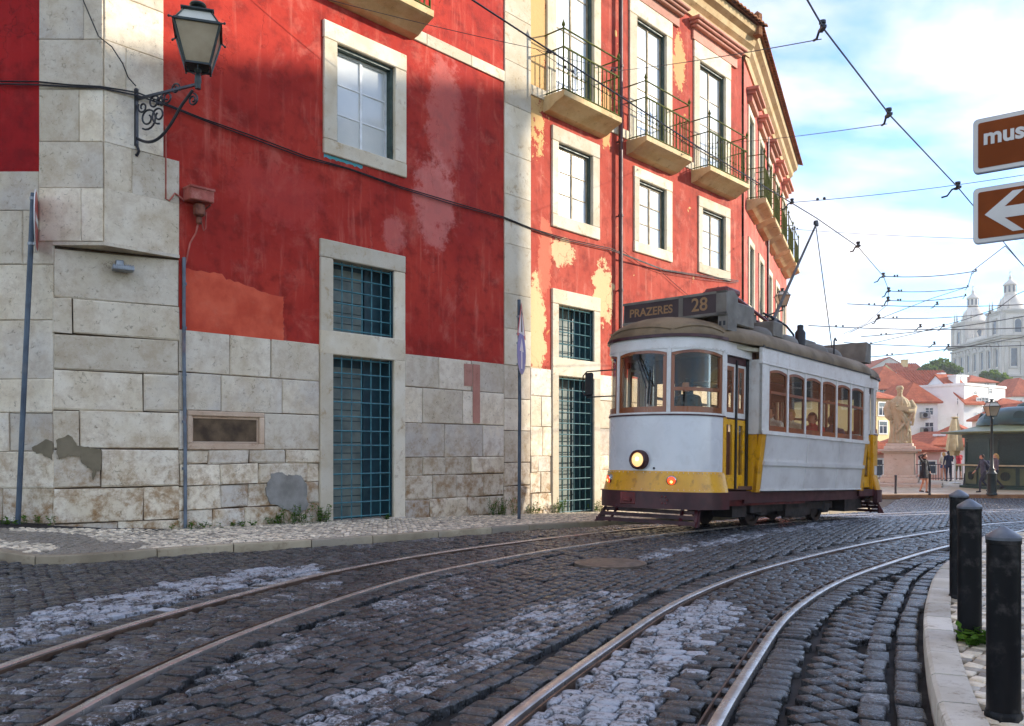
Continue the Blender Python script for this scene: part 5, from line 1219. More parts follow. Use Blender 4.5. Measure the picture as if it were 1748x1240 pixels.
m = MB(); m.box(.75, 1.15, .35, .75, ZF1+.34, ZF1+.62, bev=.015); m.box(.9, 1.1, .05, .3, ZF1+.38, ZF1+.80); m.build('equipment_box', M['tram_box'], tram)
for x in (1.45, .35, -1.05, -1.75):
    m = MB(); m.lathe([(.30,0),(.30,.05),(.27,.13),(.20,.20),(.10,.235),(0,.245)], 20, (x, .55, ZF1+.24)); m.build('roof_vent', M['tram_box'], tram, smooth=50)
m = MB(); m.box(-1.35, -.75, -.1, .5, ZF1+.38, ZF1+.56, bev=.02); m.build('equipment_box', M['tram_box'], tram)
m = MB(); m.poly([(-3.3, .9, ZF1+.3), (-3.3, .9, ZF1+.70), (-3.05, .9, ZF1+.74), (-2.95, .9, ZF1+.3)], (0,-1,0), 1.8); m.build('rear_destination_box', M['tram_box'], tram)
for x in (-1.5,):
    m = MB(); m.tube([(x, .8, ZF1+.3), (x, .8, ZF1+.58), (x-.05, .8, ZF1+.64), (x-.12, .8, ZF1+.60)], .018, 6); m.tube([(x+.6, .2, ZF1+.55), (x-.6, .2, ZF1+.60), (x-.9, .25, ZF1+.52), (x-.95, .25, ZF1+.42)], .018, 6); m.build('roof_hook', M['tram_black'], tram, smooth=50)
m = MB(); m.lathe([(.10,0),(.10,.30),(.06,.36),(.06,.44),(0,.46)], 12, (-.45, .55, ZF1+.33)); m.build('lightning_arrester', M['tram_black'], tram, smooth=40)
# trolley base and pole
m = MB(); zt2 = ZF1+.90
for y in (-.14, .14): m.box(-.6, 2.3, y-.03, y+.03, zt2-.34, zt2-.28)
for x in (-.3, .5, 1.6): m.box(x-.04, x+.04, -.4, .4, zt2-.40, zt2-.34); m.box(x-.05, x+.05, -.06, .06, ZF1+.33, zt2-.34)
tb = m.build('trolley_base', M['tram_red'], tram)
m = MB(); m.tube([(2.95, .62, zt2-.02), (2.4, .58, zt2-.02), (1.0, .34, zt2-.08), (-.25, .1, zt2-.14)], [.05,.045,.03,.03], 8); m.tube([(3.0, .40, zt2-.06), (2.4, .36, zt2-.06), (1.0, .2, zt2-.14), (-.25, .05, zt2-.2)], .028, 8); m.box(2.5, 2.98, .38, .80, zt2-.09, zt2+.02, bev=.03)
m.build('trolley_spring_beams', M['tram_red'], tb, smooth=40)
m = MB(); m.tube([(-.3,-.12,zt2-.1), (-.3,.12,zt2-.1)], .12, 14); m.tube([(-.45,-.07,zt2-.3), (-.45,-.07,zt2+.0), (-.2,-.07,zt2+.05)], .03, 6); m.tube([(-.5,.07,zt2-.3), (-.5,.07,zt2+.0), (-.2,.07,zt2+.05)], .03, 6)
m.tube([(.0,.0,zt2+.10), (-.5,.02,zt2+.06), (-.95,.04,zt2-.02), (-1.25,.06,zt2-.16), (-1.27,.06,zt2-.24)], .022, 7); m.build('trolley_pivot', M['tram_black'], tb, smooth=40)
tip = TM.inverted() @ P(1393, 384, 18.0); base_ = Vector((-.35, .03, zt2+.0))
m = MB(); m.tube([base_, base_.lerp(tip, .5), tip], [.035,.027,.02], 8); pole = m.build('trolley_pole', pmat('trolley_pole_steel', lin(96,92,88), lin(70,66,62), .5, 6, .1, 40), tram, smooth=50)
m = MB(); m.box(tip.x-.09, tip.x+.09, tip.y-.025, tip.y+.025, tip.z-.02, tip.z+.06, bev=.01); m.tube([(tip.x, tip.y-.03, tip.z+.04), (tip.x, tip.y+.03, tip.z+.04)], .055, 12); m.build('trolley_wheel', M['tram_black'], pole)
m = MB(); m.tube([tip+Vector((0,0,-.05)), Vector((-2.1, .55, ZF1+.35))], .010, 5); m.build('trolley_rope', M['cable'], pole)
# floor, ceiling, interior
def flat(z0, z1, grow, mat, name, ins=.0):
    O_ = outline(grow); n = len(O_); m = MB(); m.add([(x, y, z0) for x, y in O_]+[(x, y, z1) for x, y in O_], [tuple(range(n))[::-1], tuple(range(n, 2*n))]+[(k, (k+1) % n, n+(k+1) % n, n+k) for k in range(n)]); return m.build(name, mat, tram)
flat(.66, .72, -.16, M['tram_wood_dark'], 'floor'); flat(ZF1-.12, ZF1-.06, -.06, M['tram_ceiling'], 'ceiling')
for e in (1, -1):
    m = MB(); x = e*2.36
    for y in (.95, .45, -.45, -.95): m.box(x-.03, x+.03, y-.05, y+.05, .72, ZF0+.1)
    m.box(x-.025, x+.025, .45, .95, .72, 1.62); m.box(x-.025, x+.025, -.95, -.45, .72, 1.62); m.box(x-.028, x+.028, -1.0, 1.0, 2.5, ZF0+.12); m.build('cabin_partition', M['tram_wood_dark'], tram)
for k in range(5):
    x = -1.8+k*.88
    for s in (1, -1):
        m = MB(); m.box(x-.22, x+.22, s*.38, s*1.0, 1.10, 1.18, bev=.02); m.box(x-.24, x-.19, s*.38, s*1.0, 1.18, 1.66, bev=.02); m.box(x-.15, x+.15, s*.5, s*.9, .72, 1.10); m.build('bench_seat', M['seat'], tram)
for (x, y) in ((2.3,.3), (2.3,-.3), (-2.3,.3), (3.0,-.55)):
    m = MB(); m.tube([(x, y, .72), (x, y, 2.9)], .018, 8); m.build('grab_pole', M['chrome'], tram, smooth=50)
for y in (.5, -.5):
    m = MB(); m.box(-2.2, 2.2, y-.09, y+.09, ZF1-.16, ZF1-.125, bev=.01); m.build('ceiling_lamp', M['tram_ceiling'], tram)
    m = MB(); m.tube([(-2.3, y*.9, 2.62), (2.3, y*.9, 2.62)], .014, 6); m.build('hand_rail', M['chrome'], tram)
m = MB(); m.box(3.78, 3.98, -.55, .55, 1.5, 1.80, bev=.03); m.box(3.55, 3.80, .1, .5, 1.2, 1.74, bev=.03); m.build('driver_console', M['tram_black'], tram)
m = MB(); m.bar((nose(.05)-.09, .02, ZF0-.1), (nose(.2)-.03, .22, 2.25), .03, .012); m.bar((nose(.05)-.09, -.02, ZF0-.1), (nose(.1)-.04, .15, 2.22), .02, .012); m.build('windscreen_wiper', M['tram_black'], tram)
m = MB(); m.box(nose(0)+.0, nose(0)+.02, -.14, -.02, ZF0-.12, ZF0-.03); m.bar((nose(0)+.02, -.05, ZF0-.06), (nose(.16)+.03, .17, 2.30), .022, .012); m.bar((nose(0)+.02, -.08, ZF0-.06), (nose(.1)+.03, .13, 2.22), .012, .012); m.bar((nose(.17)+.03, .19, 2.5), (nose(.17)+.03, .15, 1.98), .03, .014); m.build('windscreen_wiper', M['tram_black'], tram)
m = MB(); ym = -PW-.01; m.tube([(3.75, ym+.3, 2.62), (3.78, ym-.42, 2.62), (3.78, ym-.5, 2.55), (3.78, ym-.5, 2.25), (3.78, ym-.40, 2.18), (3.75, ym+.3, 2.18)], .012, 6); mr = m.build('mirror_arm', M['tram_black'], tram, smooth=50)
m = MB(); m.box(3.74, 3.80, ym-.46, ym-.29, 2.20, 2.60, bev=.03); m.build('mirror', M['tram_black'], mr)
# underframe and wheels
m = MB(); m.box(-3.6, 3.5, -.55, .55, .50, .64); m.box(2.0, 3.6, -.80, .80, .44, .60); m.box(-3.6, -2.0, -.80, .80, .44, .60)
m.box(-2.4, 2.6, .72, .96, .44, .62); m.box(-2.4, 2.6, -.96, -.72, .44, .62); m.build('underframe', M['tram_maroon'], tram)
m = MB(); m.box(.1, 3.1, .70, .92, .40, .52); m.poly([(3.1, .92, .40), (3.1, .92, .62), (.0, .92, .62), (.15, .92, .42)], (0,-1,0), .06); m.build('step_board', M['tram_red'], tram)
m = MB()
for y in (-.66, .66): m.box(-1.75, 1.75, y-.04, y+.04, .26, .40); m.box(-.55, .55, y-.08, y+.08, .16, .52); m.box(-.5, .5, y-.02, y+.02, .12, .20)
for x in (-1.4, 1.4):
    for y in (-.66, .66): m.box(x-.14, x+.14, y-.07, y+.07, .18, .52, bev=.03); m.tube([(x, y, .5), (x, y, .62)], .08, 10)
m.box(-.9, .9, -.5, .5, .18, .50); m.box(2.2, 2.7, .45, .8, .20, .46); m.box(-2.9, -2.2, .35, .78, .18, .48); m.box(-3.4, -2.9, .2, .7, .22, .5); m.box(1.7, 2.1, .55, .85, .24, .48, bev=.03); m.build('truck_frame', M['tram_under'], tram)
for x in (-1.4, 1.4):
    for s in (1, -1):
        m = MB(); y = s*.45; vs = []
        prof = [(.0,.07),(.07,.07),(.07,.03),(.24,.02),(.26,.06),(.33,.06),(.335,-.02),(.36,-.02),(.36,-.05),(.0,-.05)]
        w = MB(); w.lathe(prof, 28); w.v = [(x+a, y+s*c, .335+b_) for a, b_, c in w.v]; w.build('wheel', M['tram_wheel'], tram, smooth=35)
# ---------------------------------------------------------------- street furniture
def sz(x, y): return gz(x, y)+.075
# bollards on the right kerb
BOL = [(1713, 1222, 893, 'tall black iron bollard nearest the camera at the right edge'), (1655, 1090, 848, 'middle black bollard of the row, tuft of grass at its foot'), (1637, 1020, 833, 'farthest black bollard, half hidden behind the middle one')]
def bollard(px, pyb, pyt, label):
    g = G(px, pyb, .10); s = F/g.y; r = .067; hgt = (pyb-pyt)/s
    o = thing('bollard', label, 'bollard', g-Vector((0,0,.02)), group='black bollards along the right kerb')
    m = MB(); m.lathe([(r*1.0,-.05),(r,.02),(r*.985,hgt-.07),(r*1.03,hgt-.068),(r*1.03,hgt-.05)], 32); m.build('post', M['bollard'], o, smooth=40)
    m = MB(); m.lathe([(r*1.04,hgt-.052),(r*1.05,hgt-.04),(r*.98,hgt-.032),(r*.45,hgt-.008),(r*.15,hgt+.004),(0,hgt+.006)], 32); m.build('cap', pmat('bollard_cap_worn', lin(112,116,122), lin(84,88,94), .4, 8, .1, 40, metal=.3), o, smooth=30)
    m = MB(); m.lathe([(r*1.08,.0),(r*1.12,.03),(r*1.02,.045)], 32); m.build('foot_ring', M['bollard'], o, smooth=40)
    return g
bpos = [bollard(*b) for b in BOL]
# thin posts by the square
for px, pt, pb, lb in ((1529, 811, 843, 'thin dark grey post standing left of the woman in black'), (1587, 808, 845, 'thin dark grey post at the right hand of the woman in black'), (1645, 808, 832, 'thin dark post leaning beside the kiosk')):
    g = G(px, pb, .12); h = (pb-pt)*g.y/F; m = MB(); m.lathe([(.055,0),(.06,.03),(.048,.06),(.048,h*.92),(.055,h*.93),(.055,h*.97),(.02,h),(0,h)], 12)
    if px == 1645: m.v = [(x+z*.10, y, z) for x, y, z in m.v]
    o = m.build('slim_post', M['black_iron'], None, smooth=40); o.location = g; tag(o, lb, 'post', 'thin posts at the edge of the square')
# wall lamp
def lantern(root, scale, glass=M['lamp_glass'], frame=M['dark_green_iron'], z0=0.0):
    """four-sided lantern standing on its spigot"""
    s = scale; c = [( -1,-1),(1,-1),(1,1),(-1,1)]; wb, wt, h = .19*s, .35*s, .60*s; zb = z0+.10*s
    f = MB()
    for i in range(4):
        a, b = c[i], c[(i+1) % 4]
        p0 = Vector((a[0]*wb, a[1]*wb, zb)); p1 = Vector((a[0]*wt, a[1]*wt, zb+h)); q0 = Vector((b[0]*wb, b[1]*wb, zb)); q1 = Vector((b[0]*wt, b[1]*wt, zb+h)); f.bar(p0, p1, .028*s, .028*s); f.bar(p0, q0, .03*s, .03*s); f.bar(p1, q1, .05*s, .035*s)
        e = Vector((a[0]*wt*1.18, a[1]*wt*1.18, zb+h-.02*s)); f.bar(p1, e, .02*s, .02*s); f.ball(e, .022*s, 6, 5); f.ball(Vector((a[0]*wb, a[1]*wb, zb-.03*s)), .02*s, 6, 5)
        r0 = Vector((a[0]*wt*.93, a[1]*wt*.93, zb+h+.02*s)); r1 = Vector((a[0]*wt*.58, a[1]*wt*.58, zb+h+.24*s)); t0 = Vector((b[0]*wt*.58, b[1]*wt*.58, zb+h+.24*s)); f.bar(r0, r1, .022*s, .022*s); f.bar(r1, t0, .05*s, .03*s)
    f.box(-wt*.72, wt*.72, -wt*.72, wt*.72, zb+h+.24*s, zb+h+.262*s); f.lathe([(.10*s,0),(.085*s,.06*s),(.07*s,.10*s),(.12*s,.115*s),(.135*s,.14*s),(.12*s,.17*s),(.05*s,.185*s),(0,.19*s)], 16, (0,0,zb+h+.262*s)); f.lathe([(.03*s,-.20*s),(.055*s,-.14*s),(.05*s,-.05*s),(.035*s,0),(.06*s,.05*s),(.03*s,.10*s)], 12, (0,0,z0))
    for k in range(4):
        an = math.pi/2*k; f.tube([(.04*s*math.cos(an), .04*s*math.sin(an), z0-.02*s), (.14*s*math.cos(an), .14*s*math.sin(an), z0+.02*s), (.17*s*math.cos(an), .17*s*math.sin(an), zb)], .010*s, 5)
    fr = f.build('lantern_frame', frame, root, smooth=30)
    for i in range(4):
        a, b = c[i], c[(i+1) % 4]; g = MB(); k = .97
        g.add([(a[0]*wb*k, a[1]*wb*k, zb+.01*s), (b[0]*wb*k, b[1]*wb*k, zb+.01*s), (b[0]*wt*k, b[1]*wt*k, zb+h), (a[0]*wt*k, a[1]*wt*k, zb+h)], [(0,1,2,3)]); g.build('glass_pane', glass, fr, fix=False)
        g = MB(); g.add([(a[0]*wt*.9, a[1]*wt*.9, zb+h+.02*s), (b[0]*wt*.9, b[1]*wt*.9, zb+h+.02*s), (b[0]*wt*.56, b[1]*wt*.56, zb+h+.24*s), (a[0]*wt*.56, a[1]*wt*.56, zb+h+.24*s)], [(0,1,2,3)]); g.build('roof_pane', M['lamp_glass_top'], fr, fix=False)
ta, za_ = WR(231, 175); wbase = PR.M @ Vector((ta, -.035, 0)); wl_dir = Vector((wn.x, wn.y, 0))*-1
lampY = wbase.y-.75*.55
arm_end = P(338, 138, wbase.y-.42); root = thing('wall_lantern', 'black scrolled iron bracket lantern on the white stone corner of the red building', 'street lamp', (wbase.x, wbase.y, 0))
e = arm_end-Vector((wbase.x, wbase.y, 0)); dh = Vector((e.x, e.y, 0)); Ld = dh.length; dh.normalize()
zt_ = P(231, 165, wbase.y).z; zb_ = P(231, 252, wbase.y).z
m = MB(); m.bar((0,0,zb_+.02), (0,0,zt_+.08), .055, .03, up=(dh.x,dh.y,0)); m.bar((.0,0,zt_-.04), (e.x, e.y, e.z-.05), .035, .035)
m.ball((0,0,zt_+.09), .035, 8, 6); m.tube([(0,0,zb_+.05), (dh.x*.05, dh.y*.05, zb_-.06), (dh.x*.01, dh.y*.01, zb_-.12), (-dh.x*.04, -dh.y*.04, zb_-.09)], .022, 6); br = m.build('bracket', M['black_iron'], root)
def on(d, z): return Vector((dh.x*d, dh.y*d, z))
m = MB(); H_ = zt_-zb_; sweepc = []
for k in range(19):
    u = k/18; sweepc.append(on(Ld*.92*u**1.0 if u else .0, zb_+.14+ (e.z-.12-(zb_+.14))*(u**1.9)-.16*math.sin(math.pi*min(1,u*1.25))*(u < .8)))
m.tube(sweepc, .022, 7)
def scroll(d, z, r, turns, start, flip=1):
    pts = []
    for k in range(int(18*turns)): a = start+flip*2*math.pi*k/18; rr = r*(1-k/(18*turns)*.75); pts.append(on(d+rr*math.cos(a), z+rr*math.sin(a)))
    m.tube(pts, .014, 6)
scroll(.22, zb_+.40, .17, 1.6, -2.2); scroll(.42, zb_+.42, .13, 1.5, -1.4, -1); scroll(.34, zb_+.62, .10, 1.4, .6); scroll(.58, zt_-.10, .10, 1.5, 2.4); scroll(.74, zt_+.0, .085, 1.5, -.5); scroll(.92*Ld, e.z-.26, .09, 1.6, 1.4, -1); scroll(.12, zb_+.58, .09, 1.3, 2.5)
for k in range(5): m.ball(on(.46+.05*math.cos(k*1.256), zb_+.62+.05*math.sin(k*1.256)), .03, 6, 5)
m.build('scrollwork', M['black_iron'], br, smooth=50)
lt_scale = (P(338, 5, arm_end.y).z-P(338, 128, arm_end.y).z)/1.17
lr = MB(); lr.tube([(e.x, e.y, e.z-.12), (e.x, e.y, e.z+.02)], .04, 10); hold = lr.build('lantern_holder', M['dark_green_iron'], root)
tmp = bpy.data.objects.new('lantern', None); bpy.data.objects.remove(tmp)
class _Sub: pass
# lantern pieces are placed straight under the lamp root
before = set(bpy.data.objects)
lantern(root, lt_scale)
for ob in set(bpy.data.objects)-before:
    if ob.parent == root: ob.location = (e.x, e.y, e.z+.10); ob.rotation_euler = (0,0,R(18))
# junction box, conduit and cables on the wall
def wallbox(px0, py0, px1, py1, d): t0, t1, z0, z1 = rect(px0, py0, px1, py1); return t0, t1, z0, z1
o = thing('junction_box', 'dusty pink metal box with tangled leads on the red wall', 'junction box', M=PR.M)
t0, t1, z0, z1 = rect(312, 322, 352, 355); m = MB(); m.box(t0, t1, -.26, -.0, z0+.02, z1, bev=.012); m.box(t0-.008, t1+.008, -.275, -.01, z1-.02, z1+.012); m.build('box', M['rust_box'], o)
m = MB(); tm = (t0+t1)/2; m.box(tm-.07, tm+.09, -.20, -.06, z0-.20, z0-.0, bev=.03); m.box(tm-.03, tm+.05, -.16, -.08, z0-.32, z0-.2, bev=.02); m.bar((t1-.03,-.2,z0), (t1-.1,-.02,z0-.1), .02, .02); m.build('socket_body', pmat('rusty_fitting', lin(132,74,48), lin(96,50,34), .7, 12, .5, 50), o)
m = MB(); m.tube([(tm,-.12,z0-.3), (tm-.02,-.08,z0-.45), (tm-.10,-.05,z0-.62), (tChR+.09,-.04,z0-.95)], .014, 6); m.tube([(tm+.05,-.12,z0-.28), (tm+.10,-.1,z0-.40), (tm+.13,-.1,z0-.36), (tm+.14,-.1,z0-.1)], .010, 6); m.tube([(tC+.03,-.03,zr(278,215)), (tC+.03,-.03,zr(278,340)), (tC+.08,-.05,zr(283,343)), (t0-.15,-.05,z0+.1), (t0-.02,-.08,z0+.02)], .014, 6); m.build('leads', M['rust_box'], o, smooth=50)
o = thing('downpipe', 'thin grey-blue pipe running down the stone base beside the chamfer', 'pipe', M=PR.M)
m = MB(); tp = tChR+.06; m.tube([(tp,-.05,zr(308,440)), (tp,-.05,zr(308,600)), (tp+.02,-.05,zr(310,760)), (tp+.02,-.055,-.05)], .028, 8)
for y in (485, 560, 640, 720, 800): m.lathe([(.036,-.02),(.036,.02)], 8, (tp+.008, -.05, zr(308, y)))
m.build('pipe', M['pipe'], o, smooth=50)
# floodlight on the chamfer
o = thing('floodlight', 'small grey floodlight on the weathered chamfered corner', 'floodlight', M=PC.M)
a = WC(190, 447); b_ = WC(227, 468); m = MB(); m.box(a[0], b_[0], -.24, -.06, b_[1], b_[1]+.075, bev=.012)
for k in range(9): x = a[0]+.02+(b_[0]-a[0]-.04)*k/8; m.box(x-.004, x+.004, -.255, -.05, b_[1]+.02, b_[1]+.085)
m.build('lamp_body', M['sign_back'], o); c = (a[0]+b_[0])/2-.04; m = MB(); m.box(c-.055, c+.055, -.10, .02, b_[1]+.08, a[1]+.02, bev=.01); m.build('bracket', M['sign_back'], o)
# facade cables
def cable(label, paths, rad=.012, mat=M['cable'], name='cable', group=None, cat='cable'):
    m = MB()
    for pts in paths: m.tube(pts, rad, 6)
    o = m.build(name, mat, None, smooth=60); return tag(o, label, cat, group)
def sag(a, b, n, s):
    a = Vector(a); b = Vector(b); return [a.lerp(b, k/n)-Vector((0,0,s*4*(k/n)*(1-k/n))) for k in range(n+1)]
def wp(px, py, off=-.05): t, z = WR(px, py); return PR.M @ Vector((t, off, z))
def lp(px, py, off=-.06): t, z = WL(px, py); return PLf.M @ Vector((t, off, z))
for k, (dz, of) in enumerate(((0,0), (.03,-.01))):
    pts = [lp(-60,145), lp(68,148), lp(120,151), lp(176,154, -.08)]; pts += [wp(205,160,-.06), wp(231,166,-.08), wp(290,185), wp(340,205), wp(420,235), wp(520,272), wp(592,290), wp(680,322), wp(760,347), wp(858,374), wp(905,392), wp(960,410), wp(1040,428), wp(1060,440,-.2), wp(1130,462), wp(1230,478), wp(1258,482)]
    cable(('upper' if k else 'lower')+' strand of the black cable pair looping along the red facade', [[p+Vector((0,0,dz+(.015*math.sin(i*1.7) if k else 0))) for i, p in enumerate(pts)]], .011)
cable('thin black lead from the wall lantern up the stone corner', [[wp(228,150,-.08), wp(214,135,-.09), wp(205,112,-.09), wp(186,84,-.10), lp(174,68,-.10), lp(140,-10,-.08), lp(120,-60,-.08)]], .009)
cable('thin cable sagging below the far windows of the red wall', [[wp(1052,425,-.1), wp(1090,452), wp(1128,466), wp(1150,486), wp(1190,520), wp(1205,545)], [wp(1128,466), wp(1200,478), wp(1255,484)]], .007)
# ---------------------------------------------------------------- traffic signs on poles
def disc(mb, c, n, r, th, seg=32, mi=0):
    n = Vector(n).normalized(); s = Vector((-n.y, n.x, 0)).normalized(); q = n.cross(s); mb.poly([Vector(c)+s*r*math.cos(2*math.pi*k/seg)+q*r*math.sin(2*math.pi*k/seg) for k in range(seg)], n, th, mi)
pb = G(886, 886, .075); zt_ = P(886, 512, pb.y).z
o = thing('traffic_sign_pole', 'slim blue-grey pole by the pilaster with triangular and blue round signs seen edge-on', 'traffic sign', pb)
H_ = zt_-pb.z; m = MB(); m.tube([(0,0,-.1), (.012,0,H_*.5), (.0,0,H_)], .032, 12); m.build('pole', M['sign_pole'], o, smooth=50)
nx = Vector((.975,-.22,0)).normalized(); sx = Vector((.22,.975,0)).normalized()
zc_d = P(886, 604, pb.y).z-pb.z; rD = (P(886,568,pb.y).z-P(886,640,pb.y).z)/2
m = MB(); disc(m, nx*.045+Vector((0,0,zc_d)), nx, rD, .004); d = m.build('round_sign', M['sign_back'], o); m = MB(); disc(m, nx*.0495+Vector((0,0,zc_d)), nx, rD*.97, .002); m.build('blue_face', M['sign_blue'], d)
c = nx*.052+Vector((0,0,zc_d)); up = Vector((0,0,1)); m = MB(); m.poly([c+sx*a_*rD+up*b2*rD for a_, b2 in ((-.13,-.72),(.13,-.72),(.13,.1),(.42,.1),(0,.74),(-.42,.1),(-.13,.1))], nx, .002); m.build('white_arrow', M['white_paint'], d)
zt1 = P(888, 517, pb.y).z-pb.z; zt0 = P(888, 577, pb.y).z-pb.z; hw = (zt1-zt0)*.577
m = MB(); m.poly([nx*.045+sx*a_+up*b2 for a_, b2 in ((-hw,zt0),(hw,zt0),(0,zt1))], nx, .004); d = m.build('triangular_sign', M['sign_red'], o); zc3 = zt0+(zt1-zt0)*.34
m = MB(); m.poly([nx*.0495+sx*a_*.72+up*(zc3+(b2-zc3)*.72) for a_, b2 in ((-hw,zt0),(hw,zt0),(0,zt1))], nx, .002); m.build('white_face', M['white_paint'], d)
m = MB(); m.poly([nx*.052+sx*a_*.12+up*(zc3+b2) for a_, b2 in ((-.5,-.12),(.5,-.12),(.3,.2),(.6,.24),(0,.3),(-.3,.24))], nx, .002); m.build('black_symbol', M['tram_black'], d)
m = MB()
for z in (zc_d-.2, zc_d+.2, zt0+.08, zt0+.4): m.lathe([(.04,-.02),(.04,.02)], 10, (0,0,z)); m.box(-.05,.05,-.015,.015,z-.012,z+.012)
m.build('clamp', M['sign_back'], o)
pb = G(30, 899, .075); pb = Vector((PLf.M.translation.x+WL(30,890)[0], PLf.M.translation.y-.25, 0)); pb.x = (30-CX)/F*pb.y; pb.z = sz(pb.x, pb.y)-.02; tp_ = P(57, 330, pb.y)
o = thing('traffic_sign_pole', 'leaning blue-grey pole at the far left with a round sign seen edge-on', 'traffic sign', pb); e = tp_-pb
m = MB(); m.tube([(0,0,-.1), e*.5, e], .036, 12); m.build('pole', M['sign_pole'], o, smooth=50)
nx = Vector((.995,.02,0)).normalized(); zc_d = P(60, 378, pb.y).z-pb.z; cx_ = e.x*.93; rD = (P(60,326,pb.y).z-P(60,432,pb.y).z)/2
nx = Vector((.90,.435,0)).normalized(); m = MB(); disc(m, Vector((cx_+.05,-.0,zc_d)), nx, rD, .012); d = m.build('round_sign', M['white_paint'], o); m = MB(); disc(m, Vector((cx_+.05,0,zc_d))+nx*.0125, nx, rD*.93, .002); m.build('red_face', M['sign_red'], d)
m = MB(); m.poly([Vector((cx_+.05,0,zc_d))+nx*.015+Vector((-.435,.90,0))*a_*rD+up*b2*rD for a_, b2 in ((-.7,-.14),(.7,-.14),(.7,.14),(-.7,.14))], nx, .002); m.build('white_bar', M['white_paint'], d)
m = MB()
for dz in (.32, -.32): m.lathe([(.045,-.02),(.045,.02)], 10, (e.x*(zc_d+dz)/e.z, 0, zc_d+dz)); m.box(cx_-.02, cx_+.05, -.02, .02, zc_d+dz-.015, zc_d+dz+.015)
m.build('clamp', M['sign_back'], o)
# brown direction signs at the right edge
Ys = 5.0; a0 = P(1665, 300, Ys); sdir = Vector((.80,-.60,0)).normalized(); pbx = Vector((a0.x, a0.y, 0))+sdir*.62
o = thing('direction_sign', 'two brown direction signs with white rims and a left arrow at the right edge', 'sign', (pbx.x, pbx.y, gz(pbx.x, pbx.y)+.09))
zo = o.location.z; nS_ = Vector((sdir.y, -sdir.x, 0)); nS_ = nS_ if nS_.y < 0 else -nS_
m = MB(); m.tube([(0,0,-.1), (0,0,3.6)], .04, 12); m.build('pole', M['sign_back'], o, smooth=50)
def board(pyt, pyb, name, content):
    z1 = P(1665, pyt, Ys).z-zo; z0 = P(1665, pyb, Ys).z-zo; L = 1.1; st = Vector((a0.x, a0.y, 0))-Vector((pbx.x, pbx.y, 0))+nS_*.05
    def rr(x0, x1, y0, y1, r, off, th, mat, nm, par):
        pts = []
        for (cx2, cy2, s0) in ((x1-r, y0+r, -90), (x1-r, y1-r, 0), (x0+r, y1-r, 90), (x0+r, y0+r, 180)):
            for k in range(5): an = R(s0+90*k/4); pts.append((cx2+r*math.cos(an), cy2+r*math.sin(an)))
        mm = MB(); mm.poly([st+sdir*x+Vector((0,0,y))+nS_*off for x, y in pts], nS_, th); return mm.build(nm, mat, par)
    b0 = rr(0, L, z0, z1, .025, 0, .03, M['sign_back'], name, o); rr(.004, L-.004, z0+.004, z1-.004, .022, .0305, .002, M['sign_white'], 'white_rim', b0)
    rr(.026, L-.026, z0+.026, z1-.026, .012, .033, .002, M['sign_brown'], 'brown_face', b0)
    Mx = Matrix(((sdir.x, 0, nS_.x, 0), (sdir.y, 0, nS_.y, 0), (0, 1, 0, 0), (0,0,0,1)))
    if content:
        me = text_mesh(content, .128, .001, 'LEFT', .98, .004); me.transform(Matrix.Translation(st+sdir*.052+Vector((0,0,z0+(z1-z0)*.63))+nS_*.0365) @ Mx); me.materials.append(M['sign_white']); link('lettering', me, b0)
    else:
        zm = (z0+z1)/2; mm = MB(); A = [(.06,0),(.20,.115),(.255,.115),(.16,.032),(.42,.032),(.42,-.032),(.16,-.032),(.255,-.115),(.20,-.115)]
        mm.poly([st+sdir*x+Vector((0,0,zm+y))+nS_*.0355 for x, y in A], nS_, .002); mm.build('arrow', M['sign_white'], b0)
board(213, 304, 'upper_board', 'museu'); board(329, 422, 'lower_board', None)
# ---------------------------------------------------------------- overhead wires
ZWI = 6.0
def tw(px, py): Y_ = F*(ZWI-HC)/(HY-py); return P(px, py, Y_)
wireA = [tw(*p) for p in ((1300,-140),(1378,0),(1408,52),(1520,198),(1635,320),(1748,455))]; wireA.append(wireA[-1]+(wireA[-1]-wireA[-2])*1.0)
wireB = [tw(*p) for p in ((640,-105),(800,-4),(1005,130),(1190,250),(1350,346),(1393,372),(1465,422),(1508,472),(1517,495),(1515,520),(1478,553),(1440,570))]
cable('main trolley wire slanting across the sky above the signs', [wireA], .011, M['wire'], 'trolley_wire', 'overhead tram wires', 'wire')
cable('trolley wire over the tram track curving away in front of the red building', [wireB], .010, M['wire'], 'trolley_wire', 'overhead tram wires', 'wire')
def clampgeo(m, p, d, s=1.0):
    s *= .8
    p = Vector(p); m.lathe([(.035*s,0),(.035*s,.05*s),(.05*s,.06*s),(.05*s,.10*s),(0,.11*s)], 8, p); m.box(p.x-.03*s, p.x+.03*s, p.y-.08*s, p.y+.08*s, p.z-.03*s, p.z+.01*s); q = p+Vector(d)*.28*s; m.tube([p, p+Vector(d)*.10*s+Vector((0,0,-.03*s)), p+Vector(d)*.18*s+Vector((0,0,-.14*s)), q+Vector((0,0,-.16*s))], .018*s, 6)
def span(a, b, label, clamps=(), s=.05, rad=.006):
    r = thing('span_wire', label, 'wire', (0,0,0), group='span wires holding up the overhead tram wires'); m = MB(); m.tube(sag(a, b, 14, s), rad, 5); m.build('strand', M['wire'], r, smooth=60)
    a = Vector(a); b = Vector(b); d = (a-b).normalized()
    for c in clamps: m = MB(); clampgeo(m, c[0], d, c[1]); m.build('wire_clamp', M['black_iron'], r)
    m = MB(); k = a.lerp(b, .12); m.ball(k, .03, 6, 5); m.ball(a.lerp(b, .15), .03, 6, 5); m.build('insulator', M['tram_under'], r)
span(wp(1010,128,-.2), tw(1402,52)+Vector((0,0,-.1)), 'topmost span wire from the first balcony to the slanting trolley wire', [(tw(1404,48), 1.0)])
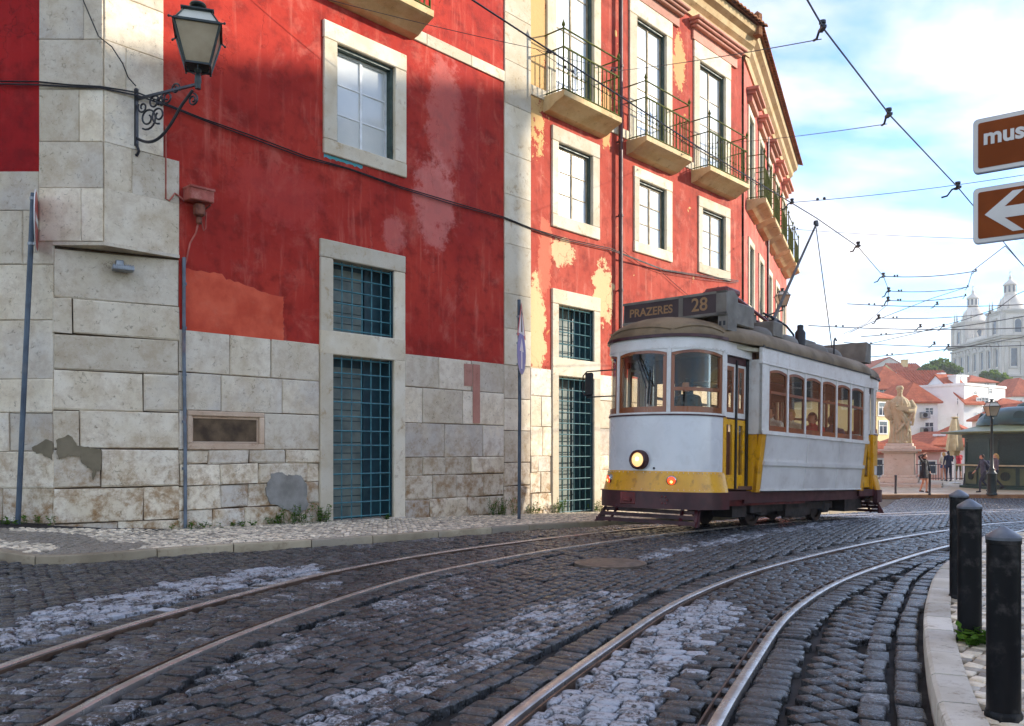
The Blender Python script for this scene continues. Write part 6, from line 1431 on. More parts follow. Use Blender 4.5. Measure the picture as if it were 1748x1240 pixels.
span(wp(1190,250,-.3), tw(1514,200)+Vector((0,0,-.1)), 'span wire from the third balcony to the slanting trolley wire', [(tw(1517,196), 1.1)])
span(tw(1350,346), P(1760,297,15.0), 'span wire crossing between the two trolley wires below the cloud', [(tw(1352,346), .9), (tw(1635,320), 1.2)])
span(wp(1300,392,-.4), P(1680,408,20.0), 'span wire from the far balconies passing behind the arrow sign', [(tw(1465,420), 1.2)])
span(wp(395,-40,-.1), wp(790,136,-2.0), 'thin guy wire crossing the upper red wall above the window', ())
span(wp(790,136,-2.0), P(1310,325,17.5), 'long thin guy wire passing below the balconies', ())
span(wp(790,136,-2.0), wp(1003,136,-.9), 'short level guy wire running from the red wall to the first balcony', ())
YW = 26.0
for (p, q, lb, cl) in (((1508,472),(1666,463),'first short cross wire right of the trolley pole',1),((1517,497),(1652,490),'second short cross wire right of the trolley pole',1),((1516,513),(1648,505),'third short cross wire right of the trolley pole',1),
    ((1446,519),(1748,520),'long level cross wire below the short cross wires',0),((1500,543),(1690,535),'cross wire in front of the left bell tower',1),((1380,556),(1748,560),'low cross wire over the tram roof',0),((1470,575),(1748,540),'cross wire slanting up past the church towers',0),((1440,585),(1748,590),'lowest level cross wire above the rooftops',0),((1480,610),(1748,575),'lowest slanting wire across the church facade',0)):
    a = P(*p, YW+random.uniform(-2,2)); b = P(*q, YW+random.uniform(-1,3)); span(a, b, lb, [(a, 1.3), (b, .7)] if cl else [(a.lerp(b, .5), 1.0)], .08, .013)
def hang(pts, Y0, label, rad=.011):
    v = [P(px, py, Y_) for (px, py), Y_ in zip(pts, Y0)]; cable(label, [v], rad, M['wire'], 'trolley_wire', 'overhead tram wires', 'wire')
hang([(1450,568),(1500,545),(1590,510),(1652,490),(1660,463),(1716,420),(1748,455)], [26,26,27,27,25,22,20], 'trolley wire rising from behind the tram to the hanging bracket beside the arrow sign')
hang([(1430,600),(1560,570),(1650,545),(1706,525),(1735,503),(1765,490)], [27,27,27,27,26,25], 'trolley wire climbing across both bell towers')
# ---------------------------------------------------------------- the square and the hillside beyond
def PX(px, Y): return ((px-CX)/F*Y, Y)
def zpx(py, Y): return HC-(py-HY)/F*Y
# statue on its pedestal
sp_ = PX(1536, 43.5); szz = gz(*sp_)+.115; s_ = F/43.5
root = thing('statue_pedestal', 'square pale pink stone pedestal with moulded top on two low steps', 'pedestal', (sp_[0], sp_[1], szz), R(-28))
for w_, z0, z1, nm in ((1.95,-.02,.16,'lower_step'), (.88,.16,.42,'base_course'), (.80,.42,.56,'base_moulding'), (.70,.56,1.66,'die'), (.80,1.66,1.74,'cap_moulding'), (.96,1.74,1.86,'cap_slab'), (.70,1.86,2.02,'plinth_step'), (.62,2.02,2.16,'plinth')):
    m = MB(); m.box(-w_, w_, -w_, w_, z0, z1, bev=.02 if nm != 'die' else .01); m.build(nm, M['pedestal'], root)
def fold(a0=0.0, n=9, amp=.07): return lambda an, z: 1+amp*math.sin(n*an+a0+2.2*z)*(.4+.6*max(0.0, 1-z/2.0))+.03*math.sin(17*an+3*z)
st = thing('statue', 'pale stone statue of a robed bearded figure in a cap holding a small ship', 'statue', (sp_[0], sp_[1], szz+2.155), R(-100))
m = MB()
m.lathe([(.50,0),(.52,.05),(.47,.3),(.44,.8),(.45,1.2),(.48,1.55),(.50,1.85),(.47,2.05),(.36,2.25),(.20,2.38),(.12,2.46)], 72, (0,0,0), .86, 1.06, fn=fold())
m.lathe([(.16,2.35),(.13,2.42),(.12,2.55)], 16)
m.ball((.03,0,2.70), .165, 20, 14, .95, .88, 1.18); m.ball((.12,0,2.55), .10, 12, 10, .8, .8, 1.5); m.ball((.18,0,2.70), .035, 8, 6, 1, .7, 1.6)
m.lathe([(.19,0),(.20,.05),(.19,.12),(.13,.19),(0,.21)], 20, (-.01,0,2.76), 1.05, .95)
m.tube([(-.02,-.46,2.18), (-.05,-.60,1.75), (.10,-.56,1.40), (.20,-.50,1.22)], [.17,.20,.19,.10], 14); m.ball((.24,-.48,1.10), .085, 10, 8, .8, .7, 1.5)
m.tube([(-.02,.46,2.18), (-.02,.64,1.80), (.20,.55,1.58), (.42,.25,1.62)], [.17,.21,.19,.09], 14); m.ball((.45,.16,1.62), .085, 10, 8, 1, 1.5, .7)
for k, (y0, y1, z0, z1) in enumerate(((-.30,.42,2.1,.9), (-.22,.36,1.9,.6), (.46,.20,1.5,.35), (.34,-.28,1.25,.5), (.62,.50,1.6,.9))): m.tube([(.34,y0,z0), (.50,(y0+y1)/2-.05,(z0+z1)/2), (.42,y1,z1)], [.05,.075,.05], 8)
for k in range(7): yk = -.42+.14*k; m.tube([(.40*math.cos(yk*1.4),yk,.02), (.42*math.cos(yk*1.4),yk*.97,.55), (.36*math.cos(yk*1.2),yk*.9,1.0)], [.07,.055,.03], 7)
m.ball((.44,-.18,.05), .12, 10, 8, 1.5, .7, .6); m.ball((.44,.16,.05), .12, 10, 8, 1.5, .7, .6)
me = union_mesh(m, .022, 2); me.materials.append(M['statue']); link('figure', me, st)
m = MB(); m.poly([(.40,-.22,1.66), (.40,.24,1.66), (.40,.38,1.86), (.40,-.36,1.82)], (1,0,0), .16); m.box(.42, .54, -.16, .2, 1.84, 1.92); m.tube([(.48,.0,1.9), (.48,.0,2.35)], .02, 6); m.tube([(.48,.2,1.84), (.48,.3,2.05)], .02, 6); m.ball((.48,-.3,1.92), .05, 8, 6, 1, 1.4, 1); m.build('ship', M['statue'], st)
# kiosk
kp = PX(1752, 40.6); kz = gz(*kp)+.115
k = thing('kiosk', 'dark green octagonal kiosk with shuttered sides, pale counter and domed roof', 'kiosk', (kp[0], kp[1], kz)); RK = 2.95; a8 = R(22.5+6)
def octa(mb, r0, r1, z0, z1, mi=0, n=8): mb.lathe([(r0, z0), (r1, z1)], n, a0=a8, mi=mi)
m = MB(); octa(m, RK*.98, RK*.98, -.02, .12); m.build('plinth', M['kiosk'], k); m = MB(); octa(m, RK*.90, RK*.90, .12, 2.56); m.build('body', M['kiosk'], k)
m = MB(); octa(m, RK*1.04, RK*1.04, 1.07, 1.13); m.build('counter', M['counter'], k)
for i in range(8):
    an0 = a8+i*math.pi/4; an1 = an0+math.pi/4; p0 = Vector((math.cos(an0), math.sin(an0), 0))*RK*.905; p1 = Vector((math.cos(an1), math.sin(an1), 0))*RK*.905; mid = (p0+p1)/2
    if mid.y > .8: continue
    t = (p1-p0).normalized(); nn = Vector((mid.x, mid.y, 0)).normalized(); L = (p1-p0).length
    def pan(u0, u1, z0, z1, th, mat, nm): mm = MB(); mm.poly([p0+t*L*u0+Vector((0,0,z0)), p0+t*L*u1+Vector((0,0,z0)), p0+t*L*u1+Vector((0,0,z1)), p0+t*L*u0+Vector((0,0,z1))], nn, th); return mm.build(nm, mat, k)
    left = mid.x < -1.2
    f = pan(.12, .88, 1.26, 2.22, .03, M['mesh_screen'], 'shutter')
    for z in np.arange(1.30, 2.2, .09): mm = MB(); mm.poly([p0+t*L*.13+Vector((0,0,z)), p0+t*L*.87+Vector((0,0,z)), p0+t*L*.87+Vector((0,0,z+.07)), p0+t*L*.13+Vector((0,0,z+.07))], nn, .036); mm.build('slat', M['mesh_screen'], f)
    pan(.06, .12, 1.16, 2.34, .07, M['kiosk'], 'shutter_frame'); pan(.88, .94, 1.16, 2.34, .07, M['kiosk'], 'shutter_frame'); pan(.12, .88, 2.22, 2.30, .068, M['kiosk'], 'shutter_frame'); pan(.12, .88, 1.18, 1.26, .068, M['kiosk'], 'shutter_frame')
    for u in (.06, .54):
        q = pan(u, u+.40, .20, .98, .02, M['kiosk_lit'] if left else M['kiosk'], 'lower_panel')  # left-hand panels take the green with light painted in
        c = p0+t*L*(u+.20)+Vector((0,0,.60))+nn*.021; mm = MB(); disc(mm, c, nn, .21, .02, 20); mm.build('round_vent', M['kiosk'], q)
        mm = MB()
        for j in range(-2, 3): mm.bar(c+nn*.022+t*.07*j+Vector((0,0,-.16)), c+nn*.022+t*.07*j+Vector((0,0,.16)), .02, .02)
        mm.build('vent_bars', M['tram_black'], q)
m = MB(); octa(m, RK*.94, RK*.94, 2.42, 2.60); m.build('frieze', M['kiosk'], k)
m = MB(); m.lathe([(RK*1.0,2.56),(RK*1.26,2.62),(RK*1.27,2.68),(RK*.95,2.80),(RK*.74,2.96),(RK*.70,3.05)], 8, a0=a8); m.build('eaves', M['kiosk_eave'], k, smooth=None)
m = MB(); m.lathe([(RK*.72,3.0),(RK*.72,3.12),(RK*.68,3.35),(RK*.58,3.62),(RK*.44,3.80),(RK*.28,3.88),(RK*.14,3.90),(RK*.12,4.0),(.1,4.1),(0,4.3)], 24, a0=a8); dm = m.build('dome', M['kiosk_roof'], k, smooth=40)
for i in range(8):
    an = a8+math.pi/8+i*math.pi/4; c = Vector((math.cos(an), math.sin(an), 0))*RK*.64+Vector((0,0,3.36)); mm = MB(); disc(mm, c, (math.cos(an), math.sin(an), .35), .26, .10, 18); mm.build('roundel', M['kiosk'], dm)
# street lamp in front of the kiosk
g = G(1693, 845, .12); r = thing('street_lamp', 'green iron street lamp with four-sided lantern in front of the kiosk', 'street lamp', g); hl_ = (845-683)*g.y/F
m = MB(); m.lathe([(.21,0),(.21,.05),(.18,.08),(.17,.8),(.20,.86),(.13,.95),(.11,1.0),(.12,1.04),(.075,1.10),(.055,1.6),(.045,hl_-.78),(.06,hl_-.76),(.03,hl_-.7)], 16); m.build('post', M['dark_green_iron'], r, smooth=40)
before = set(bpy.data.objects); lantern(r, .66, z0=hl_-.72)
# lantern on the far wing of the red building
for tq in np.arange(sEnd, 4, -.1):
    q_ = PS.M @ Vector((tq, -.75, 0))
    if CX+F*q_.x/q_.y < 1336: break
zq_ = zpx(526, q_.y); r = thing('wall_lantern', 'small lantern at the far end of the red building above the tram roof', 'street lamp', (q_.x, q_.y, 0)); lantern(r, .62, z0=zq_)
m = MB(); w_ = (PS.M @ Vector((tq, 0, 0)))-q_; m.bar((0,0,zq_-.08), (w_.x, w_.y, zq_-.3), .05, .05); m.bar((w_.x, w_.y, zq_-.7), (w_.x, w_.y, zq_), .06, .06, up=(1,0,0)); m.build('bracket', M['black_iron'], r)
# folded umbrella
g = G(1630, 826, .12); r = thing('folded_parasol', 'closed cream parasol on a white pole beside the kiosk', 'parasol', g); s = F/g.y
hh = (826-712)/s; m = MB(); m.tube([(0,0,0), (0,0,hh)], .045, 10); m.lathe([(.30,0),(.30,.06),(.10,.08)], 12); m.build('pole', M['white_paint'], r, smooth=40)
m = MB(); zb0 = (826-778)/s; m.lathe([(.36,zb0+.26),(.39,zb0+.32),(.36,zb0+.6),(.27,zb0+1.3),(.15,hh-.15),(.06,hh-.06)], 36, fn=lambda an, z: 1+.16*math.sin(6*an)+.06*math.sin(13*an+1)); m.lathe([(.20,zb0),(.24,zb0+.3),(.15,zb0+.6)], 24, fn=lambda an, z: 1+.2*math.sin(5*an)); m.build('canopy', M['canvas'], r, smooth=60)
m = MB(); m.lathe([(.16,0),(.19,.03),(.19,.06),(.10,.10),(0,.11)], 14, (0,0,hh-.08)); m.build('cap', M['canvas'], r, smooth=40)
# railing at the edge of the square
r = thing('balustrade', 'thin dark iron railing along the far edge of the square', 'railing', (0,0,0)); rp = [(PX(px, 51.0)[0], 51.0) for px in range(1470, 1860, 10)]; zr_ = -.70+.115
m = MB()
for (a, b) in zip(rp, rp[1:]):
    for z in (.95, .12): m.bar((a[0], a[1], zr_+z), (b[0], b[1], zr_+z), .04, .04)
m.build('rail', M['black_iron'], r); m = MB()
x = rp[0][0]; 
while x < rp[-1][0]: m.box(x-.012, x+.012, 50.99, 51.01, zr_, zr_+.95); x += .16
m.build('railing_bars', M['black_iron'], r)['kind'] = 'stuff'
# ---------------------------------------------------------------- houses of the hillside
rows = []
def wl_(pl, h, px, py0, py1, wpx): pass
def hs(name, label, px1, Y1, px2, Y2, pytop, depth, wallm, roof, rise, z0=-11.5, wpx=(), side=(), cat='house', **kw):
    p1 = PX(px1, Y1); p2 = PX(px2, Y2); Ym = .5*(Y1+Y2); z1 = zpx(pytop, Ym); pl = Plane((p1[0], p1[1], 0), (p2[0]-p1[0], p2[1]-p1[1])); wins = []
    for (px, pyt, pyb, wm, *fl) in wpx:
        t, zt = pl.W(px, pyt); t2, zb = pl.W(px, pyb); wins.append((t, zb-z0, wm, zt-zb, *fl))
    w = math.dist(p1, p2); sw = []; ps = Plane((p2[0], p2[1], 0), (pl.n.x, pl.n.y))
    for (px, pyt, pyb, wm, *fl) in side:
        t, zt = ps.W(px, pyt); t2, zb = ps.W(px, pyb); sw.append((t, zb-z0, wm, zt-zb, *fl))
    return house(name, label, cat, p1, p2, z0, z1, depth, wallm, roof, rise=rise, wins=wins, sidewins=sw, **kw)
hs('gabled_house', 'tall white gabled house with bluish shaded end wall above the parasol', 1553, 93, 1645, 86, 690, 2.4, M['wh'], 'gable', 3.0, wpx=((1609,682,691,.75),(1630,681,691,.85),(1609,708,718,.75),(1630,707,717,.85),(1609,736,746,.6)), side=((1671,680,684,.5),(1681,680,690,.8),(1671,706,711,.5),(1681,705,716,.9)), chimneys=((3.2,1.2,.5,.2),))
hs('white_house', 'plain white house with air conditioners between the statue and the gabled house', 1545, 82, 1601, 82, 686, 8.0, M['wh'], 'hip', 2.0, wpx=((1586,697,708,.7),(1586,722,741,.75),(1584,746,753,.6)))
hs('yellow_house', 'pale yellow house with tall white-framed windows behind the statue', 1486, 74, 1527, 76, 678, 8.0, M['cream'], 'hip', .9, wpx=((1506,688,709,1.1,True),(1507,720,740,1.1,True)))
hs('dormer_house', 'white house with grey dormer and hipped red roof right of the statue', 1518, 90, 1596, 88, 683, 9.0, M['wh'], 'hip', 1.5, wpx=((1560,672,680,1.2),), chimneys=((6.5,4.2,.9,.1),))
hs('hipped_house', 'white house with wide hipped terracotta roof and iron balcony above the statue', 1488, 114, 1566, 114, 664, 10.5, M['wh'], 'hip', 3.4, wpx=((1508,666,674,1.0),(1524,666,675,1.0),(1549,666,682,1.3,False,True)))
hs('long_roof_house', 'terracotta roofed house rising between the hipped and gabled houses', 1560, 121, 1640, 121, 667, 11, M['wh'], 'side', 3.2, wpx=((1577,668,676,.9),))
hs('stepped_house', 'white stepped house with small windows right of the gabled house', 1646, 86.2, 1716, 91.5, 661, 7, M['wh'], 'flat', 0.2, wpx=((1664,668,673,.6),(1690,664,672,.6),(1700,684,692,.6),(1671,700,706,.6)), roofm=M['wh'], chimneys=((2,2,.8,.9),(5,3,1.2,1.1)))
hs('attic_house', 'white attic with red eaves and grey dormers left of the street trees', 1655, 128, 1700, 129, 652, 8, M['wh'], 'hip', 1.2, wpx=((1668,656,661,.8),(1684,655,662,.8)))
hs('balcony_house', 'white house with black balcony and red roof at the right edge', 1698, 88, 1775, 88, 694, 8, M['wh'], 'hip', 1.0, wpx=((1722,697,712,1.3,False,True),(1740,700,706,.7)))
hs('corner_house', 'low white house with red eave cut by the right edge above the kiosk', 1738, 70, 1800, 70, 712, 7, M['wh'], 'hip', 1.3, wpx=((1760,715,722,.7),))
hs('tiled_house', 'low pink house with broad red tiled roof behind the pedestal', 1480, 60, 1606, 58.5, 768, 6.5, M['pinkw'], 'hip', 1.05, z0=-9.8, wpx=((1583,788,808,1.0),(1500,786,800,.8)))
hs('tiled_annex', 'white lean house with red tiled roof behind the closed parasol', 1590, 64.5, 1668, 64.5, 760, 7, M['wh'], 'hip', 1.1, z0=-9.8, wpx=((1600,780,792,.8),), chimneys=((1.2,1.2,.55,-.4),))
hs('pink_house', 'low rosy house at the left behind the pedestal', 1468, 57, 1522, 57, 772, 5, M['pinkw'], 'hip', 1.1, z0=-9.8, wpx=((1496,785,812,.8),))
hs('grey_tower_block', 'pale grey flat-topped buildings on the skyline behind the tram', 1476, 185, 1560, 185, 634, 12, M['greyw'], 'gable', 3.0, z0=-5, wpx=((1500,640,645,1.2),))
hs('skyline_house', 'small cream house with red roof on the skyline above the hipped house', 1530, 168, 1580, 168, 637, 9, M['cream'], 'side', 2.2, z0=-5, chimneys=((3,3,1.0,.6),))
hs('far_red_house', 'white house with red roof under the church wall at the right', 1728, 137, 1790, 137, 676, 10, M['wh'], 'hip', 3.2, z0=-5, wpx=((1740,684,690,.9),))
hs('valley_house', 'plain white wall of the house below the dormer house', 1590, 78, 1660, 76, 745, 6, M['wh'], 'hip', 1.2, z0=-11)
for px, py in ((1578,709), (1579,735)):
    c = P(px, py, 81.9); m = MB(); m.box(-.42,.42,-.4,.1,-.3,.3, bev=.03); o = thing('air_conditioner', 'boxy grey air conditioner on the white house, '+('upper' if py < 720 else 'lower')+' of two', 'air conditioner', c, group='air conditioners on the white house'); m.build('case', M['sign_back'], o); m = MB(); disc(m, (-.1,-.405,0), (0,-1,0), .22, .02, 18); m.build('fan_grille', M['tram_black'], o)
# ---------------------------------------------------------------- the church with two bell towers
M['church'] = pmat('church_limestone', lin(216,211,202), lin(198,193,184), .85, .12, .2, 2, dirt=(lin(150,146,138), .5, .25))
M['church_trim'] = pmat('church_pilasters', lin(192,188,180), lin(174,170,162), .85, .2, .2, 2)
cn_ = PX(1711, 250); cl = PX(1625, 282); fz0 = 6.0; zen = zpx(574, 250)
pf = Plane((cl[0], cl[1], 0), (cn_[0]-cl[0], cn_[1]-cl[1])); Lf = math.dist(cn_, cl)
ch = thing('church', 'white baroque church with two bell towers on the hill', 'church', M=pf.M @ Matrix.Translation((0,0,fz0))); Z = lambda py, Y: zpx(py, Y)-fz0
zE_ = zen-fz0; zMid = Z(645, 250)
m = MB(); m.box(0, Lf, 0, 40, 0, zE_); m.build('nave_wall', M['church'], ch)
m = MB()
for z, o_ in ((zE_-1.6,.5), (zE_-.6,1.0), (zE_,1.4), (zMid-.5,.6), (zMid+.3,1.0)): m.box(-o_, Lf+o_, -o_, 41, z, z+.55)
m.build('entablature', M['church_trim'], ch)
TWd = 9.2
for i, (x0, h_) in enumerate(((0, 0), (Lf-TWd, 0))):
    t = MB(); z1 = zE_+7.4; t.box(x0+.2, x0+TWd-.2, .2, TWd-.2, zE_, z1); tw_ = t.build('bell_tower', M['church'], ch)
    m = MB(); m.box(x0-.4, x0+TWd+.4, -.4, TWd+.4, z1, z1+.6); m.box(x0-.1, x0+TWd+.1, -.1, TWd+.1, z1-.6, z1); 
    for xx in (x0+.3, x0+TWd-.3):
        for yy in (.3, TWd-.3): m.box(xx-.55, xx+.55, yy-.55, yy+.55, zE_, z1-.6)
    m.build('tower_cornice', M['church_trim'], tw_)
    cx_, cy_ = x0+TWd/2, TWd/2
    m = MB(); SPS = .84; m.lathe([(r_, z_*SPS) for r_, z_ in [(3.5,0),(3.5,1.0),(3.3,2.2),(2.7,3.8),(2.1,5.0),(1.7,5.6),(1.75,6.0),(1.55,6.2),(1.55,9.0),(1.9,9.2),(1.9,9.6),(1.5,10.2),(.7,11.0),(.4,11.6),(.5,12.2),(.2,12.8),(.08,14.6),(0,14.8)]], 16, (cx_, cy_, z1+.6)); m.box(cx_-.7, cx_+.7, cy_-.08, cy_+.08, z1+12.2, z1+12.4); m.build('spire', M['church'], tw_, smooth=35)
    for k_ in range(8):
        an = k_*math.pi/4+.2; m = MB(); m.box(-.25,.25,-.1,.12,0,1.9); m.xf(Matrix.Translation((cx_+1.56*math.cos(an), cy_+1.56*math.sin(an), z1+6.2)) @ Matrix.Rotation(an+math.pi/2, 4, 'Z')); m.build('lantern_opening', M['far_glass'], tw_)
    for (px_, py_) in ((x0+.6,.6), (x0+2.2,.6), (x0+TWd-.6,.6), (x0+TWd-2.2,.6), (x0+TWd-.6,2.2), (x0+TWd-.6,TWd-.6), (x0+.6,TWd-.6)):
        m = MB(); m.lathe([(.45,0),(.45,.6),(.2,.8),(.32,1.5),(.2,2.0),(.08,3.3),(0,3.4)], 8, (px_, py_, z1+.6)); m.build('pinnacle', M['church_trim'], tw_)
    for face in (0, 1):
        m = MB(); q = MB(); a0, a1 = TWd/2-.9, TWd/2+.9; zb = zE_+1.2
        ptsA = [(a0, zb), (a1, zb), (a1, zb+3.0)]+[(TWd/2+.9*math.cos(R(an)), zb+3.0+.9*math.sin(R(an))) for an in (30,60,90,120,150)]+[(a0, zb+3.0)]
        if face == 0: m.poly([(x0+a, .15, z) for a, z in ptsA], (0,1,0), .1)
        else: m.poly([(x0+TWd-.15, a, z) for a, z in ptsA], (-1,0,0), .1)
        w = m.build('belfry_opening', M['far_glass'], tw_)
        if face == 0:
            for a in (a0-.5, a1+.1): q.box(x0+a, x0+a+.4, -.05, .18, zb-.5, zb+4.2)
            q.box(x0+a0-.5, x0+a1+.5, -.1, .18, zb+4.2, zb+4.6)
        else:
            for a in (a0-.5, a1+.1): q.box(x0+TWd-.18, x0+TWd+.05, a, a+.4, zb-.5, zb+4.2)
            q.box(x0+TWd-.18, x0+TWd+.1, a0-.5, a1+.5, zb+4.2, zb+4.6)
        q.build('opening_surround', M['church_trim'], w)
# pilasters, windows with pediments along front and side
nb = 7
for k_ in range(nb+1):
    x = .6+(Lf-1.2)*k_/nb; m = MB(); m.box(x-.5, x+.5, -.35, .0, 0, zE_-1.65); m.build('pilaster', M['church_trim'], ch)
for k_ in range(9):
    y = 1.0+4.6*k_; m = MB(); m.box(Lf, Lf+.35, y-.5, y+.5, 0, zE_-1.65); m.build('pilaster', M['church_trim'], ch)
def cwin(face, t, z, w, h, ped=True):
    m = MB(); f = lambda mb, a0, a1, d0, d1, z0, z1: mb.box(a0, a1, d0, d1, z0, z1) if face == 0 else mb.box(Lf-d1, Lf-d0, a0, a1, z0, z1)
    f(m, t-w/2-.4, t-w/2, -.25, .0, z-.3, z+h+.3); f(m, t+w/2, t+w/2+.4, -.25, .0, z-.3, z+h+.3); f(m, t-w/2-.7, t+w/2+.7, -.4, .0, z+h+.3, z+h+.65); f(m, t-w/2-.6, t+w/2+.6, -.4, 0, z-.75, z-.35)
    o_ = m.build('window', M['church_trim'], ch)
    if ped:
        q = MB(); pts = [(t-w/2-.8, z+h+.7), (t+w/2+.8, z+h+.7), (t, z+h+2.0)]
        q.poly([(a, -.4, zz) if face == 0 else (Lf+.4, a, zz) for a, zz in pts], (0,1,0) if face == 0 else (-1,0,0), .38); q.build('pediment', M['church_trim'], o_)
    g_ = MB(); f(g_, t-w/2, t+w/2, -.05, .02, z, z+h); g_.build('pane', M['far_glass'], o_)
zw = Z(625, 250)
for k_ in range(nb): cwin(0, .6+(Lf-1.2)*(k_+.5)/nb, zw, 1.5, 5.2)
for k_ in range(8): cwin(1, 3.3+4.6*k_, zw, 1.8, 5.2)
for k_ in range(nb): cwin(0, .6+(Lf-1.2)*(k_+.5)/nb, zMid-7.5, 1.4, 3.6, False)
for k_ in range(8): cwin(1, 3.3+4.6*k_, zMid-8.5, 1.6, 4.2, True)
m = MB(); m.box(TWd, Lf-TWd, .2, 30, zE_+.5, zE_+1.8); m.build('parapet', M['church'], ch)
for k_ in range(5): m = MB(); m.lathe([(.3,0),(.36,.5),(.2,.9),(.1,1.4),(0,1.6)], 8, (TWd+1+k_*(Lf-2*TWd-2)/4, .5, zE_+1.8)); m.build('urn', M['church_trim'], ch)
# ---------------------------------------------------------------- trees on the hill
def tree(label, px, py_c, Y, rw, rh, zbase, seed, name='tree', leaf=.45, n=2600, group='trees on the hillside', mat=M['tree_leaf']):
    rr = np.random.default_rng(seed); c = P(px, py_c, Y); o = thing(name, label, 'tree', (c.x, c.y, zbase), group=group); H = c.z-zbase
    m = MB(); m.tube([(0,0,-.3), (.1,0,H*.5), (0,.1,H)], [rw*.11,rw*.08,rw*.04], 8)
    for k in range(7): an = rr.uniform(0, 6.28); m.tube([(0,0,H*.55+k*.08*rh), (rw*.35*math.cos(an), rw*.35*math.sin(an), H+rh*.1), (rw*.7*math.cos(an), rw*.7*math.sin(an), H+rh*rr.uniform(.1,.6))], [rw*.04,rw*.03,rw*.012], 6)
    m.build('trunk', M['bark'], o, smooth=50)
    cl_ = rr.normal(0, 1, (16, 3)); cl_ /= np.linalg.norm(cl_, axis=1)[:, None]; cl_ = cl_*rr.uniform(.35, .85, (16, 1))*np.array([rw, rw, rh]); v = []; f = []; at = []
    k = rr.integers(0, 16, n); d = rr.normal(0, 1, (n, 3)); d /= np.linalg.norm(d, axis=1)[:, None]; pos = cl_[k]+d*np.array([rw, rw, rh])*.40*(rr.uniform(.3, 1, (n, 1))**.5); pos[:, 2] += H
    for p in pos:
        a = rr.normal(0, 1, 3); a /= np.linalg.norm(a); b = np.cross(a, rr.normal(0, 1, 3)); b /= np.linalg.norm(b)+1e-9; s1 = leaf*rr.uniform(.5, 1.1); i = len(v); q = rr.uniform(0, 1)
        v += [tuple(p-a*s1), tuple(p+b*s1*.5), tuple(p+a*s1), tuple(p-b*s1*.5)]; f.append((i, i+1, i+2, i+3)); at += [q]*4
    me = bpy.data.meshes.new('crown'); me.from_pydata(v, [], f); me.materials.append(mat); set_attr(me, 'rnd', np.array(at)); link('crown', me, o); return o
tree('dark rounded tree on the skyline left of the church, larger one', 1609, 630, 165, 3.0, 1.8, terrain(84, 165), 3)
tree('dark rounded tree on the skyline left of the church, smaller one', 1588, 634, 160, 2.2, 1.3, terrain(79, 160), 4)
tree('light green tree in front of the church wall, leftmost', 1690, 648, 150, 1.9, 1.5, terrain(84, 150), 5)
tree('light green tree in front of the church wall, middle', 1710, 656, 148, 1.8, 1.6, terrain(85, 148), 6)
tree('light green tree in front of the church wall, rightmost and lowest', 1725, 668, 146, 1.7, 1.5, terrain(86, 146), 8)
# ---------------------------------------------------------------- weeds at the foot of the wall
def weed(label, x, y, z, h, w, n, seed):
    rr = np.random.default_rng(seed); o = thing('weed_clump', label, 'weed', (x, y, z), group='weeds along the foot of the wall'); v = []; f = []; at = []; st_ = MB()
    for k in range(n):
        an = rr.uniform(0, 6.28); tilt = rr.uniform(.05, .8); L = h*rr.uniform(.4, 1.0); bx, by = rr.normal(0, w*.35, 2); dx, dy = math.cos(an)*tilt, math.sin(an)*tilt
        st_.tube([(bx, by, 0), (bx+dx*L*.4, by+dy*L*.4, L*.6), (bx+dx*L*.8, by+dy*L*.8, L*.95)], .0035, 3, caps=False)
        for j in range(7):
            u = (j+1)/7; p = np.array([bx+dx*L*.8*u, by+dy*L*.8*u, L*.95*u]); a2 = rr.uniform(0, 6.28); s1 = .055*rr.uniform(.6, 1.5); a = np.array([math.cos(a2), math.sin(a2), rr.uniform(-.3, .6)])*s1; b = np.array([-math.sin(a2), math.cos(a2), rr.uniform(-.2,.2)])*s1*.3; i = len(v); q = rr.uniform(0, 1)
            v += [tuple(p), tuple(p+a*.5+b), tuple(p+a), tuple(p+a*.5-b)]; f.append((i, i+1, i+2, i+3)); at += [q]*4
    st_.build('stems', M['weed'], o, fix=False)['kind'] = 'stuff'; me = bpy.data.meshes.new('leaves'); me.from_pydata(v, [], f); me.materials.append(M['weed']); set_attr(me, 'rnd', np.array(at)); link('leaves', me, o)
def atwall(px, off=.12): t = WR(px, 880)[0]; p = PR.M @ Vector((t, -off, 0)); return p.x, p.y, sz(p.x, p.y)-.01
for i, (px, h, w, n, lb) in enumerate(((495,.34,.55,46,'broad green weed clump left of the first grated doorway'), (543,.36,.2,22,'upright weed at the left jamb of the first grated doorway'), (463,.22,.18,14,'small weed left of the broad clump'), (400,.10,.4,18,'low weeds below the niche'), (655,.10,.12,8,'tiny weed at the first doorway threshold'), (845,.42,.45,44,'bushy flowering weed left of the sign pole'), (905,.30,.25,22,'weed just right of the sign pole'), (946,.42,.22,26,'tall weed at the left jamb of the second grated doorway'), (1014,.34,.2,18,'weed right of the second grated doorway beside the tram'), (318,.14,.4,20,'grass tuft at the foot of the downpipe'))): weed(lb, *atwall(px), h, w, n, 20+i)
px_ = P(50, 893, PLf.O.y-.15); weed('grass at the foot of the leaning pole on the left', px_.x, PLf.O.y-.2, sz(px_.x, PLf.O.y-.2)-.01, .13, .8, 40, 50)
weed('grass tuft round the foot of the middle bollard', bpos[1].x-.02, bpos[1].y-.10, bpos[1].z-.01, .10, .16, 26, 51)
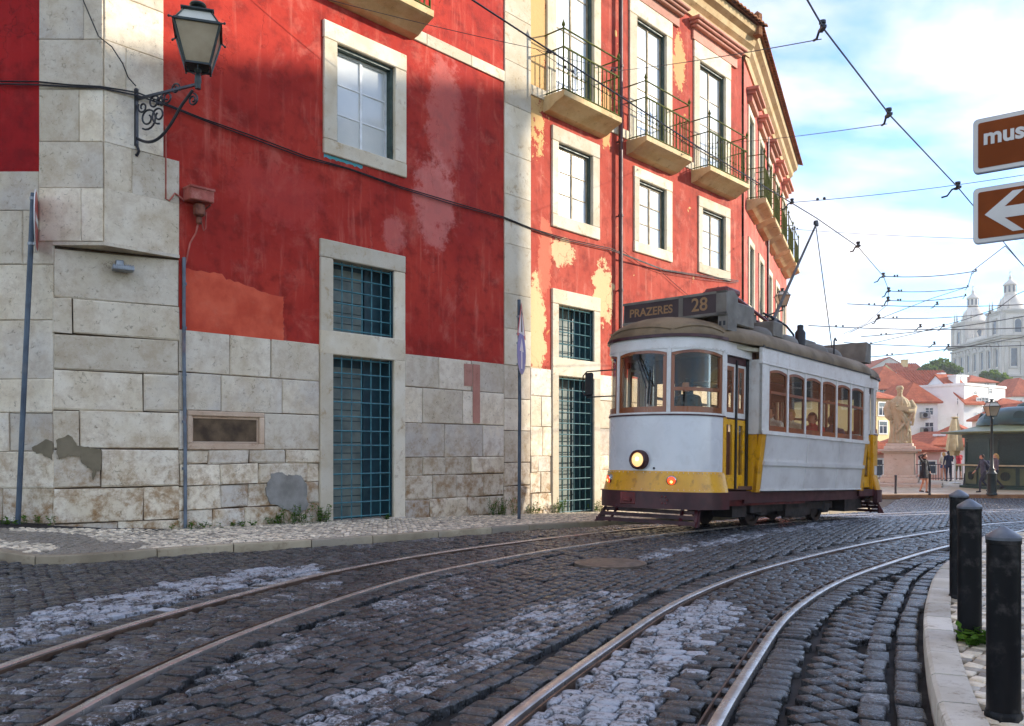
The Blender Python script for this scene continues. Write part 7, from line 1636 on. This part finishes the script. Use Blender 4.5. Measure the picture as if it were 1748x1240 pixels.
# ---------------------------------------------------------------- people
CL = {}
def ck(n, c):
    if n not in CL: CL[n] = cloth(n, c)
    return CL[n]
def person(label, loc, rz, top, bottom, shoes, hair, height=1.70, pose=None, female=False, group=None, hairlong=0.0, bare_legs=0, bare_arms=0, skirt=None, cat='person', parent_scale=1.0, voxel=.016, collar=None):
    """one fused body from tapered limbs; materials by body region; +x is forward"""
    h = height/1.72; pz = dict(hip=(0,0,.93), chest=(.0,0,1.30), neck=(0,0,1.46), head=(.02,0,1.60), lsh=(0,.19,1.41), rsh=(0,-.19,1.41), lel=(-.02,.26,1.13), rel=(-.02,-.26,1.13), lha=(.05,.27,.88), rha=(.05,-.27,.88), lkn=(.02,.10,.50), rkn=(.02,-.10,.50), lan=(-.02,.10,.09), ran=(-.02,-.10,.09), lhip=(0,.09,.92), rhip=(0,-.09,.92))
    if pose: pz.update(pose)
    V = {k: Vector(v)*h for k, v in pz.items()}; fw = Vector((1,0,0)); segs = []
    def seg(a, b, ra, rb, lab, n=3):
        pts = [a.lerp(b, k/n) for k in range(n+1)]; rs = [ra+(rb-ra)*k/n for k in range(n+1)]; m.tube(pts, [r*h for r in rs], 12); m.ball(a, ra*h*.99, 12, 8); m.ball(b, rb*h*.99, 12, 8); segs.append((a, b, lab))
    m = MB(); f = .92 if female else 1.0
    seg(V['lhip'], V['lkn'], .085*f, .058, 'thigh'); seg(V['rhip'], V['rkn'], .085*f, .058, 'thigh'); seg(V['lkn'], V['lan'], .056, .036, 'calf'); seg(V['rkn'], V['ran'], .056, .036, 'calf')
    for s in 'lr':
        an = V[s+'an']; toe = an+Vector((.15,0,-.055))*h; seg(an+Vector((-.02,0,-.04))*h, toe, .040, .034, 'foot', 2)
        seg(V[s+'sh'], V[s+'el'], .056*f, .043*f, 'arm'); seg(V[s+'el'], V[s+'ha'], .042*f, .029*f, 'arm' if bare_arms < 1 else 'bare'); segs.append((V[s+'el'].lerp(V[s+'ha'], .88), V[s+'ha'], 'hand'))
        d = (V[s+'ha']-V[s+'el']).normalized(); m.tube([V[s+'ha'], V[s+'ha']+d*.05*h, V[s+'ha']+d*.09*h], [.03*h,.034*h,.026*h], 8); sd_ = d.orthogonal().normalized(); segs.append((V[s+'ha'], V[s+'ha']+d*.17*h, 'hand'))
        for q in range(4): o_ = sd_*(q-1.5)*.021*h; m.tube([V[s+'ha']+d*.08*h+o_, V[s+'ha']+d*(.125+.01*(q in (1,2)))*h+o_+fw*.01*h, V[s+'ha']+d*(.155+.012*(q in (1,2)))*h+o_+fw*.03*h], [.0105*h,.0098*h,.008*h], 6)
        m.tube([V[s+'ha']+d*.03*h+sd_*.025*h, V[s+'ha']+d*.07*h+sd_*.055*h, V[s+'ha']+d*.10*h+sd_*.062*h], [.012*h,.011*h,.009*h], 6)
    for (a, b, ra, rb, sx_, sy_) in ((V['hip'], V['hip'].lerp(V['chest'], .5), .135, .115, 1, 1), (V['hip'].lerp(V['chest'], .5), V['chest'], .115, .135, 1, 1), (V['chest'], V['neck'], .135, .075, 1, 1)):
        for k in range(5):
            p = a.lerp(b, k/4); r = (ra+(rb-ra)*k/4)*h; wd = 1.32 if not female else 1.2; m.ball(p, r, 14, 10, .80, wd, 1.0)
        segs.append((a, b, 'torso'))
    seg(V['neck'], V['head']-Vector((.0,0,.06))*h, .055, .05, 'neckz', 2)
    seg(V['lsh'], V['neck'], .06*f, .06, 'torso', 2); seg(V['rsh'], V['neck'], .06*f, .06, 'torso', 2)
    hd = V['head']; m.ball(hd+Vector((0,0,.015))*h, .098*h, 16, 12, 1.0, .80, 1.18); m.ball(hd+Vector((.035,0,-.06))*h, .06*h, 12, 8, 1, .85, 1.0); m.ball(hd+Vector((.105,0,-.01))*h, .017*h, 8, 6, 1.0, .8, 1.5)
    for s in (1, -1): m.ball(hd+Vector((-.005,.082*s,-.005))*h, .026*h, 8, 6, .7, .4, 1.2); m.ball(hd+Vector((.082,.032*s,.012))*h, .014*h, 6, 5)
    m.ball(hd+Vector((.088,0,-.055))*h, .02*h, 8, 5, .6, 1.3, .5); segs.append((hd, hd+Vector((0,0,.1))*h, 'head'))
    me = union_mesh(m, voxel*h, 2)
    for mt in (M['skin'], top, bottom, shoes): me.materials.append(mt)
    co = np.empty(len(me.vertices)*3); me.vertices.foreach_get('co', co); co = co.reshape(-1, 3)
    best = np.full(len(co), 9e9); lab = np.zeros(len(co), int); code = {'torso':1, 'arm':1, 'bare':0, 'thigh':2, 'calf':2, 'foot':3, 'hand':0, 'head':0, 'neckz':0}
    if bare_legs >= 1: code['calf'] = 0
    if bare_legs >= 2: code['thigh'] = 0
    for a, b, l in segs:
        a = np.array(a); b = np.array(b); ab = b-a; t = np.clip(((co-a)@ab)/(ab@ab+1e-9), 0, 1); d = np.linalg.norm(co-(a+t[:, None]*ab), axis=1)*({'torso':.6,'hand':.8,'head':.75,'neckz':.95}.get(l, 1.0)); mk = d < best; best[mk] = d[mk]; lab[mk] = code[l]
    zz_ = co[:, 2]
    mi = [int(np.bincount(lab[list(p.vertices)], minlength=4).argmax()) for p in me.polygons]; me.polygons.foreach_set('material_index', mi)
    o = thing('person', label, cat, loc, rz, group); link('body', me, o)
    hm = MB(); k = hd+Vector((-.018,0,.035))*h; hm.ball(k, .108*h, 16, 10, 1.0, .86, 1.12)
    if hairlong: hm.tube([k+Vector((-.03,0,.03))*h, k+Vector((-.075,0,-.10))*h, k+Vector((-.09,0,-hairlong))*h], [.09*h,.085*h,.045*h], 10)
    hme = union_mesh(hm, .014, 1)
    b = bmesh.new(); b.from_mesh(hme); dl = [v for v in b.verts if v.co.x > hd.x+.045*h and v.co.z < hd.z+.075*h or (not hairlong and v.co.z < hd.z-.045*h)]; bmesh.ops.delete(b, geom=dl, context='VERTS'); b.to_mesh(hme); b.free(); hme.materials.append(hair); link('hair', hme, o)
    if skirt:
        smt, zt, zb, r0, r1 = skirt; s = MB(); s.lathe([(r0*h,zt*h),((r0+r1)/2*h*1.05,(zt+zb)/2*h),(r1*h,zb*h),(r1*h*.96,zb*h+.005)], 20, (V['hip'].x, V['hip'].y, 0), .85, 1.15, fn=lambda an, z: 1+.04*math.sin(6*an)); s.build('skirt', smt, o, smooth=60)
    return o
blk = ck('black_cloth', lin(26,26,30)); navy = ck('navy_cloth', lin(34,40,66)); redc = ck('red_cloth', lin(206,58,66)); cream = ck('cream_cloth', lin(226,214,190)); olive = ck('olive_cloth', lin(112,98,48)); grey = ck('grey_cloth', lin(74,76,90)); dk = ck('dark_grey_cloth', lin(48,50,62)); denim = ck('denim_cloth', lin(70,84,116)); shoe = ck('dark_shoe', lin(30,26,26)); sand = ck('sandal', lin(150,100,80)); whitec = ck('white_cloth', lin(234,228,216)); lilac = ck('grey_lilac_cloth', lin(104,96,104))
hb = ck('brown_hair', lin(64,44,32)); hbl = ck('blonde_hair', lin(190,148,88)); hd_ = ck('dark_hair', lin(34,26,24)); hg = ck('grey_hair', lin(150,144,136))
def gp_(px, py): g = G(px, py, .118); return g
SQ = 'people on the square'
person('woman in a short black dress holding one arm over her head', gp_(1578, 842), R(-60), blk, blk, shoe, hb, 1.64, dict(rel=(.02,-.42,1.62), rha=(.06,-.12,1.74), lel=(.02,.30,1.14), lha=(.10,.26,.90), lkn=(.06,.09,.50), lan=(.02,.12,.09), rkn=(.02,-.10,.50), ran=(-.16,-.06,.13)), True, SQ, .12, 2, 0, (blk, 1.02, .66, .155, .235))
person('blonde woman in a cream jacket and shorts seen from behind', gp_(1611, 821), R(92), cream, denim, shoe, hbl, 1.66, dict(lel=(.06,.24,1.15), lha=(.2,.12,1.12), rel=(.0,-.25,1.14)), True, SQ, .22, 2, 0, (denim, .98, .78, .15, .175))
person('man in a navy suit behind the closed parasol', gp_(1619.5, 822), R(80), navy, navy, shoe, hd_, 1.74, dict(rel=(.12,-.24,1.16), rha=(.22,-.08,1.36)), False, SQ)
person('man in a red shirt and olive shorts leaning on the railing', gp_(1636.5, 819.5), R(95), redc, olive, sand, hbl, 1.76, dict(lel=(.16,.28,1.22), lha=(.30,.12,1.30), rel=(.16,-.28,1.22), rha=(.30,-.12,1.30), lkn=(.02,.13,.50), lan=(-.02,.15,.09), rkn=(.02,-.13,.5), ran=(-.02,-.15,.09)), False, SQ, 0, 1, 1)
p1 = gp_(1679, 841); person('walking boy in a grey hooded jacket and dark trousers', p1, R(180), grey, dk, shoe, hd_, 1.62, dict(lkn=(.20,.09,.52), lan=(.22,.09,.09), rkn=(-.02,-.09,.52), ran=(-.34,-.09,.14), lel=(-.16,.25,1.14), lha=(-.10,.26,.90), rel=(.10,-.26,1.14), rha=(.26,-.26,.96), chest=(.03,0,1.30), neck=(.05,0,1.46), head=(.08,0,1.60), lsh=(.04,.19,1.41), rsh=(.04,-.19,1.41)), False, SQ)
m = MB(); m.ball((0,0,0), .2, 14, 10, .62, .85, 1.15); m.ball((-.06,0,-.06), .13, 12, 8, .7, .9, .9); bp = union_mesh(m, .02, 1); bp.materials.append(navy); o = link('backpack', bp, None); o.location = p1+Vector((.17,0,1.16)); o.rotation_euler = (0,0,R(180)); tag(o, 'navy backpack on the back of the walking boy', 'backpack')
person('woman with reddish blonde hair walking behind the street lamp', gp_(1700, 838), R(180), lilac, dk, shoe, hbl, 1.64, dict(lkn=(.16,.09,.52), lan=(.16,.09,.09), rkn=(-.06,-.09,.52), ran=(-.40,-.09,.18), lel=(.05,.24,1.14), lha=(.14,.2,.98)), True, SQ, .20)
# riders: positions in tram coordinates
def rider(label, x, y, z, face, top, hair, seated=True, fem=False, **kw):
    w = TM @ Vector((x, y, z)); yaw = math.atan2(TH[1], TH[0])+face
    ps = dict(hip=(0,0,.10), lhip=(0,.10,.10), rhip=(0,-.10,.10), chest=(.0,0,.50), neck=(0,0,.66), head=(.03,0,.80), lsh=(0,.19,.61), rsh=(0,-.19,.61), lel=(.08,.25,.36), rel=(.08,-.25,.36), lha=(.28,.18,.34), rha=(.28,-.18,.34), lkn=(.42,.11,.10), rkn=(.42,-.11,.10), lan=(.40,.11,-.32), ran=(.40,-.11,-.32)) if seated else None
    return person(label, w, yaw, top, dk, shoe, hair, 1.70, ps, fem, 'people riding in the tram', voxel=.02, **kw)
rider('tram driver in dark clothes standing at the front window', 3.28, .30, .72, 0, blk, hd_, seated=False)
rider('tram passenger in a white shirt at the second side window', 1.15, .72, 1.20, R(90)*0, whitec, hb)
rider('tram passenger in a grey top at the first side window', 1.86, .70, 1.20, R(20), grey, hg, fem=True)
rider('tram passenger with pale clothes at the third side window', .30, .72, 1.20, 0, cream, hbl, fem=True)
rider('tram passenger in a blue shirt at the last side window', -1.60, .75, 1.20, R(180), denim, hd_)
rider('tram passenger in red at the fifth side window', -.75, .70, 1.20, 0, redc, hd_)
# ---------------------------------------------------------------- haze over the hillside
hz = MB(); hz.box(-420, 420, -60, 420, -20, 64); k = NT('haze_air'); pv = k.n('ShaderNodeVolumePrincipled'); pv.inputs['Color'].default_value = (.86,.92,1.0,1); pv.inputs['Density'].default_value = .00045; pv.inputs['Anisotropy'].default_value = .3
k.L(pv.outputs[0], k.out.inputs['Volume']); o = hz.build('haze', k.mat, None); o['kind'] = 'stuff'
